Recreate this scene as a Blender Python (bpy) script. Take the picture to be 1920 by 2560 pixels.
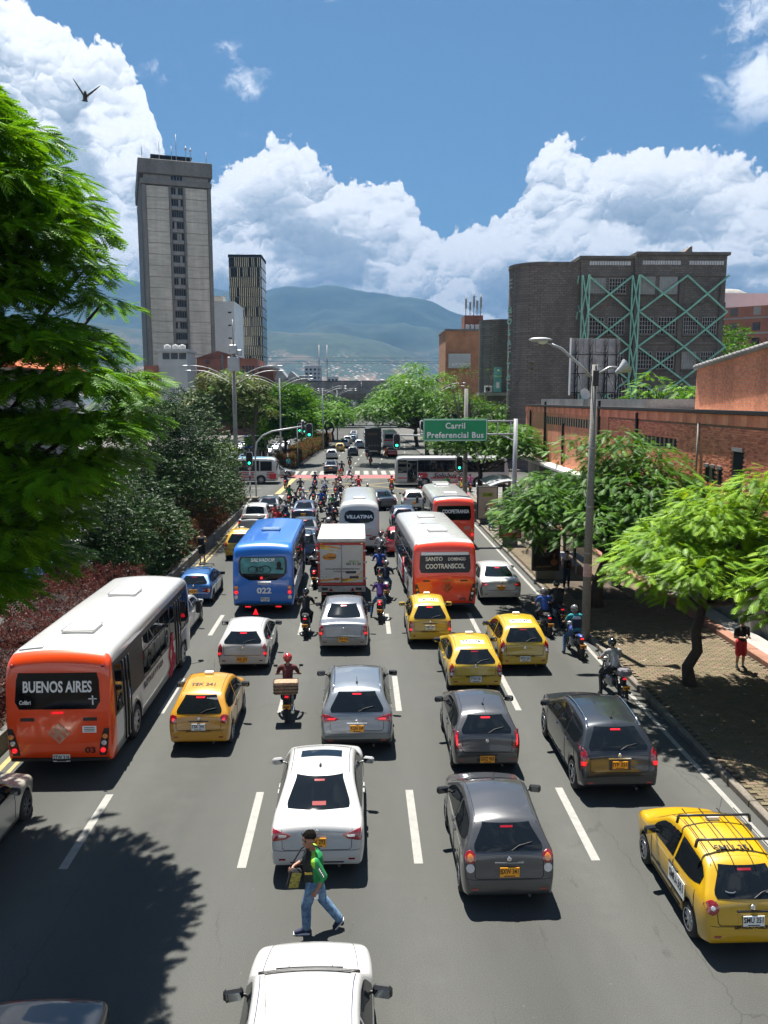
import bpy, math, random
import numpy as np
from mathutils import Vector, Matrix

for o in list(bpy.data.objects):
 bpy.data.objects.remove(o)
SC = bpy.context.scene
COL = SC.collection
R = math.radians

# ------------------------------------------------------------------ camera
CAM_H = 8.75
cd = bpy.data.cameras.new('camera')
cd.sensor_fit = 'HORIZONTAL'
cd.sensor_width = 36.0
cd.lens = 37.5
cd.clip_start = 0.1
cd.clip_end = 40000
cam = bpy.data.objects.new('camera', cd)
COL.objects.link(cam)
cam.location = (0, 0, CAM_H)
cam.rotation_euler = (R(90 - 8.037), 0, R(-1.789))
SC.camera = cam

# ------------------------------------------------------------------ light
SUN_TO = Vector((-0.09, 0.36, 1.0)).normalized()      # direction towards the sun
SUN_EL = math.asin(SUN_TO.z)
SUN_AZ = math.atan2(SUN_TO.x, SUN_TO.y)               # from +Y towards +X
sl = bpy.data.lights.new('sun', 'SUN')
sl.energy = 5.0
sl.angle = R(0.5)
sl.color = (1.0, 0.955, 0.88)
sun = bpy.data.objects.new('sun', sl)
COL.objects.link(sun)
sun.location = (0, 0, 60)
sun.rotation_euler = (-SUN_TO).to_track_quat('-Z', 'Y').to_euler()

vs = SC.view_settings
vs.view_transform = 'Standard'
vs.look = 'None'
vs.exposure = 1.5
vs.gamma = 1.0
vs.use_curve_mapping = False
SC.display_settings.display_device = 'sRGB'
SC.cycles.use_denoising = True
SC.cycles.use_adaptive_sampling = True
SC.cycles.adaptive_threshold = 0.02
SC.cycles.max_bounces = 8
SC.cycles.diffuse_bounces = 3
SC.cycles.glossy_bounces = 4
SC.cycles.transmission_bounces = 4
SC.cycles.transparent_max_bounces = 8
SC.cycles.volume_bounces = 0
SC.cycles.caustics_reflective = False
SC.cycles.caustics_refractive = False
SC.cycles.sample_clamp_indirect = 8.0

# ------------------------------------------------------------------ node helper
class N:
 def __init__(s, tree):
  s.t = tree
 def new(s, typ, **kw):
  n = s.t.nodes.new(typ)
  for k, v in kw.items():
   setattr(n, k, v)
  return n
 def link(s, a, b):
  s.t.links.new(a, b)
 def set(s, sock, v):
  if isinstance(v, bpy.types.NodeSocket):
   s.link(v, sock)
  else:
   sock.default_value = v
 def math(s, op, a, b=0.0, c=0.0, clamp=False):
  n = s.new('ShaderNodeMath', operation=op, use_clamp=clamp)
  s.set(n.inputs[0], a); s.set(n.inputs[1], b); s.set(n.inputs[2], c)
  return n.outputs[0]
 def vmath(s, op, a, b=(0, 0, 0)):
  n = s.new('ShaderNodeVectorMath', operation=op)
  s.set(n.inputs[0], a); s.set(n.inputs[1], b)
  return n.outputs[0]
 def comb(s, x, y, z):
  n = s.new('ShaderNodeCombineXYZ')
  s.set(n.inputs[0], x); s.set(n.inputs[1], y); s.set(n.inputs[2], z)
  return n.outputs[0]
 def noise(s, vec, scale, detail=4.0, rough=0.5, lac=2.0, dist=0.0):
  n = s.new('ShaderNodeTexNoise')
  if vec is not None:
   s.link(vec, n.inputs['Vector'])
  n.inputs['Scale'].default_value = scale
  n.inputs['Detail'].default_value = detail
  n.inputs['Roughness'].default_value = rough
  n.inputs['Lacunarity'].default_value = lac
  n.inputs['Distortion'].default_value = dist
  return n
 def mrange(s, v, a, b, c=0.0, d=1.0, typ='LINEAR'):
  n = s.new('ShaderNodeMapRange', interpolation_type=typ)
  s.set(n.inputs[0], v)
  n.inputs[1].default_value = a; n.inputs[2].default_value = b
  n.inputs[3].default_value = c; n.inputs[4].default_value = d
  return n.outputs[0]
 def mix(s, f, a, b, blend='MIX'):
  n = s.new('ShaderNodeMix', data_type='RGBA', blend_type=blend)
  s.set(n.inputs[0], f); s.set(n.inputs[6], a); s.set(n.inputs[7], b)
  return n.outputs[2]

def c4(c):
 return (c[0], c[1], c[2], 1.0)

# ------------------------------------------------------------------ sky
def build_world():
 w = bpy.data.worlds.new('World')
 SC.world = w
 w.use_nodes = True
 t = w.node_tree
 t.nodes.clear()
 n = N(t)
 out = n.new('ShaderNodeOutputWorld')
 bg = n.new('ShaderNodeBackground')
 bg.inputs[1].default_value = 0.05
 n.link(bg.outputs[0], out.inputs[0])
 sky = n.new('ShaderNodeTexSky')
 sky.sky_type = 'NISHITA'
 sky.sun_disc = False
 sky.sun_elevation = SUN_EL
 sky.sun_rotation = SUN_AZ
 sky.altitude = 1500
 sky.air_density = 1.0
 sky.dust_density = 0.6
 sky.ozone_density = 1.6
 tc = n.new('ShaderNodeTexCoord')
 d = n.vmath('NORMALIZE', tc.outputs['Generated'])
 sp = n.new('ShaderNodeSeparateXYZ')
 n.link(d, sp.inputs[0])
 deg = 180 / math.pi
 az = n.math('MULTIPLY', n.math('ARCTAN2', sp.outputs[0], sp.outputs[1]), deg)
 el = n.math('MULTIPLY', n.math('ARCSINE', sp.outputs[2]), deg)
 pts = [(-180, 14), (-160, 18), (-142, 12), (-120, 20), (-100, 13), (-80, 19), (-60, 13), (-46, 20), (-36, 26), (-27, 25), (-22.1, 23.8), (-20.6, 22.8), (-18.9, 21.6), (-17.0, 21.7), (-15.0, 21.0), (-13.8, 19.4), (-13.2, 17.0),
   (-12.6, 15.4), (-11.5, 14.8), (-10.0, 14.8), (-7.9, 16.1), (-5.4, 16.8), (-3.8, 16.2), (-2.6, 15.6), (-1.0, 15.0), (0.2, 14.2), (3.1, 14.4), (3.9, 13.0), (5.9, 12.1), (7.2, 12.5), (9.1, 12.0), (10.4, 12.6), (11.0, 14.0), (12.1, 14.9),
   (14.2, 17.0), (15.7, 16.2), (17.4, 16.5), (21.7, 16.0), (24.8, 14.6), (26.3, 14.2), (29, 14.4), (36, 16), (48, 11), (62, 18), (80, 12), (100, 17), (120, 12), (140, 19), (160, 12), (180, 14)]
 fc = n.new('ShaderNodeFloatCurve')
 n.link(n.math('DIVIDE', n.math('ADD', az, 180.0), 360.0), fc.inputs['Value'])
 cm = fc.mapping
 cm.use_clip = False
 cv = cm.curves[0]
 while len(cv.points) > 2:
  cv.points.remove(cv.points[0])
 P = [((a + 180) / 360, e / 40) for a, e in pts]
 cv.points[0].location = P[0]
 cv.points[1].location = P[-1]
 for q in P[1:-1]:
  cv.points.new(*q)
 for q in cv.points:
  q.handle_type = 'AUTO_CLAMPED'
 cm.update()
 top = n.math('ADD', n.math('MULTIPLY', fc.outputs[0], 40.0), -0.55)
 p = n.comb(az, el, 0.0)
 def noise2(vec, scale, detail, rough=0.5, dist=0.0):
  q = n.noise(vec, scale, detail, rough, dist=dist)
  q.noise_dimensions = '2D'
  return q
 wn = noise2(p, 0.45, 4.0, 0.6)
 warp = n.vmath('MULTIPLY', n.vmath('SUBTRACT', wn.outputs['Color'], (0.5, 0.5, 0.5)), (2.2, 1.8, 0))
 pw = n.vmath('ADD', p, warp)
 height = relief = None
 for sc, amp, sh in ((0.19, 1.05, 0.30), (0.46, 0.55, 0.27), (1.15, 0.26, 0.17), (2.7, 0.12, 0.09)):
  v = n.new('ShaderNodeTexVoronoi', feature='F1')
  v.voronoi_dimensions = '2D'
  n.link(n.vmath('ADD', pw, (sc * 31.7, sc * 17.3, 0)), v.inputs['Vector'])
  v.inputs['Scale'].default_value = sc
  a = n.math('MULTIPLY', n.math('SUBTRACT', 0.5, v.outputs['Distance']), amp)
  height = a if height is None else n.math('ADD', height, a)
  dv = n.new('ShaderNodeSeparateXYZ')
  n.link(n.vmath('SUBTRACT', n.vmath('ADD', pw, (sc * 31.7, sc * 17.3, 0)), v.outputs['Position']), dv.inputs[0])
  r = n.math('MULTIPLY', n.math('SUBTRACT', dv.outputs[1], n.math('MULTIPLY', dv.outputs[0], 0.25)), sc * sh)
  relief = r if relief is None else n.math('ADD', relief, r)
 fr = noise2(p, 1.3, 7.0, 0.62)
 frn = n.math('SUBTRACT', fr.outputs[0], 0.5)
 height = n.math('ADD', height, n.math('MULTIPLY', frn, 0.7))
 depth = n.math('SUBTRACT', top, el)
 dens = n.math('ADD', n.math('MULTIPLY', depth, 0.45), height)
 a1 = n.mrange(dens, 0.0, 0.12, typ='SMOOTHSTEP')
 big = noise2(n.comb(n.math('MULTIPLY', az, 0.085), n.math('ADD', n.math('MULTIPLY', el, 0.15), 0.42), 0.0), 1.0, 2.0, 0.5)
 fine = noise2(n.vmath('MULTIPLY', pw, (0.55, 0.95, 1.0)), 0.6, 7.0, 0.62)
 up = n.mrange(el, 15.5, 18.0)
 fade = n.mrange(el, 34.0, 60.0, 1.0, 0.3)
 s2 = n.math('ADD', n.math('MULTIPLY', big.outputs[0], 1.1), n.math('MULTIPLY', fine.outputs[0], 0.8))
 s2 = n.math('ADD', s2, n.mrange(az, 14.0, 24.0, 0.0, 0.24))
 a2 = n.math('MULTIPLY', n.math('MULTIPLY', n.mrange(s2, 1.16, 1.46, typ='SMOOTHSTEP'), up), fade)
 low = noise2(n.comb(n.math('MULTIPLY', az, 0.115), n.math('MULTIPLY', el, 0.26), 0.0), 1.0, 3.0, 0.6)
 thick = n.mrange(depth, 0.8, 4.5, 0.0, 1.0, typ='SMOOTHSTEP')
 grey = n.math('MULTIPLY', thick, n.mrange(low.outputs[0], 0.38, 0.56, typ='SMOOTHSTEP'))
 soft = n.mrange(low.outputs[0], 0.40, 0.58, 1.0, 0.40)
 lum = n.math('ADD', n.math('SUBTRACT', 0.96, n.math('MULTIPLY', grey, 0.46)), n.math('MULTIPLY', relief, soft))
 lum = n.math('ADD', lum, n.math('MULTIPLY', frn, 0.14))
 lum = n.math('MAXIMUM', n.math('MINIMUM', lum, 1.0), 0.3)
 ramp = n.new('ShaderNodeValToRGB')
 n.link(lum, ramp.inputs[0])
 e = ramp.color_ramp.elements
 e[0].position = 0.3; e[0].color = (0.22, 0.27, 0.33, 1)
 e[1].position = 0.95; e[1].color = (0.98, 0.985, 1.0, 1)
 m = ramp.color_ramp.elements.new(0.62); m.color = (0.46, 0.52, 0.58, 1)
 CL = 10.8
 cc = n.mix(1.0, ramp.outputs[0], (CL, CL, CL, 1), 'MULTIPLY')
 cw = (CL * 0.90, CL * 0.93, CL * 0.97, 1)
 blue = n.mix(1.0, sky.outputs[0], (0.64, 0.80, 0.83, 1), 'MULTIPLY')
 base = n.mix(n.math('MULTIPLY', a2, 0.9), blue, cw)
 col = n.mix(n.math('MULTIPLY', a1, 0.97), base, cc)
 n.link(col, bg.inputs[0])
build_world()

# ------------------------------------------------------------------ mesh helpers
class MB:
 """collects geometry for ONE mesh object"""
 def __init__(s):
  s.v = []; s.f = []; s.m = []; s.s = []
 def add(s, vs, fs, mat=0, smooth=False):
  b = len(s.v)
  s.v.extend([tuple(map(float, p)) for p in vs])
  for f in fs:
   s.f.append(tuple(i + b for i in f))
   s.m.append(mat); s.s.append(smooth)
  return s
 def box(s, x0, x1, y0, y1, z0, z1, mat=0, M=None):
  vs = [(x0, y0, z0), (x1, y0, z0), (x1, y1, z0), (x0, y1, z0), (x0, y0, z1), (x1, y0, z1), (x1, y1, z1), (x0, y1, z1)]
  if M is not None:
   vs = [M @ Vector(p) for p in vs]
  return s.add(vs, [(0, 3, 2, 1), (4, 5, 6, 7), (0, 1, 5, 4), (1, 2, 6, 5), (2, 3, 7, 6), (3, 0, 4, 7)], mat)
 def cbox(s, x0, x1, y0, y1, z0, z1, b=0.01, mat=0, M=None):
  """box with chamfered edges"""
  b = min(b, (x1 - x0) * .49, (y1 - y0) * .49, (z1 - z0) * .49)
  vs = []; idx = {}
  for i, X in enumerate((x0, x1)):
   for j, Y in enumerate((y0, y1)):
    for k, Z in enumerate((z0, z1)):
     sx, sy, sz = (1, -1)[i] * b, (1, -1)[j] * b, (1, -1)[k] * b
     idx[i, j, k] = len(vs)
     vs += [(X, Y + sy, Z + sz), (X + sx, Y, Z + sz), (X + sx, Y + sy, Z)]
  fs = []
  def q(a): return [idx[c] + n for c, n in a]
  for i in (0, 1):
   l = [(i, 0, 0), (i, 1, 0), (i, 1, 1), (i, 0, 1)]
   fs.append([idx[c] for c in (l[::-1] if i == 0 else l)])
   l = [(0, i, 0), (1, i, 0), (1, i, 1), (0, i, 1)]
   fs.append([idx[c] + 1 for c in (l if i == 0 else l[::-1])])
   l = [(0, 0, i), (1, 0, i), (1, 1, i), (0, 1, i)]
   fs.append([idx[c] + 2 for c in (l[::-1] if i == 0 else l)])
  for a in (0, 1):
   for c in (0, 1):
    fl = (a + c) % 2
    e = [idx[a, c, 0], idx[a, c, 1], idx[a, c, 1] + 1, idx[a, c, 0] + 1]
    fs.append(e if fl else e[::-1])
    e = [idx[a, 0, c], idx[a, 1, c], idx[a, 1, c] + 2, idx[a, 0, c] + 2]
    fs.append(e[::-1] if fl else e)
    e = [idx[0, a, c] + 1, idx[1, a, c] + 1, idx[1, a, c] + 2, idx[0, a, c] + 2]
    fs.append(e if fl else e[::-1])
  for i in (0, 1):
   for j in (0, 1):
    for k in (0, 1):
     t = [idx[i, j, k], idx[i, j, k] + 1, idx[i, j, k] + 2]
     fs.append(t if (i + j + k) % 2 else t[::-1])
  if M is not None:
   vs = [M @ Vector(p) for p in vs]
  return s.add(vs, fs, mat)
 def grid(s, P, mat=0, smooth=True, flip=False, wrap=False):
  P = np.asarray(P, float)
  n, m = P.shape[:2]
  fs = []
  for i in range(n - 1):
   for j in range(m if wrap else m - 1):
    a, b_, c, d = i * m + j, i * m + (j + 1) % m, (i + 1) * m + (j + 1) % m, (i + 1) * m + j
    fs.append((a, d, c, b_) if flip else (a, b_, c, d))
  return s.add(P.reshape(-1, 3), fs, mat, smooth)
 def tube(s, pts, rad, n=8, mat=0, smooth=True, caps=True):
  pts = [Vector(p) for p in pts]
  if not hasattr(rad, '__len__'):
   rad = [rad] * len(pts)
  rings = []
  prev = None
  for i, p in enumerate(pts):
   d = (pts[min(i + 1, len(pts) - 1)] - pts[max(i - 1, 0)])
   if d.length < 1e-9:
    d = Vector((0, 0, 1))
   d.normalize()
   if prev is None:
    u = d.orthogonal().normalized()
   else:
    u = prev - d * prev.dot(d)
    u = u.normalized() if u.length > 1e-6 else d.orthogonal().normalized()
   prev = u
   w = d.cross(u)
   rings.append([p + (u * math.cos(2 * math.pi * k / n) + w * math.sin(2 * math.pi * k / n)) * rad[i] for k in range(n)])
  s.grid(np.array([[tuple(q) for q in r] for r in rings]), mat, smooth, wrap=True)
  if caps:
   b = len(s.v)
   s.f.append(tuple(range(b - n, b))); s.m.append(mat); s.s.append(False)
   a = b - n * len(pts)
   s.f.append(tuple(range(a + n - 1, a - 1, -1))); s.m.append(mat); s.s.append(False)
  return s
 def lathe(s, prof, n=16, M=None, mat=0, smooth=True):
  P = [[(r * math.cos(2 * math.pi * k / n), r * math.sin(2 * math.pi * k / n), z) for k in range(n)] for r, z in prof]
  if M is not None:
   P = [[tuple(M @ Vector(p)) for p in r] for r in P]
  return s.grid(P, mat, smooth, wrap=True)
 def ball(s, c, r, n=10, m=6, mat=0, M=None):
  rx, ry, rz = (r, r, r) if not hasattr(r, '__len__') else r
  P = []
  for i in range(m + 1):
   a = -math.pi / 2 + math.pi * i / m
   ca = max(math.cos(a), 1e-3)
   row = []
   for k in range(n):
    p = Vector((rx * ca * math.cos(2 * math.pi * k / n), ry * ca * math.sin(2 * math.pi * k / n), rz * math.sin(a)))
    if M is not None:
     p = M @ p
    row.append((p.x + c[0], p.y + c[1], p.z + c[2]))
   P.append(row)
  return s.grid(P, mat, True, wrap=True)
 def poly(s, pts, mat=0):
  return s.add(pts, [tuple(range(len(pts)))], mat)
 def prism(s, pts2, a, b, axis='y', mat=0):
  """closed 2-D outline extruded from a to b along an axis"""
  def P(p, t):
   return {'x': (t, p[0], p[1]), 'y': (p[0], t, p[1]), 'z': (p[0], p[1], t)}[axis]
  n = len(pts2)
  vs = [P(p, a) for p in pts2] + [P(p, b) for p in pts2]
  fs = [tuple(range(n - 1, -1, -1)), tuple(range(n, 2 * n))]
  fs += [(i, (i + 1) % n, n + (i + 1) % n, n + i) for i in range(n)]
  if axis == 'y':
   fs = [f[::-1] for f in fs]
  return s.add(vs, fs, mat)
 def mesh(s, name, mats):
  me = bpy.data.meshes.new(name)
  me.from_pydata(s.v, [], s.f)
  for m in (mats if isinstance(mats, (list, tuple)) else [mats]):
   me.materials.append(m)
  me.polygons.foreach_set('material_index', s.m)
  me.polygons.foreach_set('use_smooth', s.s)
  me.update()
  return me
 def build(s, name, mats, parent=None, loc=(0, 0, 0), rz=0.0):
  return link(name, s.mesh(name, mats), parent, loc, rz)

def link(name, data, parent=None, loc=(0, 0, 0), rz=0.0):
 o = bpy.data.objects.new(name, data)
 COL.objects.link(o)
 if parent is not None:
  o.parent = parent
 o.location = loc
 if rz:
  o.rotation_euler = (0, 0, rz)
 return o

def tag(o, label=None, cat=None, group=None, kind=None):
 if label: o['label'] = label
 if cat: o['category'] = cat
 if group: o['group'] = group
 if kind: o['kind'] = kind
 return o

def thing(name, label, cat, loc=(0, 0, 0), rz=0.0, group=None):
 o = link(name, None, None, loc, rz)
 o.empty_display_size = 0.2
 return tag(o, label, cat, group)

KIDS = {}
def copy_tree(o, parent=None):
 c = o.copy()
 COL.objects.link(c)
 c.parent = parent
 for ch in list(o.children):
  copy_tree(ch, c)
 return c

def arr_mesh(name, V, F, mats, smooth=False, midx=None):
 """big mesh from numpy arrays; F is (n,3) or (n,4)"""
 me = bpy.data.meshes.new(name)
 V = np.asarray(V, np.float32); F = np.asarray(F, np.int32)
 k = F.shape[1]
 me.vertices.add(len(V)); me.vertices.foreach_set('co', V.ravel())
 me.loops.add(F.size); me.loops.foreach_set('vertex_index', F.ravel())
 me.polygons.add(len(F))
 me.polygons.foreach_set('loop_start', np.arange(0, F.size, k, dtype=np.int32))
 me.polygons.foreach_set('loop_total', np.full(len(F), k, np.int32))
 for m in (mats if isinstance(mats, (list, tuple)) else [mats]):
  me.materials.append(m)
 if midx is not None:
  me.polygons.foreach_set('material_index', np.asarray(midx, np.int32))
 me.polygons.foreach_set('use_smooth', np.full(len(F), smooth))
 me.update(calc_edges=True)
 me.validate()
 return me

# ------------------------------------------------------------------ materials
MATS = {}
def pm(name, col, rough=0.5, metal=0.0, spec=0.5, coat=0.0, nz=None, bump=None, emis=0.0, nz2=None, coat_rough=0.05, coords='Object'):
 """Principled material with procedural colour variation and relief"""
 if name in MATS:
  return MATS[name]
 m = bpy.data.materials.new(name)
 m.use_nodes = True
 t = m.node_tree
 b = t.nodes['Principled BSDF']
 n = N(t)
 b.inputs['Base Color'].default_value = c4(col)
 b.inputs['Roughness'].default_value = rough
 b.inputs['Metallic'].default_value = metal
 b.inputs['Specular IOR Level'].default_value = spec
 b.inputs['Coat Weight'].default_value = coat
 b.inputs['Coat Roughness'].default_value = coat_rough
 tc = n.new('ShaderNodeTexCoord')
 cur = c4(col)
 for q in (nz, nz2):
  if q:
   sc, amt = q[0], q[1]
   tint = q[2] if len(q) > 2 else None
   v = tc.outputs[coords]
   if hasattr(sc, '__len__'):
    v = n.vmath('MULTIPLY', v, sc)
    tex = n.noise(v, 1.0, 5.0, 0.6)
   else:
    tex = n.noise(v, sc, 5.0, 0.6)
   f = n.mrange(tex.outputs[0], 0.32, 0.68)
   if tint is None:
    lo = tuple(x * (1 - amt) for x in col); hi = tuple(min(1, x * (1 + amt)) for x in col)
    if cur == c4(col):
     cur = n.mix(f, c4(lo), c4(hi))
    else:
     k = n.mix(f, (1 - amt,) * 3 + (1,), (1 + amt,) * 3 + (1,))
     cur = n.mix(1.0, cur, k, 'MULTIPLY')
   else:
    cur = n.mix(n.math('MULTIPLY', f, amt), cur, c4(tint))
 if not isinstance(cur, tuple):
  n.link(cur, b.inputs['Base Color'])
 if bump:
  tex = n.noise(tc.outputs[coords], bump[0], 4.0, 0.6)
  bn = n.new('ShaderNodeBump')
  bn.inputs['Strength'].default_value = bump[1]
  bn.inputs['Distance'].default_value = bump[2] if len(bump) > 2 else 0.01
  n.link(tex.outputs[0], bn.inputs['Height'])
  n.link(bn.outputs[0], b.inputs['Normal'])
 if emis:
  b.inputs['Emission Color'].default_value = c4(col)
  b.inputs['Emission Strength'].default_value = emis
 MATS[name] = m
 return m

def paint(name, col, metal=0.0, rough=0.38):
 return pm('paint_' + name, col, rough, metal, 0.5, 1.0, nz=(1.3, 0.05), coat_rough=0.04)

M_GLASS = pm('tinted_glass', (0.006, 0.008, 0.010), 0.03, 0, 0.45)
M_GLASS2 = pm('window_glass', (0.018, 0.022, 0.026), 0.06, 0, 0.45)
M_GLASS3 = pm('deep_window', (0.010, 0.011, 0.013), 0.25, 0, 0.2)
M_RUB = pm('black_rubber', (0.018, 0.018, 0.019), 0.8, nz=(6, .3))
M_BLACK = pm('black_plastic', (0.016, 0.016, 0.017), 0.45, nz=(5, .25))
M_DARK = pm('dark_underbody', (0.008, 0.008, 0.009), 0.9)
M_RIM = pm('alloy_rim', (0.42, 0.43, 0.45), 0.3, 0.9)
M_STEELW = pm('steel_wheel', (0.10, 0.10, 0.105), 0.5, 0.6)
M_CHROME = pm('chrome', (0.75, 0.76, 0.78), 0.12, 1.0)
M_RED = pm('red_lamp_glass', (0.26, 0.005, 0.008), 0.10, 0, 0.8, 1.0)
M_REDLIT = pm('lit_brake_lamp', (0.75, 0.012, 0.02), 0.2, 0, 0.5, 1.0, emis=0.40)
M_CLEAR = pm('clear_lamp_glass', (0.62, 0.62, 0.63), 0.12, 0.3, 0.8, 1.0)
M_AMBER = pm('amber_lamp_glass', (0.75, 0.22, 0.02), 0.15, 0, 0.8, 1.0)
M_PLY = pm('yellow_number_plate', (0.86, 0.36, 0.02), 0.45)
M_PLW = pm('white_number_plate', (0.72, 0.73, 0.70), 0.45)
M_INK = pm('black_ink', (0.008, 0.008, 0.008), 0.6)
M_WHITEINK = pm('white_print', (0.78, 0.78, 0.78), 0.5)
M_STEEL = pm('galvanised_steel', (0.36, 0.37, 0.38), 0.45, 0.7, nz=(3, .15))
M_CONC = pm('concrete', (0.30, 0.29, 0.27), 0.9, nz=(1.2, .22), nz2=(14, .12), bump=(30, .25, .01))
M_CONCD = pm('weathered_concrete', (0.20, 0.195, 0.185), 0.9, nz=(.6, .3), nz2=(9, .15), bump=(22, .3, .01))
M_SKIN = pm('skin', (0.33, 0.17, 0.10), 0.5, nz=(8, .1))
M_SKIN2 = pm('skin_brown', (0.22, 0.10, 0.06), 0.5, nz=(8, .1))
M_HAIR = pm('black_hair', (0.006, 0.005, 0.004), 0.95, 0, 0.1, nz=(40, .4), bump=(60, .8, .02))

def text_mesh(s, size, bold=0.0, shear=0.0, spacing=1.0, extrude=0.002):
 cu = bpy.data.curves.new('lettering', 'FONT')
 cu.body = s
 cu.size = size
 cu.align_x = 'CENTER'; cu.align_y = 'CENTER'
 cu.offset = bold * 1.2 * size
 cu.shear = shear
 cu.space_character = spacing
 cu.extrude = extrude
 cu.resolution_u = 3
 o = bpy.data.objects.new('tmp', cu)
 me = bpy.data.meshes.new_from_object(o)
 bpy.data.objects.remove(o)
 bpy.data.curves.remove(cu)
 return me

TXT = {}
def text(s, size, mat, parent, loc, rot=(math.pi / 2, 0, 0), bold=0.0, shear=0.0, spacing=1.0, sx=1.0, extrude=0.002, name='lettering', fit=None):
 """lettering that reads from -Y by default; fit = wanted width in metres"""
 key = (s, size, bold, shear, spacing, extrude, mat.name)
 if key not in TXT:
  me = text_mesh(s, size, bold, shear, spacing, extrude)
  me.materials.clear(); me.materials.append(mat)
  TXT[key] = me
 o = link(name, TXT[key], parent, loc)
 o.rotation_euler = rot
 if fit:
  xs = [v.co.x for v in TXT[key].vertices]
  sx = fit / max(max(xs) - min(xs), 1e-4)
 o.scale = (sx, 1, 1)
 return o

# ------------------------------------------------------------------ ground, road, pavements
def asphalt():
 m = bpy.data.materials.new('asphalt')
 m.use_nodes = True
 t = m.node_tree; b = t.nodes['Principled BSDF']; n = N(t)
 tc = n.new('ShaderNodeTexCoord')
 o = tc.outputs['Object']
 big = n.noise(n.vmath('MULTIPLY', o, (0.55, 0.10, 1)), 1.0, 5, 0.6)
 mid = n.noise(o, 1.7, 6, 0.65)
 grit = n.noise(o, 55, 3, 0.7)
 c = n.mix(n.mrange(big.outputs[0], .3, .7), (0.053, 0.055, 0.050, 1), (0.075, 0.077, 0.070, 1))
 c = n.mix(n.mrange(mid.outputs[0], .35, .7), c, (0.061, 0.063, 0.058, 1))
 k = n.mrange(grit.outputs[0], .3, .7, 0.72, 1.28)
 c = n.mix(1.0, c, n.comb(k, k, k), 'MULTIPLY')
 v = n.new('ShaderNodeTexVoronoi', feature='F1')
 n.link(o, v.inputs['Vector']); v.inputs['Scale'].default_value = 3.1
 chip = n.mrange(v.outputs['Distance'], .035, .02)
 c = n.mix(n.math('MULTIPLY', chip, 0.55), c, (0.20, 0.20, 0.19, 1))
 sp = n.new('ShaderNodeSeparateXYZ'); n.link(o, sp.inputs[0])
 wav = n.math('COSINE', n.math('MULTIPLY', n.math('ADD', sp.outputs[0], 0.58), 2 * math.pi / 3.38))
 wob = n.noise(n.vmath('MULTIPLY', o, (1.2, .12, 1)), 1.0, 4, .6)
 tr = n.math('ADD', 1.0, n.math('MULTIPLY', wav, n.math('MULTIPLY', wob.outputs[0], -.24)))
 c = n.mix(1.0, c, n.comb(tr, tr, tr), 'MULTIPLY')
 oil = n.noise(n.vmath('MULTIPLY', o, (2.4, 0.55, 1)), 1.0, 6, 0.7)
 c = n.mix(n.mrange(oil.outputs[0], .63, .76, 0, .5), c, (0.016, 0.016, 0.016, 1))
 ce = n.new('ShaderNodeTexVoronoi', feature='DISTANCE_TO_EDGE')
 wv = n.noise(o, 1.1, 4, .6)
 n.link(n.vmath('ADD', n.vmath('MULTIPLY', o, (.30, .17, 1)), n.vmath('MULTIPLY', wv.outputs['Color'], (.16, .16, 0))), ce.inputs['Vector'])
 ce.inputs['Scale'].default_value = 1.0
 msk = n.noise(o, .22, 2, .5)
 crk = n.math('MULTIPLY', n.mrange(ce.outputs['Distance'], .0045, .0015), n.mrange(msk.outputs[0], .50, .58))
 c = n.mix(n.math('MULTIPLY', crk, .32), c, (0.014, 0.014, 0.014, 1))
 n.link(c, b.inputs['Base Color'])
 b.inputs['Roughness'].default_value = 0.88
 b.inputs['Specular IOR Level'].default_value = 0.3
 bn = n.new('ShaderNodeBump'); bn.inputs['Strength'].default_value = 0.35; bn.inputs['Distance'].default_value = 0.012
 n.link(grit.outputs[0], bn.inputs['Height']); n.link(bn.outputs[0], b.inputs['Normal'])
 return m
M_ASPH = asphalt()
M_MARK = pm('white_road_paint', (0.261, 0.256, 0.233), 0.7, nz=(5, .16), nz2=(38, .5, (0.18, 0.18, 0.17)))
M_MARKY = pm('yellow_road_paint', (0.341, 0.239, 0.057), 0.7, nz=(3, .2), nz2=(30, .5, (0.25, 0.22, 0.15)))
M_MARKR = pm('red_road_paint', (0.273, 0.057, 0.062), 0.8, nz=(1.5, .25), nz2=(25, .4, (0.25, 0.15, 0.14)))
M_EARTH = pm('earth', (0.057, 0.043, 0.028), 0.95, nz=(2, .35), bump=(12, .5, .03))

LC, RC = -8.9, 8.4        # left and right kerb of the near carriageway
CR0, CR1 = 72.0, 93.0     # cross street
def far_shift(y):
 return 0.055 * max(0.0, y - 97)

g = MB()
g.poly([(-9000, -400, 0), (9000, -400, 0), (9000, 9000, 0), (-9000, 9000, 0)])
tag(g.build('ground', pm('city_ground', (0.043, 0.043, 0.037), 0.95, nz=(.05, .25), nz2=(2.5, .2)), loc=(0, 0, -0.06)), kind='structure')

road = MB()
road.poly([(LC, -30, 0), (RC, -30, 0), (RC, CR0, 0), (LC, CR0, 0)])
road.poly([(-140, CR0, 0), (140, CR0, 0), (140, CR1, 0), (-140, CR1, 0)])
fy = [93, 100, 130, 160, 200, 240, 300, 400]
for a, b in zip(fy[:-1], fy[1:]):
 road.poly([(LC + 1.0 + far_shift(a), a, 0), (RC + 1.0 + far_shift(a), a, 0), (RC + 1 + far_shift(b), b, 0), (LC + 1 + far_shift(b), b, 0)])
road.poly([(-27, -30, 0), (-13.6, -30, 0), (-13.6, CR0, 0), (-27, CR0, 0)])
road.poly([(-27, 93, 0), (-13.6, 93, 0), (-9.0, 240, 0), (-22, 240, 0)])
ROAD = tag(road.build('road', M_ASPH), kind='structure')

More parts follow.
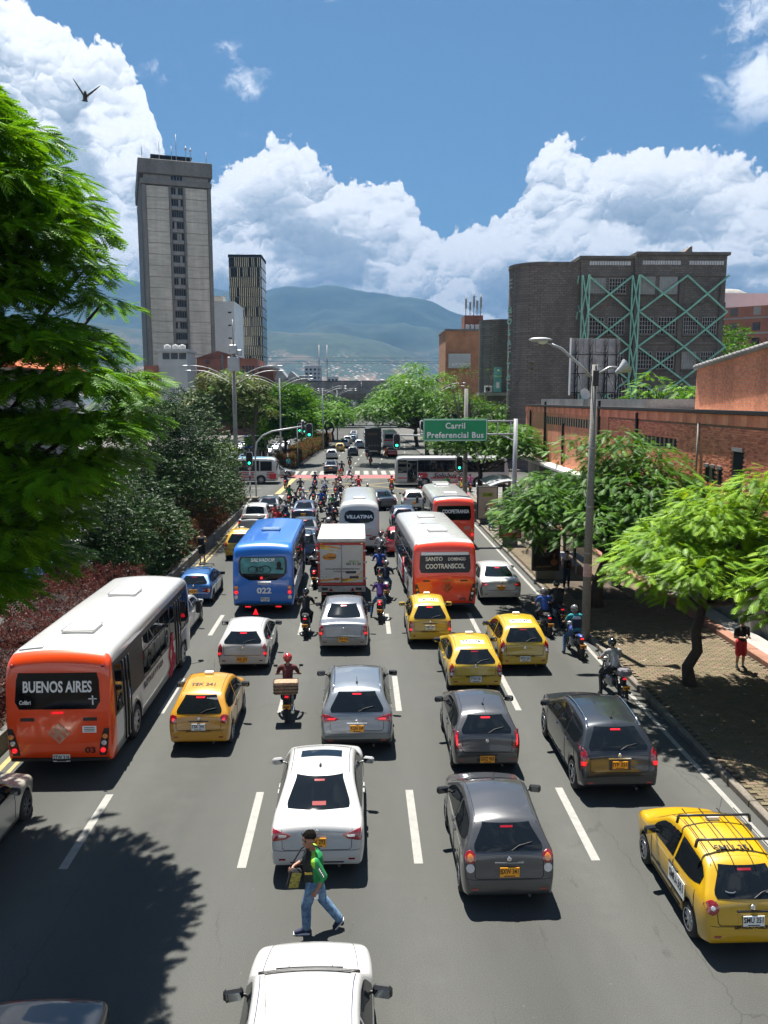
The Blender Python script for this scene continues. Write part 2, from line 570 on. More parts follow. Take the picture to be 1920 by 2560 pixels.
def mark(name, x0, x1, y0, y1, mat=M_MARK, z=0.004, skew=0.0):
 b = MB()
 b.poly([(x0, y0, z), (x1, y0, z), (x1 + skew, y1, z), (x0 + skew, y1, z)])
 return b.build(name, mat, ROAD)
for k in range(-1, 7):
 y0 = 14.1 + 7.5 * k
 if y0 + 2.9 > 64:
  break
 for x in (-5.6, -2.25, 1.1, 4.5):
  mark('lane_dash', x - .085, x + .085, y0 + random.uniform(-.05, .05), y0 + 2.9)
for k in range(8):
 y0 = 101 + 7.5 * k
 for x in (-4.6, -1.2, 2.2, 5.6):
  s0 = far_shift(y0)
  mark('lane_dash', x - .09 + s0, x + .09 + s0, y0, y0 + 3, skew=far_shift(y0 + 3) - s0)
mark('edge_line', 8.02, 8.15, -30, 62)
mark('edge_line', LC + .22, LC + .36, -30, 64, M_MARKY)
mark('edge_line', LC + .52, LC + .62, -30, 64, M_MARKY)
mark('stop_line', LC + .8, RC - .3, 64.6, 65.1)
for k in range(17):                                   # near crossing
 x = LC + 0.5 + k * 1.02
 mark('crossing_bar', x, x + .52, 68.6, 73.4, z=0.006)
for k in range(26):                                   # far crossing, red cycle strip in front of it
 x = -11 + k * 1.05
 mark('crossing_bar', x, x + .58, 93.2, 98.2, z=0.006)
mark('cycle_strip', -11.5, 15.5, 89.2, 92.7, M_MARKR)
mark('strip_edge', -11.5, 15.5, 88.9, 89.06, M_MARK, .007)
def band(name, a, b, w, mat, z=0.008):
 a = Vector((a[0], a[1], 0)); b = Vector((b[0], b[1], 0))
 d = (b - a).normalized(); q = Vector((-d.y, d.x, 0)) * w / 2
 m = MB(); m.poly([tuple(p + Vector((0, 0, z))) for p in (a - q, b - q, b + q, a + q)])
 return m.build(name, mat, ROAD)
band('box_line', (-7.6, 74.2), (-7.2, 88.6), .55, M_MARKY)
band('box_line', (-12.75, 73.5), (-12.65, 88), .55, M_MARKY)
band('box_line', (-6.9, 74.6), (7.6, 88.4), .22, M_MARKY, .010)
band('box_line', (-6.9, 88.4), (8.2, 74.6), .22, M_MARKY, .012)
band('box_line', (-6.9, 88.2), (8.2, 88.2), .2, M_MARKY)
band('box_line', (-6.9, 74.5), (8.2, 74.5), .2, M_MARKY)
for k in range(9):                                    # crossing of the side street, right, with red cycle lane
 mark('crossing_bar', 10.6, 16.5, 72.9 + k * 1.15, 73.4 + k * 1.15, z=.006)
mark('cycle_strip', 9.3, 10.3, 73, 84, M_MARKR)
mark('cycle_strip', 17.2, 19.5, 73, 84, M_MARKR, .005)
for x, y in ((-3.4, 77), (0.6, 86.5), (-10.2, 79)):
 mark('arrow_mark', x - .5, x + .5, y, y + .28, z=.009)

M_KERB = pm('kerb_concrete', (0.142, 0.125, 0.100), 0.9, nz=(1.1, .25), nz2=(16, .2), bump=(30, .3, .01))
def kerb_line(x, y0, y1, w=0.18, h=0.15, step=1.0, parent=None, nmax=300):
 b = MB(); b.cbox(0, w, 0.006, step - .006, -.05, h, .02)
 me = b.mesh('kerb_stone', M_KERB)
 y = y0
 while y < y1 - .01:
  o = link('kerb_stone', me, parent, (x + random.uniform(-.006, .006), y, random.uniform(-.006, .004)))
  y += step

M_PAV = pm('clay_paver', (0.30, 0.225, 0.125), 0.9, nz=(.8, .2), nz2=(25, .25), bump=(60, .2, .005), coords='Object')
M_PAVG = pm('paver_joint', (0.051, 0.041, 0.025), 0.95, nz=(2, .3), nz2=(30, .3))
sw = MB()
sw.box(RC + .18, 34, -30, 71.5, -.06, .118)
SIDEWALK = tag(sw.build('sidewalk', M_PAVG), kind='structure')
kerb_line(RC, 8, 71, parent=SIDEWALK)
PW, PL = 0.13, 0.26
b = MB(); b.cbox(0, PL - .012, 0, PW - .012, 0, .028, .005)
PAVME = b.mesh('paver', M_PAV)
PAVD = []
for q in range(4):
 c = MB(); c.cbox(0, PL - .012, 0, PW - .012, 0, .028, .005)
 k = (0.86, 1.0, 1.12, 0.95)[q]
 PAVD.append(c.mesh('paver', pm('clay_paver_%d' % q, (0.132 * k, (0.107, .101, .093, .108)[q] * k, 0.060 * k), .9, nz=(3, .15), nz2=(40, .2), bump=(60, .2, .005))))
rp = random.Random(5)
spots = []
y = 14.0; row = 0
while y < 46:
 x = RC + .20 + (PL / 2 if row % 2 else 0)
 while x + PL < 13.15:
  spots.append((x, y)); x += PL
 y += PW; row += 1
vis = sorted(spots, key=lambda p: (p[0] - 9.6) ** 2 * .3 + (p[1] - 17.6) ** 2)
near = set(vis[:300])
for x, y in vis[:300]:
 link('paver', PAVD[rp.randrange(4)], SIDEWALK, (x, y, .119 + rp.uniform(0, .004)))
rest = [p for p in spots if p not in near]
base = np.array([(0, 0, 0), (PL - .012, 0, 0), (PL - .012, PW - .012, 0), (0, PW - .012, 0), (.004, .004, .028), (PL - .016, .004, .028), (PL - .016, PW - .016, .028), (.004, PW - .016, .028)])
fb = np.array([(4, 5, 6, 7), (0, 1, 5, 4), (1, 2, 6, 5), (2, 3, 7, 6), (3, 0, 4, 7)])
rng = np.random.default_rng(3)
rp_ = np.array(rest)
V = base[None] + np.c_[rp_, .119 + rng.uniform(0, .004, len(rp_))][:, None, :]
F = fb[None] + (np.arange(len(rp_)) * 8)[:, None, None]
mi = np.repeat(rng.integers(0, 4, len(rp_)), 5)
tag(link('paver_field', arr_mesh('paver_field', V.reshape(-1, 3), F.reshape(-1, 4), [d.materials[0] for d in PAVD], midx=mi), SIDEWALK), kind='stuff')
for k in range(12):
 y0 = 46.2 + k * 2.1
 for j in range(3):
  c = MB(); c.cbox(RC + .22 + j * 1.6, RC + .2 + j * 1.6 + 1.57, y0, y0 + 2.07, .118, .15, .01)
  c.build('paving_slab', pm('paving_slab', (0.142, 0.125, 0.096), .9, nz=(.9, .2), nz2=(12, .2)), SIDEWALK)
for y0, y1 in ((33.5, 37.5), (40.5, 45.0), (48.5, 53.5)):
 c = MB(); c.cbox(9.35, 11.9, y0, y1, .12, .152, .01)
 c.build('earth_bed', pm('dry_earth_bed', (0.057, 0.043, 0.029), .95, nz=(1.5, .3), bump=(10, .5, .02)), SIDEWALK)
for k in range(18):
 c = MB(); c.cbox(13.2, 13.62, 14 + k * 2.4, 16.38 + k * 2.4, .10, .30, .02)
 c.build('step_stone', pm('red_step_stone', (0.239, 0.114, 0.074), .85, nz=(1.5, .2), nz2=(18, .2)), SIDEWALK)
c = MB(); c.box(13.63, 14.4, -30, 71.4, .05, .285)
c.build('step_floor', M_CONC, SIDEWALK)

md = MB(); md.box(-13.5, LC - .2, -30, 66.5, -.06, .22)
MEDIAN = tag(md.build('median', M_EARTH), kind='structure')
kb = MB()
kb.prism([(0, -.05), (.22, -.05), (.20, .50), (.05, .53), (0, .48)], .01, 2.39, 'y')
KME = kb.mesh('kerb_block', pm('planter_concrete', (0.125, 0.119, 0.108), .9, nz=(.9, .35), nz2=(11, .25), bump=(20, .4, .01)))
for k in range(40):
 link('kerb_block', KME, MEDIAN, (LC - .22 + random.uniform(-.012, .012), -28 + k * 2.4, 0))
kerb_line(-13.62, 8, 66, parent=MEDIAN)
isl = MB(); isl.cbox(-13.3, -8.95, 67.0, 71.4, -.05, .16, .05)
tag(isl.build('traffic_island', M_KERB), kind='structure')
fm = MB()
fm.add([(-13.4, 100, .15), (-8.6, 100, .15), (-8.4, 240 - 60, .15), (-10.6, 180, .15), (-13.4, 100, -.05), (-8.6, 100, -.05), (-8.4, 180, -.05), (-10.6, 180, -.05)],
  [(0, 1, 2, 3), (4, 5, 1, 0), (5, 6, 2, 1), (7, 4, 0, 3)])
tag(fm.build('far_median', M_EARTH), kind='structure')
fp = MB(); fp.box(9.9, 60, 97.0, 240, -.05, .15)
tag(fp.build('far_pavement', pm('grey_paving', (0.085, 0.082, 0.074), .9, nz=(.5, .2), nz2=(8, .2))), kind='structure')
lp = MB(); lp.box(-60, -27.2, 96, 240, -.05, .14)
tag(lp.build('plaza', pm('plaza_paving', (0.114, 0.108, 0.096), .9, nz=(.4, .2), nz2=(6, .15))), kind='structure')
lp = MB(); lp.box(-60, -27.2, -30, 71, -.05, .14)
tag(lp.build('side_pavement', M_CONC), kind='structure')

# ================================================================== distant land
def fbm(x, y, seed=0, octv=5):
 r = np.random.default_rng(seed)
 out = np.zeros_like(x); a = 1.0; f = 1.0
 for k in range(octv):
  for _ in range(3):
   th = r.uniform(0, 2 * np.pi); ph = r.uniform(0, 2 * np.pi)
   u = x * np.cos(th) + y * np.sin(th)
   w = -x * np.sin(th) + y * np.cos(th)
   out += a / 3 * np.sin(f * u + ph + 1.3 * np.sin(f * 0.7 * w + ph * 2))
  a *= 0.55; f *= 2.1
 return out

def mountains():
 nx, ny = 280, 150
 u = np.linspace(-1, 1, nx); v = np.linspace(0, 1, ny)
 U, W = np.meshgrid(u, v)
 Y = 1500 + W * 5600
 X = U * (1500 + Y * 0.75)
 ax = X / Y                        # bearing slope
 sx = np.array([-1.2, -.6, -.33, -.30, -.27, -.20, -.155, -.12, -.09, -.065, -.042, -.025, -.008, .012, .06, .09, .12, .16, .22, .3, .45, .7, 1.2])
 sz = np.array([700, 820, 790, 830, 845, 800, 770, 775, 800, 825, 850, 838, 800, 770, 745, 700, 640, 600, 560, 600, 700, 800, 700.])
 ridge = np.interp(ax, sx, sz)
 t = np.clip((Y - 2600) / 3400, 0, 1)
 back = np.clip(1 - (Y - 6000) / 2600, 0.4, 1)
 far = ridge * (t ** 1.35) * back
 n1 = fbm(X / 520, Y / 520, 4, 5)
 rd = 1 - np.abs(fbm(X / 700 + 3, Y / 700, 9, 5)) * 1.3
 far = far + (n1 * 55 + rd * 190 - 120) * np.clip(t * 1.6, 0, 1) * (1 - t * .62)
 hs = np.interp(ax, [-.5, -.2, -.1, -.03, .02, .07, .12, .2, .5], [330, 330, 330, 325, 280, 215, 130, 80, 60])
 near = hs * np.exp(-((Y - 3600) / 700) ** 2) + 30 * n1 * np.exp(-((Y - 3600) / 900) ** 2)
 Z = np.maximum(far, near)
 Z = Z * np.clip((Y - 1500) / 900, 0, 1) - 4
 m = bpy.data.materials.new('hillside')
 m.use_nodes = True
 b = m.node_tree.nodes['Principled BSDF']; n = N(m.node_tree)
 tc = n.new('ShaderNodeTexCoord'); o = tc.outputs['Object']
 sp = n.new('ShaderNodeSeparateXYZ'); n.link(o, sp.inputs[0])
 f1 = n.noise(o, 0.0035, 6, .6); f2 = n.noise(o, 0.016, 5, .65)
 c = n.mix(n.mrange(f1.outputs[0], .35, .65), (0.009, 0.026, 0.018, 1), (0.030, 0.056, 0.032, 1))  # dark blue-green base carries part of the haze tint
 c = n.mix(n.mrange(f2.outputs[0], .45, .7), c, (0.007, 0.018, 0.014, 1))
 f3 = n.noise(o, 0.0045, 4, .6)
 lowz = n.mrange(sp.outputs[2], 330, 60)
 c = n.mix(n.math('MULTIPLY', n.mrange(f3.outputs[0], .52, .62), n.math('MULTIPLY', lowz, .8)), c, (0.20, 0.14, 0.10, 1))
 vo = n.new('ShaderNodeTexVoronoi', feature='F1'); n.link(o, vo.inputs['Vector']); vo.inputs['Scale'].default_value = 0.045
 town = n.math('MULTIPLY', n.mrange(vo.outputs['Distance'], .34, .26), n.math('MULTIPLY', n.mrange(sp.outputs[2], 210, 30), n.mrange(n.noise(o, .006, 3).outputs[0], .42, .55)))
 hue = n.mix(n.mrange(vo.outputs['Color'], .2, .8), (0.42, 0.20, 0.13, 1), (0.62, 0.60, 0.56, 1))
 c = n.mix(town, c, hue)
 n.link(c, b.inputs['Base Color'])
 b.inputs['Roughness'].default_value = .95
 idx = np.arange(nx * ny).reshape(ny, nx)
 F = np.stack([idx[:-1, :-1], idx[:-1, 1:], idx[1:, 1:], idx[1:, :-1]], -1).reshape(-1, 4)
 V = np.stack([X, Y, Z], -1).reshape(-1, 3)
 tag(link('mountains', arr_mesh('mountains', V, F, m, True)), kind='structure')
mountains()

def far_block(x, y, w, d, h, mat, label, cat='building', floors=8, bays=5, glass=M_GLASS2, name='apartment_block', group=None, rz=0):
 t = thing(name, label, cat, (x, y, 0), rz, group)
 b = MB(); b.box(-w / 2, w / 2, 0, d, 0, h)
 b.box(-w / 2 - .15, w / 2 + .15, -.15, d + .15, h, h + .5)
 b.box(-w * .2, w * .15, d * .3, d * .7, h + .5, h + 3)
 b.build('wall', mat, t)
 fh = h / (floors + .6)
 g = MB(); g.box(0, w / bays * .55, -.06, .05, 0, fh * .5)
 me = g.mesh('window', glass)
 for i in range(floors):
  for j in range(bays):
   link('window', me, t, (-w / 2 + (j + .22) * w / bays, 0, (i + .65) * fh))
 return t

FARC = [pm('far_brick', (0.245, 0.116, 0.075), .9, nz=(.3, .2)), pm('far_cream', (0.374, 0.340, 0.292), .9, nz=(.3, .15)), pm('far_white', (0.476, 0.476, 0.462), .9, nz=(.3, .1))]
far_block(-36, 640, 13, 12, 34, FARC[2], 'white high-rise standing beyond the viaduct, whitest of the far towers', floors=10, bays=4, name='apartment_tower')
far_block(-22, 690, 9, 12, 27, FARC[2], 'narrow pale tower beside the whitest far high-rise', floors=9, bays=3, name='apartment_tower')
rr = random.Random(11)
for k, (x, y, w, h, c) in enumerate([(-118, 900, 26, 30, 0), (-96, 940, 18, 33, 0), (-76, 900, 20, 26, 0), (-150, 980, 22, 34, 1), (-58, 960, 14, 30, 1), (12, 980, 24, 24, 0), (60, 900, 30, 28, 0), (100, 960, 26, 33, 1), (-190, 900, 30, 30, 0)]):
 far_block(x, y, w, 14, h, FARC[c], 'hazy %s apartment block on the far valley floor, %s from the left' % ('red brick' if c == 0 else 'cream', ('third', 'fourth', 'fifth', 'second', 'sixth', 'seventh', 'eighth', 'ninth', 'first')[k]), floors=9, bays=7, group='apartment blocks on the valley floor')

# ================================================================== office tower of grey concrete
M_TOW = pm('tower_concrete', (0.54, 0.50, 0.42), .9, nz=((.5, .5, .05), .16), nz2=((.25, .25, 1.6), .18), bump=(3, .15, .05))
M_TOWD = pm('tower_concrete_dark', (0.20, 0.19, 0.17), .9, nz=((.4, .4, .06), .25), nz2=(2, .12))
def tower():
 t = thing('office_tower', 'tall grey concrete office tower with one central strip of windows', 'building', (-58.9, 230, 0), R(16.3))
 W, D, H = 18.6, 39.0, 73.6
 b = MB(); b.box(.35, W - .35, .6, D, 0, 68.2); b.build('core', M_TOWD, t)
 for x0, x1 in ((0, 1.15), (W - 1.0, W), (7.2, 7.75), (11.0, 11.55)):
  p = MB(); p.cbox(x0, x1, -.25, .75, 0, 66.8, .12); p.build('pillar', M_TOWD, t)
 fh = 3.02; nf = 21
 for i in range(nf):
  z0 = 66.6 - (i + 1) * fh
  for x0, x1 in ((1.2, 7.15), (11.6, W - 1.05)):
   p = MB(); p.cbox(x0, x1, .12 + random.uniform(-.03, .03), .7, z0 + .035, z0 + fh - .035, .05); p.build('panel', M_TOW, t)
  s = MB(); s.cbox(7.8, 10.95, .25, .7, z0 + .05, z0 + 1.05, .05); s.build('spandrel', M_CONC, t)
  for j in range(4):
   n_ = MB(); n_.box(8.0 + j * .77, 8.4 + j * .77, .18, .26, z0 + .45, z0 + .8); n_.build('vent_block', M_CONC, t)
  for j in range(5):
   blind = random.random() < .16
   g = MB(); g.box(7.86 + j * .62, 8.36 + j * .62, .45, .55, z0 + 1.15, z0 + 2.85)
   g.build('window', pm('blind_grey', (.3, .3, .29), .7) if blind else M_GLASS3, t)
  f = MB()
  for j in range(6):
   f.box(7.76 + j * .62, 7.85 + j * .62, .3, .6, z0 + 1.06, z0 + 2.95)
  f.build('window_frame', M_TOWD, t)
 for k in range(13):
  p = MB(); p.cbox(-.3, .4, 1.2 + k * 2.95, 3.2 + k * 2.95, 0, 66.8, .1); p.build('side_rib', M_TOWD, t)
 b = MB(); b.cbox(-.35, W + .2, -.4, D + .3, 66.9, 68.3, .1); b.build('ledge', M_TOWD, t)
 b = MB(); b.box(.6, W - .6, .5, D - .5, 68.3, 69.6); b.build('recess', M_CONC, t)
 for j in range(4):
  g = MB(); g.box(7.9 + j * .8, 8.5 + j * .8, .38, .46, 68.4, 69.5); g.build('window', M_GLASS2, t)
 b = MB(); b.cbox(-.75, W + .45, -.8, D + .6, 69.6, 73.4, .12); b.build('parapet', M_TOWD, t)
 b = MB(); b.box(3.4, 13.6, 5, 20, 73.4, 75.6); b.box(2.9, 14.1, 4.5, 20.5, 75.6, 76.0); b.build('plant_room', M_DARK, t)
 for x, h in ((0.6, 3), (5.2, 5), (8.5, 3), (9.8, 7), (12.4, 3.5), (13.7, 3), (18, 2)):
  a = MB(); a.tube([(x, 4, 73), (x, 4, 76 + h * .8)], .09, 5)
  if x in (12.4, 13.7):
   a.ball((x, 4, 76.2 + h * .5), .35, 8, 5)
  a.build('antenna', M_STEEL, t)
tower()

def slot_block():
 t = thing('slab_block', 'plain white block between the concrete tower and the lattice tower', 'building', (-48.5, 268, 0))
 b = MB(); b.box(0, 8.2, 0, 20, 0, 39.6); b.box(-.15, 8.35, -.15, 20.2, 39.6, 40.1); b.build('wall', pm('bright_render', (.86, .86, .84), .9, nz=(.3, .06)), t)
 for i in range(8):
  g = MB(); g.box(6.1, 7.2, -.06, .1, 36.4 - i * 4.1, 36.85 - i * 4.1); g.build('window', M_GLASS2, t)
 b = MB(); b.box(.8, 4.2, 3, 8, 40.1, 42.2); b.box(4.8, 5.1, 3, 3.3, 40.1, 43.2); b.build('roof_tank', M_CONC, t)
slot_block()

def lattice_tower():
 t = thing('lattice_tower', 'slim dark glass tower wrapped in a pale lattice of fins', 'building', (-46.7, 300, 0))
 W, H = 11.7, 59.4
 b = MB(); b.box(0, W, 0, 14, 0, H); b.build('glass_body', pm('bronze_glass', (.018, .018, .017), .15, 0, .8, nz=(.4, .5)), t)
 mf = pm('pale_fin', (0.62, 0.55, 0.37), .7, nz=(.5, .2))
 nf = 17; fh = H / nf
 rq = random.Random(2)
 for i in range(nf + 1):
  s = MB(); s.cbox(-.12, W + .12, -.25, 14.1, i * fh - .12, i * fh + .12, .03); s.build('floor_slab', pm('slab_dark', (.12, .115, .10), .8), t)
 for i in range(nf):
  off = rq.choice((0, .24, .48))
  for j in range(17):
   x = .12 + off * .4 + j * .68
   if x > W - .1 or (i > 14 and rq.random() < .35) or rq.random() < .07:
    continue
   f = MB(); f.box(x, x + .19, -.36, -.02, i * fh + .14, (i + 1) * fh - .14); f.build('fin', mf, t)
 b = MB(); b.box(-.2, W + .2, -.3, 14.2, H + .13, H + .9); b.build('parapet', M_DARK, t)
lattice_tower()

# ------------------------------------------------------------------ low buildings under the towers
M_BRK = pm('plain_brick', (0.30, 0.115, 0.075), .9, nz=(.5, .22), nz2=(7, .2), bump=(12, .2, .02))
M_BRKD = pm('dark_brick', (0.22, 0.085, 0.055), .9, nz=(.5, .25), nz2=(7, .2))
def low_buildings():
 t = thing('brick_building', 'low red brick building with flat roof at the towers\' foot', 'building', (-39.5, 200, 0))
 b = MB(); b.box(0, 14.4, 0, 18, 0, 18.6); b.build('wall', M_BRK, t)
 b = MB(); b.prism([(-.3, 18.6), (5.2, 20.4), (10.5, 18.9), (10.5, 18.6)], -.2, 18, 'y'); b.build('roof', M_BRKD, t)
 for i in range(4):
  g = MB(); g.box(11.0 + i * .8, 11.55 + i * .8, -.08, .1, 14.4, 16.8); g.build('window', M_GLASS2, t)
 for x in (6.0, 8.9):
  g = MB(); g.box(x, x + .5, -.3, .1, 10, 19.5); g.build('downpipe', M_CONCD, t)
 g = MB(); g.box(2.2, 3.0, -.08, .1, 17.3, 18.1); g.build('window', M_GLASS2, t)
 t = thing('brick_annex', 'darker brick annex at the red building\'s side', 'building', (-25.0, 206, 0))
 b = MB(); b.box(0, 3.4, 0, 12, 0, 16.4); b.build('wall', M_BRKD, t)
 b = MB(); b.box(-.1, 3.5, -.1, 12.1, 16.4, 16.9); b.build('roof', M_CONC, t)
 t = thing('white_pavilion', 'white roof pavilion with three dark windows above the trees', 'building', (-46.4, 190, 0))
 b = MB(); b.box(0, 6.6, 0, 10, 0, 17.6); b.box(-.4, 7, -.4, 10, 19.6, 20.2); b.box(0, 6.6, .2, 10, 17.6, 19.6); b.build('wall', FARC[2], t)
 for i in range(3):
  g = MB(); g.box(1.0 + i * 1.9, 2.6 + i * 1.9, .1, .3, 17.9, 19.3); g.build('window', M_GLASS2, t)
 b = MB()
 for x, r in ((1.5, .8), (3.4, .7), (5.0, .8)):
  b.lathe([(r, 20.2), (r, 21.2), (.05, 21.5)], 10, Matrix.Translation((x, 3, 0)))
 b.build('roof_tank', FARC[2], t)
 b = MB(); b.box(-3, 0, -1, 9, 0, 16.4); b.build('brick_wing', M_BRK, t)
 t = thing('gabled_house', 'grey gabled house roofs right of the brick building', 'building', (-20.4, 200, 0))
 b = MB(); b.box(0, 7.4, 0, 10, 0, 13.4); b.build('wall', M_CONC, t)
 for x0, x1, zt in ((-.3, 3.2, 16.4), (2.6, 6.0, 15.6), (5.2, 8.0, 14.6)):
  b = MB(); b.prism([(x0, 13.4), (x1, 13.4), (x1 - .4, 14.0), ((x0 * 2 + x1) / 3, zt)], -.3, 10, 'y'); b.build('roof', pm('zinc_roof', (0.286, 0.292, 0.292), .5, .4, nz=(1, .2)), t)
 t = thing('tiled_house', 'orange tiled roof glimpsed through the big feathery tree', 'building', (-47, 64, 0))
 b = MB(); b.box(0, 20, 0, 14, 0, 11.2); b.build('wall', M_CONCD, t)  # wall darkened to stand in for shade behind the tree
 rf = MB(); rf.prism([(-1, 11.2), (21, 11.2), (17, 14.6), (3, 14.6)], -1, 15, 'y')
 ro = rf.build('roof', pm('orange_tile', (0.422, 0.102, 0.024), .8, nz=(.7, .2), nz2=(9, .2)), t)
 for i in range(40):
  b = MB(); b.tube([(-.9 + i * .55, -1.05, 11.25), (min(max(-.9 + i * .55, 3.1), 16.9), -1.05, 14.6)], .09, 5); b.build('roof_tile', MATS['orange_tile'], ro)
low_buildings()

# ------------------------------------------------------------------ metro viaduct
def viaduct():
 t = thing('viaduct', 'long grey concrete elevated railway viaduct crossing beyond the trees', 'viaduct', (0, 250, 0), R(-1.4))
 b = MB(); b.prism([(1, 8.6), (9, 8.6), (10, 10.4), (0, 10.4)], -75, 170, 'x'); b.build('box_girder', M_CONCD, t)
 for k in range(56):
  x = -74 + k * 4.4
  p = MB(); p.cbox(x + .06, x + 4.34, -.25, .15, 10.35, 14.0, .04); p.build('panel', M_CONCD, t)
  if k % 2 == 0:
   c = MB(); c.cbox(x - .15, x + .15, -.34, .0, 10.3, 14.15, .03); c.build('panel_rib', M_CONCD, t)
 c = MB(); c.box(-75, 170, -.35, .3, 14.05, 14.35); c.build('coping', M_DARK, t)
 for x in (-58, -32, 26, 52, 80):
  p = MB(); p.cbox(x - 1.2, x + 1.2, 3.5, 6.5, 0, 8.6, .2); p.build('pier', M_CONCD, t)
 for x in (-12.5, -10.0, 40):
  p = MB(); p.tube([(x, 5, 10), (x, 5, 25.5)], .16, 6); p.build('mast', M_STEEL, t)
 w = MB()
 for z, y in ((20.4, 3.5), (20.0, 6.5), (21.6, 5)):
  w.tube([(-75, y, z), (170, y, z - .3)], .05, 4)
 w.build('catenary_wire', M_DARK, t)
 w = MB()
 for x in (-10.0, -12.5, 14):
  w.tube([(x, 2.5, 20.6), (x, 7.5, 20.6)], .06, 4)
 w.build('bracket', M_DARK, t)
viaduct()

# ------------------------------------------------------------------ dark braced building
def brick_mat(name, c1, c2, mortar, sx, sy, axis, bumpd=.01):
 m = bpy.data.materials.new(name); m.use_nodes = True
 b = m.node_tree.nodes['Principled BSDF']; n = N(m.node_tree)
 tc = n.new('ShaderNodeTexCoord')
 sp = n.new('ShaderNodeSeparateXYZ'); n.link(tc.outputs['Object'], sp.inputs[0])
 v = n.comb(n.math('ADD', sp.outputs[0], sp.outputs[1]), sp.outputs[2], 0.0)
 br = n.new('ShaderNodeTexBrick'); n.link(v, br.inputs['Vector'])
 br.inputs['Scale'].default_value = 1.0
 br.inputs['Brick Width'].default_value = sx; br.inputs['Row Height'].default_value = sy
 br.inputs['Mortar Size'].default_value = sy * .1
 br.inputs['Color1'].default_value = c4(c1); br.inputs['Color2'].default_value = c4(c2); br.inputs['Mortar'].default_value = c4(mortar)
 st = n.noise(n.vmath('MULTIPLY', tc.outputs['Object'], (.8, .8, .12)), 1.0, 5, .6)
 c = n.mix(n.mrange(st.outputs[0], .45, .75, 0, .55), br.outputs[0], (c1[0] * .35, c1[1] * .36, c1[2] * .38, 1))
 n2 = n.noise(tc.outputs['Object'], 9, 3)
 k = n.mrange(n2.outputs[0], .3, .7, .8, 1.2)
 c = n.mix(1.0, c, n.comb(k, k, k), 'MULTIPLY')
 n.link(c, b.inputs['Base Color']); b.inputs['Roughness'].default_value = .92
 bn = n.new('ShaderNodeBump'); bn.inputs['Strength'].default_value = .5; bn.inputs['Distance'].default_value = bumpd; bn.invert = True
 n.link(br.outputs['Fac'], bn.inputs['Height']); n.link(bn.outputs[0], b.inputs['Normal'])
 return m
M_STONE = brick_mat('brown_stone_block', (0.190, 0.172, 0.146), (0.140, 0.127, 0.108), (0.10, 0.092, 0.08), .55, .28, 'x')
M_STONED = pm('brown_render', (0.135, 0.122, 0.104), .9, nz=(.6, .3), nz2=(5, .2))
M_TEAL = pm('teal_steel', (0.24, 0.52, 0.40), .5, .1, nz=(1.4, .18))
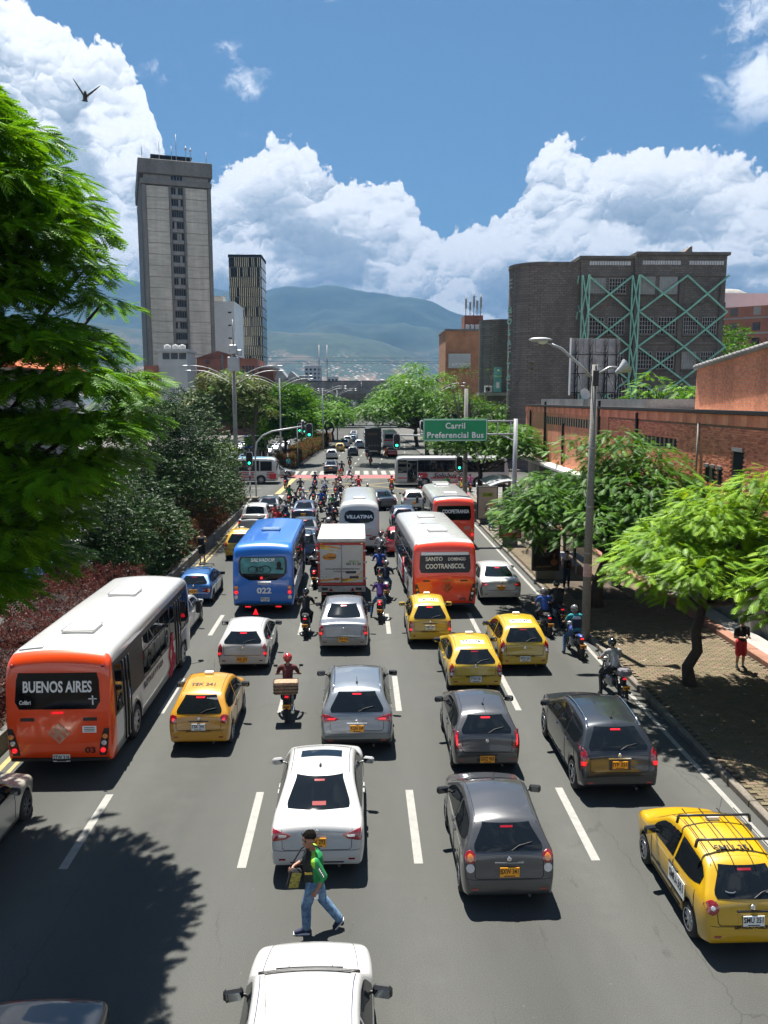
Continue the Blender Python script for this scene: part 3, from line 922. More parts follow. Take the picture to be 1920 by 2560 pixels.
def braced_building():
 t = thing('braced_building', 'dark brown stone building strapped with teal diagonal steel braces', 'building', (0, 98, 0))
 segs = []
 cx, cy_, r = 22.5, 4.0, 3.7
 pts = [(cx + r * math.cos(a), cy_ + r * math.sin(a)) for a in np.linspace(math.pi * .5, math.pi * 1.5, 24)]
 out = pts + [(26.6, .3), (26.6, 20), (cx + 1, 20)]
 b = MB(); b.prism([p for p in out], 0, 24.6, 'z'); b.build('round_corner', M_STONE, t)
 b = MB(); b.prism([(p[0] + (-.12 if p[0] < 26 else 0), p[1] - .12) for p in out], 24.6, 25.0, 'z'); b.build('coping', M_STONED, t)
 for i in range(6):
  for dz in (0, .45, .9):
   g = MB(); a0 = math.pi * 1.06
   p = Vector((cx + r * math.cos(a0), cy_ + r * math.sin(a0), 0))
   M = Matrix.Translation(p + Vector((0, 0, 23.3 - i * 3.9 - dz))) @ Matrix.Rotation(a0, 4, 'Z')
   g.box(-.05, .06, -.45, .45, -.1, .1, M=M); g.build('louvre', M_CONC, t)
 b = MB(); b.box(26.6, 33.0, 0, 30, 0, 25.3); b.build('wall', M_STONE, t)
 b = MB(); b.box(33.0, 44.0, -.6, 30, 0, 25.7); b.build('wall', M_STONE, t)
 b = MB(); b.box(26.4, 33.1, -.25, 30, 25.3, 25.65); b.box(33.0, 44.3, -.9, 30, 25.7, 26.05); b.build('coping', M_STONED, t)
 b = MB(); b.prism([(39.6, 26.05), (41.2, 26.05), (41.2, 27.4), (41.0, 27.4)], 3, 6, 'y'); b.build('roof_stair', M_STONED, t)
 for x0, x1, y in ((27.6, 32.6, 0), (33.8, 38.4, -.6), (39.4, 43.6, -.6)):
  s = MB(); s.box(x0, x1, y - .07, y + .2, 24.6, 25.05)
  so = s.build('glass_block_strip', pm('glass_block', (.55, .57, .57), .3, nz=(2, .15)), t)
  f = MB()
  for k in range(int((x1 - x0) / .3)):
   f.box(x0 + k * .3, x0 + k * .3 + .05, y - .1, y - .06, 24.6, 25.05)
  f.build('strip_bars', M_STONED, so)
 bays = [(27.5, 29.6, 0), (30.1, 32.1, 0), (33.4, 35.4, -.6), (36.0, 38.1, -.6), (39.1, 40.8, -.6), (41.4, 43.1, -.6)]
 for zc in (22.2, 17.5, 13.4, 9.4):
  for i, (x0, x1, y) in enumerate(bays):
   h = .85 if zc > 20 and i < 2 else .98
   if zc > 20 and i >= 4:
    continue
   pale = (zc > 20 and i in (2, 3)) or random.random() < .12
   w = MB(); w.box(x0, x1, y - .05, y + .1, zc - h, zc + h)
   wo = w.build('window', pm('pale_glazing', (.24, .27, .26), .3, nz=(.8, .3)) if pale else M_GLASS3, t)
   f = MB()
   n = 6
   for k in range(n + 1):
    xx = x0 + (x1 - x0) * k / n
    f.box(xx - .035, xx + .035, y - .10, y - .055, zc - h, zc + h)
   for k in range(5):
    zz = zc - h + 2 * h * k / 4
    f.box(x0, x1, y - .098, y - .06, zz - .03, zz + .03)
   f.build('glazing_bars', pm('old_white_frame', (.34, .33, .30), .7), wo)
   s = MB(); s.cbox(x0 - .15, x1 + .15, y - .3, y, zc - h - .25, zc - h - .05, .04); s.build('sill', M_STONED, t)
 for z in (20.2, 23.6, 15.6, 11.6, 7.4):
  for x0, x1, y in ((26.65, 32.95, 0), (33.1, 43.95, -.6)):
   s = MB(); s.cbox(x0, x1, y - .1, y, z - .35, z, .03); s.build('string_course', M_STONED, t)
 for x, y in ((38.6, -.6), (43.6, -.6), (26.9, 0), (33.3, -.6)):
  s = MB(); s.cbox(x - .3, x + .3, y - .22, y, 0, 23.2, .05); s.build('pilaster', M_STONED, t)
 zs = [23.3, 19.1, 15.0, 11.1, 7.2, 3.2]
 cols = [27.4, 32.7, 33.5, 39.1, 44.1]
 def bar(a, c, w=.135):
  m = MB(); m.tube([a, c], w, 4, smooth=False); m.build('brace', M_TEAL, t)
 for x0, x1, y in ((27.4, 32.7, -.55), (33.5, 39.1, -1.15), (39.1, 44.1, -1.15)):
  for k in range(5):
   bar((x0, y, zs[k]), (x1, y, zs[k + 1])); bar((x1, y - .12, zs[k]), (x0, y - .12, zs[k + 1]))
 for x in (32.9, 26.9):
  for k in range(5):
   bar((x - .25, -.9, zs[k]), (x + .35, -1.5, zs[k + 1]), .1); bar((x + .35, -1.5, zs[k]), (x - .25, -.9, zs[k + 1]), .1)
  for dx, y in ((-.3, -.9), (.4, -1.5)):
   bar((x + dx, y, 0), (x + dx, y, zs[0]), .1)
 for k in range(5):
  bar((26.3, -.3, zs[k]), (26.6, 3, zs[k + 1]), .1); bar((26.3, 3, zs[k]), (26.6, -.3, zs[k + 1]), .1)
 pts = [(19.6 + 2.6 * math.cos(a), 16.4 + 2.6 * math.sin(a)) for a in np.linspace(math.pi * .5, math.pi * 1.5, 16)]
 b = MB(); b.prism(pts + [(22.4, 13.8), (22.4, 19)], 0, 19.6, 'z'); b.build('wing', M_STONE, t)
 b = MB(); b.box(16.4, 20.9, 10.5, 13.0, 0, 9.2); b.build('low_wing', M_STONED, t)
 b = MB(); b.box(16.2, 21.0, 10.2, 13.2, 9.2, 9.6); b.build('ledge', M_CONC, t)
 for k in range(7):
  s = MB(); s.cbox(16.5 + k * .62, 16.85 + k * .62, 10.3, 10.6, 5.0, 7.4, .03); s.build('pillar', M_CONC, t)
 sg = MB(); sg.box(18.2, 19.2, 10.6, 10.75, 9.7, 13.0)
 so = sg.build('sign_board', pm('teal_board', (.12, .38, .36), .5, nz=(.8, .35)), t)
 w_ = MB(); w_.box(18.5, 18.95, 10.55, 10.59, 10.2, 11.0); w_.build('poster_print', M_WHITEINK, so)
 ac = MB(); ac.cbox(17.0, 18.0, 10.6, 11.2, 9.65, 10.5, .03); ao = ac.build('air_conditioner', FARC[2], t)
 fan = MB(); fan.lathe([(.3, 0), (.02, .02)], 12, Matrix.Translation((17.4, 10.58, 10.05)) @ Matrix.Rotation(R(90), 4, 'X')); fan.build('fan_grille', M_DARK, ao)
 for i, ch in enumerate('HOSPITAL'):
  text(ch, 1.0, M_TEAL, t, (18.72, 3.1, 19.6 - i * 1.35), (math.pi / 2, 0, R(-55)), bold=.02)
braced_building()

# ------------------------------------------------------------------ brick building along the pavement
M_BW = brick_mat('red_brick_wall', (0.78, 0.27, 0.13), (0.66, 0.21, 0.105), (0.46, 0.29, 0.20), .25, .085, 'y', .008)
BRK = [pm('brick_%d' % k, c, .9, nz=(2, .15), nz2=(30, .2), bump=(50, .2, .004)) for k, c in enumerate([(0.74, 0.25, 0.14), (0.64, 0.205, 0.115), (0.80, 0.30, 0.17), (0.55, 0.165, 0.10)])]
BX = 14.4
def brick_building():
 t = thing('brick_hall', 'long windowless red brick hall along the paved footway', 'building', (0, 0, .45))
 b = MB(); b.box(BX, 34, 46.1, 69.0, 3.6, 7.7); b.build('wall', M_BW, t)
 b = MB(); b.box(BX + .045, 34, 12, 46.05, 3.6, 7.7); WALL = b.build('wall', pm('mortar', (.26, .17, .12), .95, nz=(1.5, .25), nz2=(25, .2)), t)
 bl, bh = .25, .072
 q = MB(); q.cbox(0, .06, 0, bl, 0, bh, .005)
 mes = []
 for m in BRK:
  c = MB(); c.box(0, .06, 0, bl, 0, bh); mes.append(c.mesh('brick', m))
 sp = []
 row = 0; z = 3.62
 while z + bh < 7.24:
  y = 12 + (.13 if row % 2 else 0)
  while y + bl < 46.0:
   sp.append((y, z)); y += bl + .012
  z += bh + .013; row += 1
 holes = [(29.6, 30.4, 3.6, 6.3), (26.3, 27.1, 3.6, 5.9), (31.3, 31.6, 4.9, 5.5), (31.9, 32.2, 4.9, 5.5), (32.5, 32.8, 4.9, 5.5)] + [(36.0 + k * .55, 36.3 + k * .55, 6.0, 6.5) for k in range(10)]
 sp = [p for p in sp if not any(h[0] - .24 < p[0] < h[1] and h[2] - .07 < p[1] < h[3] for h in holes)]
 key = sorted(sp, key=lambda p: (p[0] - 28) ** 2 * .2 + (p[1] - 6.3) ** 2 * 6)
 rq = random.Random(8)
 for y, z in key[:300]:
  link('brick', mes[rq.choice((0, 0, 1, 2, 3))], t, (BX - .005 + rq.uniform(-.006, .004), y, z))
 rest = np.array(key[300:])
 rg = np.random.default_rng(4)
 base = np.array([(0, 0, 0), (.06, 0, 0), (.06, bl, 0), (0, bl, 0), (0, 0, bh), (.06, 0, bh), (.06, bl, bh), (0, bl, bh)])
 fb = np.array([(0, 4, 7, 3), (4, 5, 6, 7), (0, 1, 5, 4), (2, 3, 7, 6), (0, 3, 2, 1)])
 V = base[None] + np.c_[BX - .005 + rg.uniform(-.006, .004, len(rest)), rest][:, None, :]
 F = fb[None] + (np.arange(len(rest)) * 8)[:, None, None]
 mi = np.repeat(rg.choice([0, 0, 1, 2, 3], len(rest)), 5)
 tag(link('brick_field', arr_mesh('brick_field', V.reshape(-1, 3), F.reshape(-1, 4), BRK, midx=mi), t), kind='stuff')
 for h in holes[:5]:
  d = MB(); d.box(BX + .03, BX + .044, h[0], h[1], h[2], h[3]); d.build('slot_window', M_DARK, t)
  d = MB(); d.cbox(BX - .05, BX + .03, h[0] - .04, h[1] + .04, h[3] + .01, h[3] + .16, .01); d.build('lintel', M_CONCD, t)
 for h in holes[5:]:
  d = MB(); d.box(BX + .03, BX + .044, h[0], h[1], h[2], h[3]); d.build('vent_slot', M_DARK, t)
 for k in range(22):
  d = MB(); d.box(BX - .02, BX + .02, 49.0 + k * .6, 49.32 + k * .6, 6.45, 7.0); d.build('vent_slot', M_DARK, t)
  d = MB(); d.box(BX - .025, BX + .02, 49.35 + k * .6, 49.57 + k * .6, 6.45, 7.0); d.build('vent_block', pm('buff_block', (.42, .30, .18), .9), t)
 for y in (41.0, 47.6, 56, 61.5, 66.8):
  d = MB(); d.box(BX - .14, BX - .012, y, y + .16, 3.7, 6.6 + (y % 2)); d.build('downpipe', M_DARK, t)
 d = MB(); d.tube([(BX - .08, 33.5, 4.4), (BX - .08, 33.5, 7.3)], .04, 6); d.build('conduit', M_CONC, t)
 for k in range(115):
  y = 12 + k * .496
  d = MB(); d.box(BX - .05, BX + .2, y + .006, y + .49, 7.28, 7.70); d.build('soldier_course', BRK[k % 3], t)
 d = MB(); d.box(BX - .16, BX + .5, 12, 69.1, 7.72, 7.86); d.build('coping', M_DARK, t)
 r = MB(); r.box(BX + .5, 34, 12, 68.9, 7.62, 7.78); r.build('roof', pm('pale_roof', (0.374, 0.374, 0.360), .8, nz=(.3, .25), nz2=(3, .15)), t)
 g_ = MB(); g_.box(BX + .6, BX + 6.0, 42, 66, 7.8, 8.3); g_.build('roof_upstand', M_CONCD, t)
 d = MB(); d.box(BX + .3, 34, 12, 69, -.6, 3.58); d.build('ground_storey', pm('grey_render', (.20, .19, .175), .9, nz=(.7, .25), nz2=(6, .15)), t)
 for k in range(11):
  y = 13 + k * 5.0
  p = MB(); p.cbox(BX - .1, BX + .35, y, y + 1.0, -.33, 3.55, .03); p.build('pillar', M_CONC, t)
  if k < 10:
   s = MB(); s.box(BX + .22, BX + .296, y + 1.4, y + 4.6, .3, 3.1); so = s.build('shutter', pm('dark_shutter', (.018, .018, .02), .6), t)
   for j in range(9):
    l = MB(); l.cbox(BX + .19, BX + .24, y + 1.42, y + 4.58, .36 + j * .3, .60 + j * .3, .012); l.build('shutter_slat', MATS['dark_shutter'], so)
 d = MB(); d.cbox(BX - .9, BX + .3, 46.5, 69.4, 3.36, 3.58, .04); d.build('canopy', pm('pale_canopy', (.6, .6, .58), .7, nz=(1, .15)), t)
 c = MB()
 for k in range(16):
  c.ball((BX + .12, 24.4 + .02 * math.sin(k), .55 + k * .13), (.03, .03, .055), 6, 4)
 c.build('chain', M_WHITEINK, t)
 u = MB()
 u.add([(BX + 1.2, 12, 7.8), (BX + 1.2, 37, 7.8), (BX + 1.2, 37, 9.7), (BX + 1.2, 24, 10.9), (BX + 1.2, 12, 11.9), (34, 12, 7.8), (34, 37, 7.8), (34, 37, 9.7), (34, 24, 10.9), (34, 12, 11.9)],
   [(0, 4, 3, 2, 1), (1, 2, 7, 6), (2, 3, 8, 7), (3, 4, 9, 8)])
 u.build('upper_wall', M_BW, t)
 d = MB(); d.tube([(BX + 1.15, 37.1, 9.75), (BX + 1.15, 24, 10.95), (BX + 1.15, 12, 11.95)], .12, 6); d.build('gable_coping', M_CONCD, t)
 for k in range(5):
  s = MB(); s.box(BX + 1.16, BX + 1.22, 27.4 + k * .34, 27.6 + k * .34, 9.0, 9.55); s.build('vent_slot', M_DARK, t)
 w = MB()
 pts = []
 for k in range(44 * 10):
  a = k / 10 * 2 * math.pi; f = k / 440
  y = 37 - 16 * f; z = np.interp(y, [24, 37], [11.1, 9.9])
  pts.append((BX + 1.1 + .15 * math.cos(a), y + .05 * math.sin(a), z + .15 * math.sin(a)))
 w.tube(pts, .010, 3); w.build('razor_wire', M_DARK, t)
brick_building()

def billboard():
 t = thing('billboard', 'big billboard seen from behind on the brick hall\'s roof', 'billboard', (15.8, 60, 8.23), R(6))
 b = MB()
 for i in range(4):
  for j in range(4):
   p = MB(); p.cbox(i * .92 + .01, i * .92 + .91, 0, .06, .9 + j * 1.02, 1.9 + j * 1.02, .01)
   p.build('panel', pm('zinc_sheet', (.22, .24, .26), .45, .5, nz=(1, .35), nz2=(5, .2)), t)
 for x in (.3, 1.4, 2.6, 3.5):
  p = MB(); p.tube([(x, -.1, 0), (x, -.1, 5)], .05, 4); p.tube([(x, -.55, 0), (x, -.55, 4.9)], .04, 4)
  for k in range(8):
   p.tube([(x, -.1, k * .6), (x, -.55, k * .6 + .6)], .022, 4); p.tube([(x, -.1, k * .6), (x, -.55, k * .6)], .022, 4)
  p.tube([(x, -.55, 2.5), (x, -3.2, 0)], .045, 4)
  p.build('lattice_post', M_DARK, t)
 for z in (1.0, 2.4, 3.8):
  p = MB(); p.tube([(0, -.14, z), (3.7, -.14, z)], .035, 4); p.build('rail', M_DARK, t)
 p = MB(); p.box(-.12, -.02, -.02, .1, .8, 5.0); p.build('edge_trim', M_WHITEINK, t)
billboard()
def roof_dish():
 t = thing('satellite_dish', 'pale satellite dish on the brick hall\'s roof edge behind the lamp post', 'satellite dish', (14.9, 53.0, 8.31))
 d = MB(); M = Matrix.Translation((0, -.15, .75)) @ Matrix.Rotation(R(70), 4, 'X') @ Matrix.Rotation(R(15), 4, 'Y')
 d.lathe([(.01, -.09), (.2, -.06), (.34, .01), (.37, .05), (.36, .05), (.2, -.04), (.01, -.07)], 20, M); d.build('dish', FARC[2], t)
 p = MB(); p.tube([(0, 0, 0), (0, 0, .7)], .04, 6); p.tube([(0, -.15, .75), (0, -.6, .8)], .02, 5); p.build('mount', M_STEEL, t)
roof_dish()

# ------------------------------------------------------------------ other buildings right of the road
def side_blocks():
 t = thing('brick_flats', 'orange brick apartment block with pale floor bands at the frame\'s edge', 'building', (76, 168, 0), R(-38))
 b = MB(); b.box(0, 40, 0, 16, 0, 27.5); b.build('wall', pm('orange_brick', (.40, .16, .095), .9, nz=(.4, .15), nz2=(6, .15)), t)
 for i in range(9):
  s = MB(); s.box(-.1, 40.1, -.12, .1, i * 3.1 + .2, i * 3.1 + .55); s.build('floor_band', FARC[1], t)
  for j in range(9):
   w = MB(); w.box(1.2 + j * 4.4, 2.6 + j * 4.4, -.08, .05, i * 3.1 + .9, i * 3.1 + 2.5); w.build('window', M_GLASS2 if (i + j) % 3 else FARC[1], t)
 t = thing('pale_mall', 'pale blue-grey modern block behind the brick flats', 'building', (62, 176, 0))
 b = MB(); b.box(0, 30, 0, 20, 0, 31.5); b.build('wall', pm('pale_cladding', (.52, .56, .60), .6, nz=(.3, .08)), t)
 b = MB(); b.box(.8, 8, -.1, .1, 27.5, 29.6); b.build('window', pm('blue_glass', (.03, .08, .16), .1, 0, .8), t)
 for j, x in enumerate((10.5, 13.5, 16.5)):
  b = MB(); b.box(x, x + 1.2, -.1, .1, 22, 29.5); b.build('window', M_GLASS2, t)
 b = MB(); b.box(.6, 5, -.12, .1, 15, 21); b.build('banner', pm('banner_teal', (.05, .45, .40), .6, nz=(.4, .5)), t)
 d = MB(); d.lathe([(6, 31.5), (5.6, 32.4), (4, 33.2), (1, 33.6), (.02, 33.7)], 20, Matrix.Translation((21, 10, 0))); d.build('dome', M_CONC, t)
 t = thing('antenna_building', 'orange building crowded with rooftop antennas left of the braced building', 'building', (18.4, 172, 0))
 b = MB(); b.box(0, 12, 0, 14, 0, 23.0); b.build('wall', pm('orange_render', (.44, .20, .10), .9, nz=(.4, .2), nz2=(4, .15)), t)
 b = MB(); b.box(-.2, 12.2, -.2, 14.2, 23.0, 23.4); b.build('coping', M_CONCD, t)
 b = MB(); b.box(4.2, 8.2, 2, 7, 23.4, 26.4); b.build('plant_room', M_BRKD, t)
 for x, z, h in ((4.6, 26.4, 4.2), (5.5, 26.4, 3.4), (6.3, 26.4, 5.0), (7.0, 26.4, 3.8), (7.8, 26.4, 4.6)):
  a = MB(); a.tube([(x, 3, z), (x, 3, z + h)], .09, 5); a.cbox(x - .2, x + .2, 2.7, 2.95, z + h * .35, z + h * .85, .04); a.build('antenna', M_CONC, t)
 for k in range(3):
  a = MB(); a.cbox(4.4 + k * 1.0, 5.2 + k * 1.0, 1.0, 1.7, 23.4, 24.4, .05); a.build('cooling_unit', FARC[2], t)
 b = MB(); b.box(.6, 5.2, -1.2, .1, 15.2, 18.2); b.build('balcony', FARC[2], t)
 text('AUTORIZADO', .9, M_WHITEINK, t, (3.2, -1.25, 15.9), bold=.02, fit=4.0)
side_blocks()

# ================================================================== plants
def leaf_mat(name, col, trans, tw=0.30, rough=.5):
 m = bpy.data.materials.new(name); m.use_nodes = True
 t = m.node_tree; b = t.nodes['Principled BSDF']; n = N(t)
 tc = n.new('ShaderNodeTexCoord')
 ns = n.noise(tc.outputs['Object'], .9, 3, .6)
 k = n.mrange(ns.outputs[0], .3, .7, .62, 1.38)
 kk = n.comb(k, n.math('POWER', k, .8), k)
 b.inputs['Roughness'].default_value = rough
 b.inputs['Specular IOR Level'].default_value = .22
 n.link(n.mix(1.0, c4(col), kk, 'MULTIPLY'), b.inputs['Base Color'])
 tr = n.new('ShaderNodeBsdfTranslucent'); n.link(n.mix(1.0, c4(trans), kk, 'MULTIPLY'), tr.inputs[0])
 mx = n.new('ShaderNodeMixShader'); mx.inputs[0].default_value = tw
 n.link(b.outputs[0], mx.inputs[1]); n.link(tr.outputs[0], mx.inputs[2])
 n.link(mx.outputs[0], t.nodes['Material Output'].inputs['Surface'])
 return m
BARK = pm('bark', (0.055, 0.042, 0.032), .95, nz=((3, 3, .6), .4), nz2=(18, .3), bump=(25, .7, .02))
BARKG = pm('grey_bark', (0.12, 0.105, 0.085), .95, nz=((3, 3, .6), .35), bump=(25, .6, .02))
G_FEA = [leaf_mat('feather_leaf_a', (0.079, 0.205, 0.005), (0.150, 0.348, 0.005)), leaf_mat('feather_leaf_b', (0.120, 0.273, 0.007), (0.231, 0.442, 0.007)), leaf_mat('feather_leaf_c', (0.048, 0.136, 0.005), (0.089, 0.227, 0.004))]
G_LIM = [leaf_mat('lime_leaf_a', (0.150, 0.291, 0.010), (0.296, 0.459, 0.009)), leaf_mat('lime_leaf_b', (0.218, 0.366, 0.014), (0.414, 0.556, 0.011)), leaf_mat('lime_leaf_c', (0.089, 0.190, 0.008), (0.163, 0.290, 0.005))]
G_DRK = [leaf_mat('street_leaf_a', (0.055, 0.149, 0.009), (0.106, 0.255, 0.009)), leaf_mat('street_leaf_b', (0.086, 0.196, 0.010), (0.155, 0.332, 0.009)), leaf_mat('street_leaf_c', (0.034, 0.101, 0.007), (0.063, 0.166, 0.007))]
G_OLV = [leaf_mat('olive_leaf_a', (0.096, 0.136, 0.024), (0.136, 0.184, 0.024)), leaf_mat('olive_leaf_b', (0.136, 0.168, 0.036), (0.176, 0.224, 0.032)), leaf_mat('olive_leaf_c', (0.056, 0.088, 0.020), (0.080, 0.128, 0.016))]
G_GRY = [leaf_mat('glossy_leaf_a', (0.020, 0.050, 0.010), (0.024, 0.062, 0.008), .2, .5), leaf_mat('glossy_leaf_b', (0.034, 0.074, 0.018), (0.043, 0.094, 0.015), .2, .5), leaf_mat('glossy_leaf_c', (0.011, 0.030, 0.006), (0.014, 0.038, 0.005), .2, .5)]
G_RED = [leaf_mat('red_leaf_a', (0.078, 0.025, 0.020), (0.109, 0.027, 0.020), .35), leaf_mat('red_leaf_b', (0.136, 0.051, 0.041), (0.177, 0.054, 0.034), .35), leaf_mat('red_leaf_c', (0.038, 0.014, 0.012), (0.054, 0.014, 0.010), .35)]
G_COP = [leaf_mat('copper_leaf_a', (0.116, 0.044, 0.017), (0.163, 0.054, 0.014), .35), leaf_mat('copper_leaf_b', (0.177, 0.074, 0.034), (0.218, 0.082, 0.020), .35), leaf_mat('copper_leaf_c', (0.041, 0.038, 0.010), (0.054, 0.054, 0.010), .35)]

G_FAR = [G_COP[0], G_DRK[2], G_COP[1]]

def frond_proto(pairs=10, lw=.060, fold=.2):
 """feather-like compound leaf along +x, unit length"""
 V = []; F = []
 for i in range(pairs):
  u = (i + .6) / (pairs + .3)
  ln = .34 * math.sin(math.pi * min(.12 + u * .86, 1)) ** .7 + .03
  z0 = -.22 * u * u
  for sg in (-1, 1):
   a = R(62 - 26 * u)
   dx, dy = math.cos(a), sg * math.sin(a)
   px, py = -dy, dx
   b = len(V)
   e = (u + dx * ln, dy * ln, z0 - fold * ln)
   V += [(u + px * lw * .5, py * lw * .5, z0), (u - px * lw * .5, -py * lw * .5, z0 + .01), e]
   F.append((b, b + 1, b + 2))
 return np.array(V), np.array(F)
def sprig_proto(n=7, size=.34, seed=1):
 """twig with oval leaves"""
 r = np.random.default_rng(seed)
 V = []; F = []
 for i in range(n):
  c = np.array([r.uniform(.1, 1), r.uniform(-.35, .35), r.uniform(-.3, .3)])
  d = np.array([r.uniform(.2, 1), r.uniform(-1, 1), r.uniform(-.6, .6)]); d /= np.linalg.norm(d)
  q = np.cross(d, r.normal(size=3)); q /= np.linalg.norm(q)
  s = size * r.uniform(.7, 1.2)
  b = len(V)
  V += [c + q * s * .26, c + d * s * 1.05, c - q * s * .26]
  F.append((b, b + 1, b + 2))
 return np.array(V), np.array(F)

def scatter(proto, pos, direc, up, size, rng, nm, mats, name, parent):
 """many copies of a leaf proto as one crown mesh"""
 PV, PF = proto
 n = len(pos)
 X = direc / np.maximum(np.linalg.norm(direc, axis=1, keepdims=True), 1e-6)
 Yv = np.cross(up, X); Yv /= np.maximum(np.linalg.norm(Yv, axis=1, keepdims=True), 1e-6)
 Z = np.cross(X, Yv)
 Mx = np.stack([X, Yv, Z], -1) * size[:, None, None]
 V = np.einsum('nij,vj->nvi', Mx, PV) + pos[:, None, :]
 F = PF[None] + (np.arange(n) * len(PV))[:, None, None]
 w = rng.choice(3, n, p=[.5, .28, .22])
 mi = np.repeat(w, len(PF))
 return link(name, arr_mesh(name, V.reshape(-1, 3), F.reshape(-1, PF.shape[1]), mats, midx=mi), parent)

def pad_points(pads, dens, rng, flat=True):
 P = []; D = []; U = []
 for cx, cy, cz, rx, ry, rz in pads:
  n = max(int(dens * rx * ry), 8)
  a = rng.uniform(0, 2 * np.pi, n); rr = np.sqrt(rng.uniform(0, 1, n))
  h = np.sqrt(np.maximum(1 - rr ** 2, 0))
  top = rng.uniform(size=n) < (.72 if flat else .6)
  z = np.where(top, h * rng.uniform(.55, 1, n), -h * rng.uniform(0, .9, n))
  p = np.c_[cx + rx * rr * np.cos(a), cy + ry * rr * np.sin(a), cz + rz * z - (.22 * rx * rr ** 2 if flat else 0)]
  d = np.c_[np.cos(a) * (.35 + rr), np.sin(a) * (.35 + rr), rng.normal(-.05, .22, n) - .25 * rr ** 2]
  d[:, :2] += rng.normal(0, .45, (n, 2))
  u = np.c_[rng.normal(0, .17, n), rng.normal(0, .17, n), np.ones(n)]
  P.append(p); D.append(d); U.append(u)
 return np.concatenate(P), np.concatenate(D), np.concatenate(U)

def limbs(base, fork, targets, r0, mat, parent, rng, name='trunk', wob=.12):
 m = MB()
 b = Vector(base); f = Vector(fork)
 pts = [b + (f - b) * t + Vector((rng.normal(0, wob), rng.normal(0, wob), 0)) * math.sin(t * math.pi) for t in np.linspace(0, 1, 6)]
 pts[0] = b - Vector((0, 0, .1))
 m.tube(pts, [r0 * 1.35] + list(np.linspace(r0, r0 * .72, 5)), 10)
 for T in targets:
  T = Vector(T)
  d = T - f
  st = b + (f - b) * rng.uniform(.82, 1.0)
  mid = st + d * .45 + Vector((rng.normal(0, .15), rng.normal(0, .15), abs(rng.normal(0, .2)) - .1 * d.length))
  q = []
  for t in np.linspace(0, 1, 7):
   q.append(st * (1 - t) ** 2 + mid * 2 * t * (1 - t) + T * t * t)
  k = min(.55, .25 + .06 * d.length)
  m.tube(q, list(np.linspace(r0 * k, r0 * .07, 7)), 6)
  for _ in range(3):
   s = q[rng.integers(3, 6)]
   e = s + Vector((rng.normal(0, .6), rng.normal(0, .6), rng.uniform(.0, .5)))
   m.tube([s, (s + e) / 2 + Vector((0, 0, .08)), e], [r0 * .12, r0 * .08, r0 * .03], 5)
 return m.build(name, mat, parent)

FROND = frond_proto(8, .105); FROND_M = frond_proto(7, .13, .12); FROND_S = frond_proto(5, .19)
SPRIG = sprig_proto(8, .36, 2); SPRIG_S = sprig_proto(6, .5, 3)
def tree(name, label, base, fork, pads, dens, mats, proto, size, seed, r0=.16, group=None, bark=BARK, flat=True, extra_limbs=14):
 rng = np.random.default_rng(seed)
 t = thing(name, label, 'tree', base, 0, group)
 bl = np.array(base)
 pl = [(p[0] - bl[0], p[1] - bl[1], p[2] - bl[2]) + tuple(p[3:]) for p in pads]
 k = rng.permutation(len(pl))[:extra_limbs]
 limbs((0, 0, 0), tuple(np.array(fork) - bl), [pl[i][:3] for i in k], r0, bark, t, rng)
 P, D, U = pad_points(pl, dens, rng, flat)
 s = rng.uniform(size[0], size[1], len(P))
 scatter(proto, P, D, U, s, rng, 3, mats, 'crown', t)
 return t

def umbrella(c, r, z0, z1, n, rng, pr=(.9, 1.5), flat=.38, shell=.8, tier=3):
 """pads arranged in tiers under a dome"""
 out = []
 for i in range(n):
  a = rng.uniform(0, 2 * math.pi); q = math.sqrt(rng.uniform(0, 1))
  u = rng.integers(0, tier) / max(tier - 1, 1) + rng.normal(0, .08)
  zt = z0 + (z1 - z0) * (1 - .75 * q ** 2.2) * (.45 + .55 * u) if rng.uniform() < shell else rng.uniform(z0, z0 + (z1 - z0) * .6)
  s = rng.uniform(*pr)
  out.append((c[0] + r[0] * q * math.cos(a), c[1] + r[1] * q * math.sin(a), zt, s, s, s * flat))
 return out

rg = np.random.default_rng(42)
pads = []
tips = [(14.8, -6.6), (14.2, -6.0), (13.6, -5.5), (13.0, -5.0), (12.3, -4.65), (11.6, -4.45), (11.0, -4.7), (10.3, -4.85), (9.8, -4.0), (9.2, -3.35), (8.5, -3.5), (7.85, -3.65), (7.3, -4.2), (6.6, -4.9), (6.0, -5.3), (5.5, -6.0)]
for z, xt in tips:
 xt -= .55 if 7 < z < 10.2 else .25
 far_y = 1.6 if z > 10 else 0  # upper crown extended to shade the leaves below
 for k in range(5):
  y = (13.2, 14.0, 14.8, 15.5, 16.2 + far_y)[k] + rg.uniform(-.4, .4) - (.7 if z < 7 else 0)
  s = rg.uniform(.65, .95)
  pads.append((xt - s * .8 - rg.uniform(0, .5) * (k % 3), y, z + rg.normal(0, .10) - .1, s, s * 1.1, s * .15))
 for k in range(5):
  s = rg.uniform(.9, 1.3)
  pads.append((xt - 1.6 - rg.uniform(0, 2.8), rg.uniform(12.4, 16.6 + far_y), z + rg.normal(0, .12), s, s, s * .17))
for k in range(30):
 pads.append((rg.uniform(-11.5, -6.8), rg.uniform(12.5, 18), rg.uniform(7, 14), 1.4, 1.4, .3))
tree('feathery_tree', 'huge feathery green tree overhanging the road at the frame edge', (-11.6, 14.4, .2), (-11.0, 14.4, 5.2), pads, 190, G_FEA, FROND_M, (.27, .46), 7, r0=.34, extra_limbs=26)

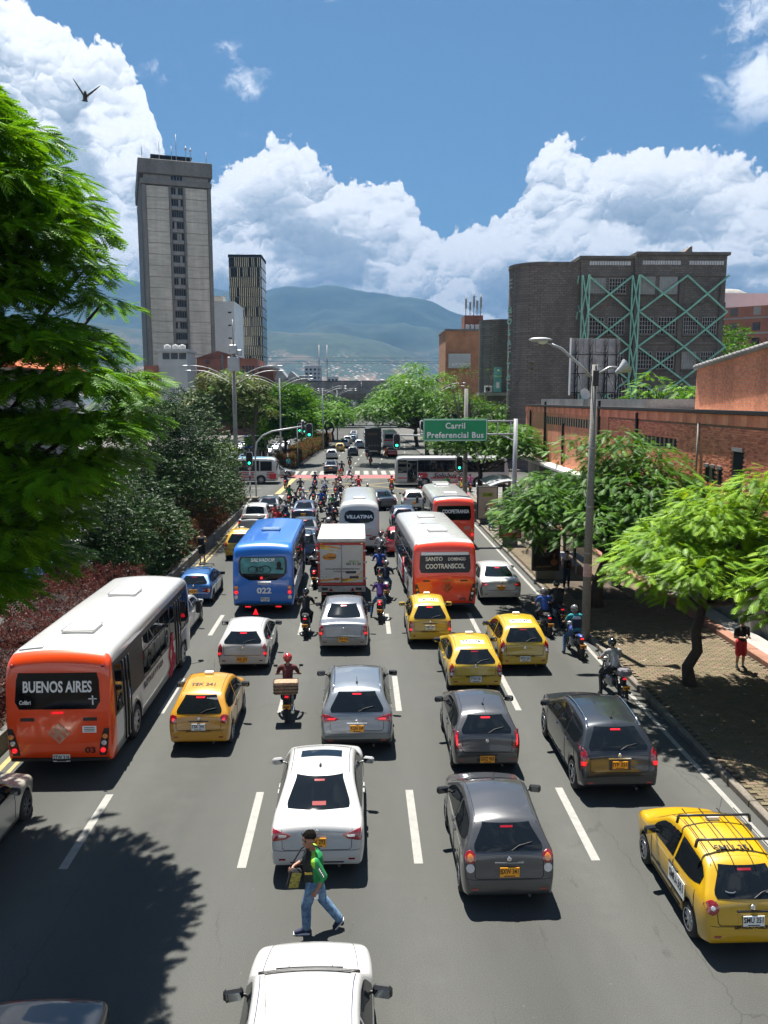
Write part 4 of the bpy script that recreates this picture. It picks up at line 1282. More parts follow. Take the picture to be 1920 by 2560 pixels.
rg = np.random.default_rng(5)
p2 = umbrella((11.1, 21.4), (3.2, 3.2), 3.5, 6.6, 84, rg, (.8, 1.2), .40, .85, 4)
p2 += [(7.6, 21.8, 4.4, .8, .8, .3), (8.1, 21.0, 4.9, .9, .9, .35), (8.3, 20.6, 4.1, .8, .8, .3), (9.4, 20.6, 5.7, 1.0, 1.0, .4), (8.8, 21.4, 3.9, .7, .7, .25), (9.0, 19.4, 4.6, .9, .9, .35), (9.6, 18.6, 4.2, .8, .8, .3)]
tree('lime_tree', 'bright lime-green feathery street tree nearest on the right pavement', (10.02, 23.0, .12), (10.25, 22.9, 3.0), p2, 120, G_LIM, FROND, (.26, .46), 9, r0=.17, extra_limbs=16)
p1 = umbrella((10.4, 33.0), (3.9, 3.6), 2.9, 6.7, 100, rg, (.9, 1.35), .55, .75, 4)
p1 += [(6.4, 32.5, 4.2, 1, 1, .5), (6.9, 32.0, 3.6, .9, .9, .4), (7.4, 33.0, 5.2, 1.1, 1.1, .5), (12.8, 34, 6.3, 1.4, 1.4, .6), (11.6, 33.5, 6.6, 1.3, 1.3, .55)]
tree('shade_tree', 'dark green spreading street tree beside the tall lamp post', (9.9, 32.4, .12), (10.4, 32.7, 2.5), p1, 90, G_DRK, FROND, (.26, .48), 10, r0=.26, extra_limbs=18)
p3 = umbrella((13.2, 26.8), (2.6, 2.6), 3.6, 6.6, 16, rg, (.8, 1.2), .4)
tree('lime_tree', 'lime-green street tree cut by the right frame edge', (13.0, 19.6, .12), (13.0, 19.8, 2.8), [(x + .6, y - 6.8, z - .2, a, b, c) for x, y, z, a, b, c in p3], 110, G_LIM, FROND, (.28, .5), 12, r0=.15, extra_limbs=10)
p4_ = umbrella((10.0, 62.5), (4.6, 4.2), 4.4, 7.0, 46, rg, (1.0, 1.6), .5)
tree('shade_tree', 'dark street tree under the green road sign at the corner', (9.8, 64.0, .12), (9.6, 63.4, 3.4), p4_, 80, G_DRK, FROND_S, (.32, .55), 13, r0=.22)

for k, (x, y, r, z0, z1, lab, mt) in enumerate((
 (7.0, 108, 6.4, 5.2, 11.6, 'broad green tree arching over the far road, right side', G_DRK),
 (9.5, 124, 7.0, 5.5, 13.5, 'tallest green tree over the far road behind the first', G_FEA),
 (14.5, 104, 4.2, 4.5, 9.5, 'green tree at the foot of the round stone corner', G_DRK),
 (8.0, 146, 6.5, 5.0, 12.5, 'green tree farthest along the far road, right side', G_DRK),
 (12.0, 168, 7.0, 4.0, 12.5, 'distant green tree before the viaduct, right side', G_DRK))):
 rg = np.random.default_rng(60 + k)
 tree('broad_tree', lab, (max(x, 10.6), y, .1), (max(x, 10.2), y, z0 - 1.0), umbrella((x, y), (r, r * .8), z0, z1, 56, rg, (1.3, 2.1), .6), 30, mt, FROND_S, (.45, .75), 80 + k, r0=.3)
rg = np.random.default_rng(77)
tree('bare_tree', 'thin brownish half-bare tree before the stone building\'s low wing', (13.2, 100, .1), (13.4, 100, 4.2), [(13.4 + rg.normal(0, 2.0), 100 + rg.normal(0, 1.6), rg.uniform(7, 13), .9, .9, .9) for _ in range(26)], 9, G_OLV, SPRIG_S, (.35, .6), 78, r0=.2, bark=BARKG, extra_limbs=26)
rg = np.random.default_rng(88)
tree('dark_tree', 'dark leafy tree right of the braced building', (49.5, 108, 0), (49.5, 108, 6), umbrella((49.5, 108), (4.2, 4), 9, 17.6, 26, rg, (1.4, 2.2), .8), 16, G_DRK, SPRIG_S, (.8, 1.2), 89, r0=.3, flat=False)

rg = np.random.default_rng(90)
tree('olive_tree', 'yellow-olive feathery tree behind the junction\'s tall pole', (-12.4, 101.5, .1), (-13.4, 101.5, 5.2), umbrella((-16.2, 102), (5.4, 4.5), 5.4, 12.6, 60, rg, (1.2, 2.0), .45), 50, G_OLV, FROND_S, (.42, .75), 91, r0=.26, bark=BARKG)
rg = np.random.default_rng(92)
tree('dark_tree', 'rounded dark green tree behind the second lamp post', (-9.9, 108.5, .1), (-9.9, 108.5, 3.5), umbrella((-9.3, 108.5), (2.5, 2.6), 3.2, 10.2, 44, rg, (1.1, 1.8), .85), 46, G_DRK, SPRIG_S, (.6, .95), 93, r0=.26, flat=False)
tree('dark_tree', 'dark green tree beside the olive one, in its shade', (-20.5, 122, .1), (-19, 122, 5), umbrella((-18.6, 122), (4.2, 4), 5, 12.4, 54, rg, (1.4, 2.2), .55), 36, G_FEA, FROND_S, (.5, .8), 94, r0=.3)
tree('small_tree', 'small round green tree by the far crosswalk', (-12.6, 106, .1), (-12.6, 106, 2.2), umbrella((-12.6, 106), (1.7, 1.6), 2.6, 5.6, 14, rg, (.8, 1.2), .7), 30, G_FEA, SPRIG_S, (.5, .8), 95, r0=.12, flat=False)
for k, (x, y, h, lab) in enumerate(((-30, 118, 9, 'plaza tree nearest the crossing among dark trunks'), (-36, 132, 10, 'plaza tree in the middle behind the walkers'), (-28, 146, 10, 'plaza tree by the oncoming queue'), (-6.0, 150, 8.5, 'tree on the far median before the viaduct'), (-5.5, 172, 9, 'last tree on the far median'), (-30, 170, 11, 'plaza tree farthest from the crossing'))):
 rg = np.random.default_rng(100 + k)
 tree('plaza_tree', lab, (x, y, .1), (x, y, h * .42), umbrella((x, y), (4.2, 4), h * .45, h, 36, rg, (1.3, 2.0), .65), 32, (G_DRK, G_FEA)[k % 2], FROND_S, (.55, .9), 120 + k, r0=.24)

rg = np.random.default_rng(140)
belt = [tree('belt_tree', 'round tree in the belt before the viaduct, first from the left', (-62, 206, 0), (-62, 206, 4), umbrella((-62, 206), (5, 4.5), 3.5, 11.5, 34, rg, (1.6, 2.6), .7), 12, G_DRK, FROND_S, (.8, 1.3), 141, r0=.3, group='tree belt before the viaduct')]
for k, x in enumerate((-53, -45, -37, -29.5, -22, -15, 20, 27, 34, 42, 50, 58, -9, 14, -2, 8)):
 c = copy_tree(belt[0]); c.location = (x, (204 + (k * 53 % 17) - 6) if k < 12 else 272, 0); c.rotation_euler = (0, 0, k * 1.3); q = .82 + (k * 29 % 10) * .035; c.scale = (q, q, q)
 c['label'] = 'round tree in the belt before the viaduct, %s from the left' % ('second third fourth fifth sixth seventh eighth ninth tenth eleventh twelfth thirteenth'.split()[k] if k < 12 else ('', 'behind it, left', 'behind it, right', 'behind it, mid left', 'behind it, mid right')[k - 11])
rg = np.random.default_rng(31)
tree('glossy_shrub_tree', 'big grey-green glossy-leaved shrub tree on the median', (-11.5, 50.0, .2), (-11.4, 50, 1.6), umbrella((-11.3, 50), (3.0, 4.2), 1.2, 7.6, 70, rg, (1.0, 1.6), .85), 58, G_GRY, SPRIG, (.30, .55), 32, r0=.16, flat=False)
tree('glossy_shrub_tree', 'dark shrub tree under the feathery tree on the median', (-12.0, 38.5, .2), (-12, 38.5, 1.5), umbrella((-12.1, 38.5), (2.5, 4.2), 1.0, 5.6, 50, rg, (1.0, 1.5), .85), 50, G_GRY, SPRIG, (.30, .55), 33, r0=.14, flat=False)
tree('glossy_shrub_tree', 'shrub tree nearest the junction on the median', (-11.8, 59.5, .2), (-11.8, 59.5, 1.4), umbrella((-11.7, 59.5), (2.3, 3.2), 1.0, 5.9, 36, rg, (1.0, 1.5), .85), 44, G_GRY, SPRIG, (.34, .6), 34, r0=.14, flat=False)
tree('small_tree', 'small bright green tree at the median\'s end by the pole', (-12.4, 66.0, .2), (-12.2, 66, 2.2), umbrella((-11.6, 66), (1.7, 1.6), 3.0, 4.9, 14, rg, (.7, 1.1), .5), 40, G_LIM, SPRIG, (.4, .6), 35, r0=.08, flat=False)

def hedge(name, label, x0, x1, y0, y1, h, mats, dens, size, seed, group=None, shear=0.0):
 rng = np.random.default_rng(seed)
 t = thing(name, label, 'hedge', ((x0 + x1) / 2, (y0 + y1) / 2, .2), 0, group)
 w, l = x1 - x0, y1 - y0
 n = int(dens * (w * l + 2 * (w + l) * h * .6))
 x = rng.uniform(-w / 2, w / 2, n); y = rng.uniform(-l / 2, l / 2, n)
 ht = h * (1 + .16 * fbm(x * 1.9 + seed, y * 1.5, seed, 3) + .10 * fbm(x * 5, y * 5, seed + 1, 2))
 top = rng.uniform(size=n) < .62
 z = np.where(top, ht * rng.uniform(.84, 1.02, n), rng.uniform(.05, 1, n) * ht)
 side = ~top
 ex = rng.uniform(size=n) < .6
 sgn = np.where(rng.uniform(size=n) < .75, 1, -1)
 x = np.where(side & ex, sgn * (w / 2 - np.abs(rng.normal(0, .07, n))), x)
 sgn2 = np.where(rng.uniform(size=n) < .75, -1, 1)
 y = np.where(side & ~ex, sgn2 * (l / 2 - np.abs(rng.normal(0, .07, n))), y)
 x = x + shear * (y + l / 2)
 D = np.c_[rng.normal(0, .6, n), rng.normal(0, .6, n), rng.uniform(.1, 1, n)]
 U = rng.normal(size=(n, 3))
 s = rng.uniform(size[0], size[1], n)
 scatter(SPRIG, np.c_[x, y, z], D, U, s, rng, 3, mats, 'foliage', t)
 m = MB(); k = max(int(l / .7), 2)
 for i in range(k):
  yy = -l / 2 + (i + .5) * l / k
  for xx in (-w * .28, w * .25):
   X0 = xx + shear * (yy + l / 2)
   m.tube([(X0, yy, -.05), (X0 + rng.normal(0, .08), yy + rng.normal(0, .1), h * .8)], [.03, .012], 5)
 m.build('stems', BARK, t)
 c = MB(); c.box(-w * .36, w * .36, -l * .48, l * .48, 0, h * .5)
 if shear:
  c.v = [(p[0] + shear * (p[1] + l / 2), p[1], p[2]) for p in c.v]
 c.build('shaded_core', pm('shaded_twigs', (.012, .010, .008), .95, nz=(9, .5), bump=(14, .8, .05)), t)  # near-black box paints the shade among the hedge's inner twigs
 return t
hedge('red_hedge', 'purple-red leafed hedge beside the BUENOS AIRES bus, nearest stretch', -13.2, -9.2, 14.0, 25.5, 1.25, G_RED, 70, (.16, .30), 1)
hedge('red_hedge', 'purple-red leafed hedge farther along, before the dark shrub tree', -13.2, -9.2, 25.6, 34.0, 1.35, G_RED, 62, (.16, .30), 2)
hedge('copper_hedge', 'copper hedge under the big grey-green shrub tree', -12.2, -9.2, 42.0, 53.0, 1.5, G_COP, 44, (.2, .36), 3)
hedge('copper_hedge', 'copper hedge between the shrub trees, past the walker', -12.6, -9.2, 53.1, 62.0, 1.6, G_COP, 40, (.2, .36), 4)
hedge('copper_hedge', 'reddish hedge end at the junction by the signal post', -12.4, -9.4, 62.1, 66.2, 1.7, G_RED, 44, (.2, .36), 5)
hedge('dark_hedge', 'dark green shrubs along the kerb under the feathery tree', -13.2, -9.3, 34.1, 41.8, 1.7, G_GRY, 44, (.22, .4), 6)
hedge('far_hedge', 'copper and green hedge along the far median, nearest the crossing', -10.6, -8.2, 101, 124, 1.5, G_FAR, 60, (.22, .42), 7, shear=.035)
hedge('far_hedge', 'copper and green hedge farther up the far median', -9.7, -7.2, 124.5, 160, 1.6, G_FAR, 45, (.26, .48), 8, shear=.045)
def planting(name, label, x, y, z, w, h, mats, seed):
 rng = np.random.default_rng(seed)
 t = thing(name, label, 'shrub', (x, y, z))
 pads = umbrella((0, 0), (w / 2, w * .35), h * .2, h, 12, rng, (.6, 1.0), .6)
 P, D, U = pad_points(pads, 40, rng, True)
 scatter(FROND_S, P, D, U, rng.uniform(.4, .7, len(P)), rng, 3, mats, 'foliage', t)
 m = MB()
 for k in range(5):
  m.tube([(0, 0, 0), (rng.normal(0, .5), rng.normal(0, .4), h * .7)], [.05, .02], 5)
 m.build('stems', BARK, t)
planting('roof_shrub', 'green shrub growing on the brick hall\'s roof', 18.8, 50, 8.23, 4.2, 1.7, G_FEA, 41)

# ================================================================== vehicles
def smooth_path(pts, step, passes=3):
 P = np.array(pts, float)
 d = np.r_[0, np.cumsum(np.hypot(*np.diff(P, axis=0).T))]
 n = max(int(d[-1] / step), 12)
 s = np.linspace(0, d[-1], n)
 Q = np.c_[np.interp(s, d, P[:, 0]), np.interp(s, d, P[:, 1])]
 for _ in range(passes):
  Q[1:-1] = (Q[:-2] + 2 * Q[1:-1] + Q[2:]) / 4
 for i in range(1, len(Q)):
  Q[i, 0] = max(Q[i, 0], Q[i - 1, 0] + 1e-4)
 return Q

class Shell:
 """Lofted vehicle body: y runs from the rear (0) to the front (L)."""
 def __init__(s, L, W, top, bot, side, r=.09, crown=.03, plan=(.35, .14, .5, .2), arches=(), step=.045, passes=3, taper=None):
  s.L, s.W = L, W
  s.tp = taper
  s.path = smooth_path(top, step, passes)
  s.bot = np.array(bot, float)
  sd = smooth_path([(z, f) for z, f in side], .03, 4)
  s.sz, s.sfv = sd[:, 0], sd[:, 1]
  s.r, s.crown, s.pl, s.arches = r, crown, plan, arches
  ys = list(s.path[:, 0]) + list(s.bot[:, 0])
  for yc, Ra, zc in arches:
   ys += [yc + Ra * math.cos(a) for a in np.linspace(0, math.pi, 15)]
   ys += [yc - Ra - .004, yc + Ra + .004]
  ys = sorted(y for y in ys if 0 <= y <= L)
  k = [ys[0]]
  for y in ys[1:]:
   if y - k[-1] > .0012:
    k.append(y)
  s.ys = np.array(k)
  s.zt = np.interp(s.ys, s.path[:, 0], s.path[:, 1])
  s.zb0 = np.minimum(np.interp(s.ys, s.bot[:, 0], s.bot[:, 1]), s.zt - .01)
  zb = s.zb0.copy()
  for yc, Ra, zc in arches:
   m = np.abs(s.ys - yc) < Ra
   zb[m] = np.maximum(zb[m], zc + np.sqrt(np.maximum(Ra ** 2 - (s.ys[m] - yc) ** 2, 0)))
  s.zb = np.minimum(zb, s.zt - .01)
  s.re = np.minimum(r, .42 * (s.zt - s.zb0))
  s.cr = np.minimum(crown, .25 * (s.zt - s.zb0))
  s.wp = np.array([s.wy(y) for y in s.ys])
  s.zsh = s.zt - s.cr
  s.xs = s.wp * np.interp(s.zsh - s.re, s.sz, s.sfv) * s.tap(s.ys, s.zsh - s.re) - s.re
 def tap(s, y, z):
  if not s.tp:
   return 1.0
  k, b, h, l = s.tp
  return 1 - k * np.maximum(0, 1 - y / l) ** 1.6 * np.clip((z - b) / (h - b), 0, 1)
 def wy(s, y):
  Rr, ar, Rf, af = s.pl
  f = 1.0
  if y < Rr:
   t = 1 - y / Rr; f -= ar * (1 - math.sqrt(max(1 - t ** 2.2, 0)))
  if y > s.L - Rf:
   t = 1 - (s.L - y) / Rf; f -= af * (1 - math.sqrt(max(1 - t ** 2.2, 0)))
  return s.W / 2 * f
 def hw(s, y, z):
  """half width at height z (scalar y, z)"""
  w = s.wy(y) * float(np.interp(z, s.sz, s.sfv)) * float(s.tap(y, z))
  zsh = float(np.interp(y, s.ys, s.zsh)); re = float(np.interp(y, s.ys, s.re))
  if z > zsh - re:
   t = min((z - zsh + re) / max(re, 1e-4), 1)
   w -= re * (1 - math.sqrt(1 - t * t))
  return w
 def ztop(s, y, x):
  x = abs(x)
  zt = float(np.interp(y, s.ys, s.zt)); xs = float(np.interp(y, s.ys, s.xs)); re = float(np.interp(y, s.ys, s.re)); cr = float(np.interp(y, s.ys, s.cr))
  if x <= xs:
   return zt - cr * (x / max(xs, 1e-3)) ** 2
  t = min((x - xs) / max(re, 1e-4), 1)
  return zt - cr - re * (1 - math.sqrt(1 - t * t))
 def yrear(s, x, z):
  """rear-most y of the body at (x, z)"""
  x = abs(x)
  ax = np.minimum(x / np.maximum(s.xs, 1e-3), 1)
  zx = s.zt - s.cr * ax ** 2
  over = np.clip((x - s.xs) / np.maximum(s.re, 1e-4), 0, 1)
  zx = zx - s.re * (1 - np.sqrt(1 - over ** 2))
  w = s.wp * np.interp(z, s.sz, s.sfv) * s.tap(s.ys, z)
  ok = (zx >= z) & (s.zb0 <= z) & (w >= x - .004)
  i = int(np.argmax(ok))
  if not ok[i]:
   return None
  if i == 0:
   return float(s.ys[0])
  a, b = zx[i - 1], zx[i]
  if a < z <= b and w[i - 1] >= x:
   return float(s.ys[i - 1] + (s.ys[i] - s.ys[i - 1]) * (z - a) / max(b - a, 1e-6))
  return float(s.ys[i])
 def body(s, mats, name, parent, facemat=None, nside=8, ntop=6):
  n = len(s.ys)
  rows = []
  for i in range(n):
   zt, zb, re, cr, xs, y = s.zt[i], s.zb[i], s.re[i], s.cr[i], max(s.xs[i], .02), s.ys[i]
   pts = [(xs * u, zt - cr * u * u) for u in np.linspace(0, 1, ntop)]
   zc = zt - cr - re
   pts += [(xs + re * math.sin(a), zc + re * math.cos(a)) for a in np.linspace(0, math.pi / 2, 5)[1:]]
   lo = min(zb + .03, zc - .004)
   for z in np.linspace(zc, lo, nside)[1:]:
    pts.append((s.wp[i] * float(np.interp(z, s.sz, s.sfv)) * float(s.tap(y, z)), z))
   xl = pts[-1][0]
   pts += [(xl - .03, min(zb, lo - .002)), (xl * .55, min(zb, lo - .002)), (0, min(zb, lo - .002))]
   rows.append(pts)
  k = len(rows[0])
  full = [[(p[0], s.ys[i], p[1]) for p in r] + [(-p[0], s.ys[i], p[1]) for p in r[-2:0:-1]] for i, r in enumerate(rows)]
  m = MB()
  m.grid(full, 0, True, wrap=True)
  q = len(full[0])
  m.f.append(tuple(range(q - 1, -1, -1))); m.m.append(0); m.s.append(False)
  b = (n - 1) * q
  m.f.append(tuple(range(b, b + q))); m.m.append(0); m.s.append(False)
  for fi, f in enumerate(m.f[:-2]):
   j = fi % q
   if k - 4 < j < q - (k - 4) - 1 and .14 < s.ys[fi // q] < s.L - .14:
    m.m[fi] = 1
   elif facemat:
    c = np.mean([m.v[a] for a in f], axis=0)
    m.m[fi] = facemat(c)
  if facemat:
   m.m[-1] = facemat((0, s.L, 1)); m.m[-2] = facemat((0, 0, 1))
  return m.build(name, mats, parent)
 # ---- raised patches that follow the body
 def _sheet(s, P, inward, name, mat, parent, flip):
  P = np.array(P, float)
  n, m_ = P.shape[:2]
  b = MB(); b.grid(P, 0, True, flip=flip)
  ring = [(0, j) for j in range(m_)] + [(i, m_ - 1) for i in range(1, n)] + [(n - 1, j) for j in range(m_ - 2, -1, -1)] + [(i, 0) for i in range(n - 2, 0, -1)]
  o = [P[i, j] for i, j in ring]; q = [p + np.array(inward) for p in o]
  nn = len(o)
  b.add(o + q, [(i, nn + i, nn + (i + 1) % nn, (i + 1) % nn) if not flip else (i, (i + 1) % nn, nn + (i + 1) % nn, nn + i) for i in range(nn)], 0, False)
  return b.build(name, mat, parent)
 def rear(s, rows, name, mat, parent, off=.008, nx=9, nz=7, rc=0.0):
  """rows: (z, x0, x1) from low to high"""
  rows = np.array(rows, float)
  zs = np.linspace(rows[0, 0], rows[-1, 0], nz)
  P = []
  for z in zs:
   x0, x1 = np.interp(z, rows[:, 0], rows[:, 1]), np.interp(z, rows[:, 0], rows[:, 2])
   row = []
   last = None
   for x in np.linspace(x0, x1, nx):
    y = s.yrear(x, z)
    if y is None:
     y = last if last is not None else .3
    last = y
    row.append((x, y - off, z))
   P.append(row)
  return s._sheet(P, (0, off + .012, 0), name, mat, parent, False)
 def side(s, cols, sg, name, mat, parent, off=.008, ny=8, nz=5):
  cols = np.array(cols, float)
  ys = np.linspace(cols[0, 0], cols[-1, 0], ny)
  P = []
  for y in ys:
   z0, z1 = np.interp(y, cols[:, 0], cols[:, 1]), np.interp(y, cols[:, 0], cols[:, 2])
   P.append([(sg * (s.hw(y, z) + off), y, z) for z in np.linspace(z0, z1, nz)])
  return s._sheet(P, (-sg * (off + .012), 0, 0), name, mat, parent, sg < 0)
 def topp(s, cols, name, mat, parent, off=.006, ny=6, nx=7):
  cols = np.array(cols, float)
  P = []
  for y in np.linspace(cols[0, 0], cols[-1, 0], ny):
   x0, x1 = np.interp(y, cols[:, 0], cols[:, 1]), np.interp(y, cols[:, 0], cols[:, 2])
   P.append([(x, y, s.ztop(y, x) + off) for x in np.linspace(x0, x1, nx)])
  return s._sheet(P, (0, 0, -off - .012), name, mat, parent, True)
 def rline(s, pts, name, mat, parent, r=.006, off=.002):
  q = []
  for a, b in zip(pts[:-1], pts[1:]):
   for t in np.linspace(0, 1, 7)[:-1]:
    q.append((a[0] + (b[0] - a[0]) * t, a[1] + (b[1] - a[1]) * t))
  q.append(pts[-1])
  P = []
  for x, z in q:
   y = s.yrear(x, z)
   if y is not None:
    P.append((x, y - off, z))
  if len(P) > 1:
   m = MB(); m.tube(P, r, 4); return m.build(name, mat, parent)
 def sline(s, pts, sg, name, mat, parent, r=.006, off=.002):
  P = []
  for a, b in zip(pts[:-1], pts[1:]):
   for t in np.linspace(0, 1, 6):
    y, z = a[0] + (b[0] - a[0]) * t, a[1] + (b[1] - a[1]) * t
    P.append((sg * (s.hw(y, z) + off), y, z))
  m = MB(); m.tube(P, r, 4); return m.build(name, mat, parent)

# ---- wheels
WHEELS = {}
def wheel_mesh(Rw, w, rim, spokes):
 key = (Rw, w, rim.name, spokes)
 if key not in WHEELS:
  M = Matrix.Rotation(R(90), 4, 'Y')
  t = MB()
  t.lathe([(Rw * .62, -w / 2), (Rw * .72, -w / 2 - .005), (Rw * .94, -w / 2 + .01), (Rw, -w / 2 + .045), (Rw, w / 2 - .045), (Rw * .94, w / 2 - .01), (Rw * .72, w / 2 + .005), (Rw * .62, w / 2)], 24, M)
  rmb = MB()
  rmb.lathe([(Rw * .66, w / 2 - .002), (Rw * .60, w / 2 + .002), (Rw * .56, w / 2 - .04), (Rw * .1, w / 2 - .055), (.001, w / 2 - .055)], 20, M, 1)
  for k in range(spokes):
   a = 2 * math.pi * k / spokes
   Q = Matrix.Rotation(a, 4, 'X') @ Matrix.Translation((w / 2 - .03, 0, 0))
   rmb.cbox(-.012, .022, -Rw * .075, Rw * .075, Rw * .08, Rw * .63, .008, 0, Q)
  rmb.lathe([(Rw * .63, w / 2 - .01), (Rw * .655, w / 2 + .008), (Rw * .61, w / 2 + .008), (Rw * .60, w / 2 - .02)], 20, M, 0)
  rmb.lathe([(Rw * .15, w / 2 - .03), (Rw * .13, w / 2 + .004), (.001, w / 2 + .006)], 12, M, 0)
  WHEELS[key] = (t.mesh('tyre', M_RUB), rmb.mesh('rim', [rim, M_DARK]))
 return WHEELS[key]
def wheel(parent, x, y, Rw, w=.19, rim=None, spokes=7):
 a, b = wheel_mesh(Rw, w, rim or M_RIM, spokes)
 o = link('wheel', a, parent, (x, y, Rw))
 if x < 0:
  o.rotation_euler = (0, 0, math.pi)
 link('rim', b, o)
 return o

def mirror(parent, x, y, z, sg, paintm, scale=1.0, face=None):
 m = MB(); k = scale
 m.cbox(-.115 * k, .115 * k, -.055 * k, .045 * k, -.075 * k, .075 * k, .035 * k)
 m.tube([(-sg * .2 * k, .01, -.06), (-sg * .08 * k, .01, -.04)], .022, 6)
 o = m.build('wing_mirror', paintm, parent, (x + sg * .15, y, z))
 o.rotation_euler = (0, 0, -sg * .22)
 g = MB(); g.cbox(-.088 * k, .088 * k, -.060 * k, -.0555 * k, -.052 * k, .052 * k, .002); g.build('mirror_glass', face or pm('mirror_glass', (.35, .38, .4), .05, 1.0), o)
 return o

def plate(parent, txt, y, z, yellow=True, x=0.0, w=.34, h=.17, sub=True, tilt=0.0):
 m = MB(); m.cbox(-w / 2, w / 2, -.008, .006, -h / 2, h / 2, .004)
 o = m.build('number_plate', M_PLY if yellow else M_PLW, parent, (x, y, z))
 o.rotation_euler = (tilt, 0, 0)
 text(txt, h * .72, M_INK, o, (0, -.010, h * .08), bold=.012, fit=w * .90)
 e = MB(); e.box(-w * .28, w * .28, -.0095, -.0075, -h * .42, -h * .33); e.build('plate_edge', M_INK, o)
 return o

# ---- cars
def profiles(kind, L, H, belt, hood):
 if kind == 'hatch':
  return [(0, .50), (.012, .64), (.05, .74), (.075, .92), (.115, belt + .06), (.45, H - .17), (.54, H - .10), (.80, H - .045), (1.35, H), (1.75, H - .02), (2.02, H - .09), (L - .92, belt + .10), (L - .80, belt + .05), (L - .35, hood), (L - .1, hood - .16), (L - .01, .62), (L, .50)]
 if kind == 'suv':
  return [(0, .55), (.012, .70), (.05, .80), (.085, 1.0), (.135, belt + .06), (.50, H - .17), (.40, H - .05), (.60, H - .09), (.9, H - .04), (1.5, H), (2.0, H - .02), (2.35, H - .09), (L - 1.05, belt + .10), (L - .92, belt + .05), (L - .35, hood), (L - .1, hood - .2), (L - .01, .66), (L, .55)]
 if kind == 'sedan':
  return [(0, .52), (.012, .66), (.045, .78), (.07, .96), (.12, belt + .10), (.50, belt + .115), (.62, belt + .12), (1.30, H - .08), (1.5, H - .03), (2.0, H), (2.45, H - .03), (2.75, H - .10), (L - 1.12, belt + .07), (L - 1.0, belt + .03), (L - .35, hood), (L - .1, hood - .15), (L - .01, .62), (L, .5)]
 if kind == 'pickup':
  return [(0, .60), (.02, .78), (.05, 1.05), (.10, 1.08), (1.55, 1.10), (1.58, 1.12), (1.85, H - .1), (2.1, H - .02), (2.9, H), (3.3, H - .08), (L - 1.35, 1.16), (L - .4, 1.05), (L - .1, .95), (L - .01, .75), (L, .6)]

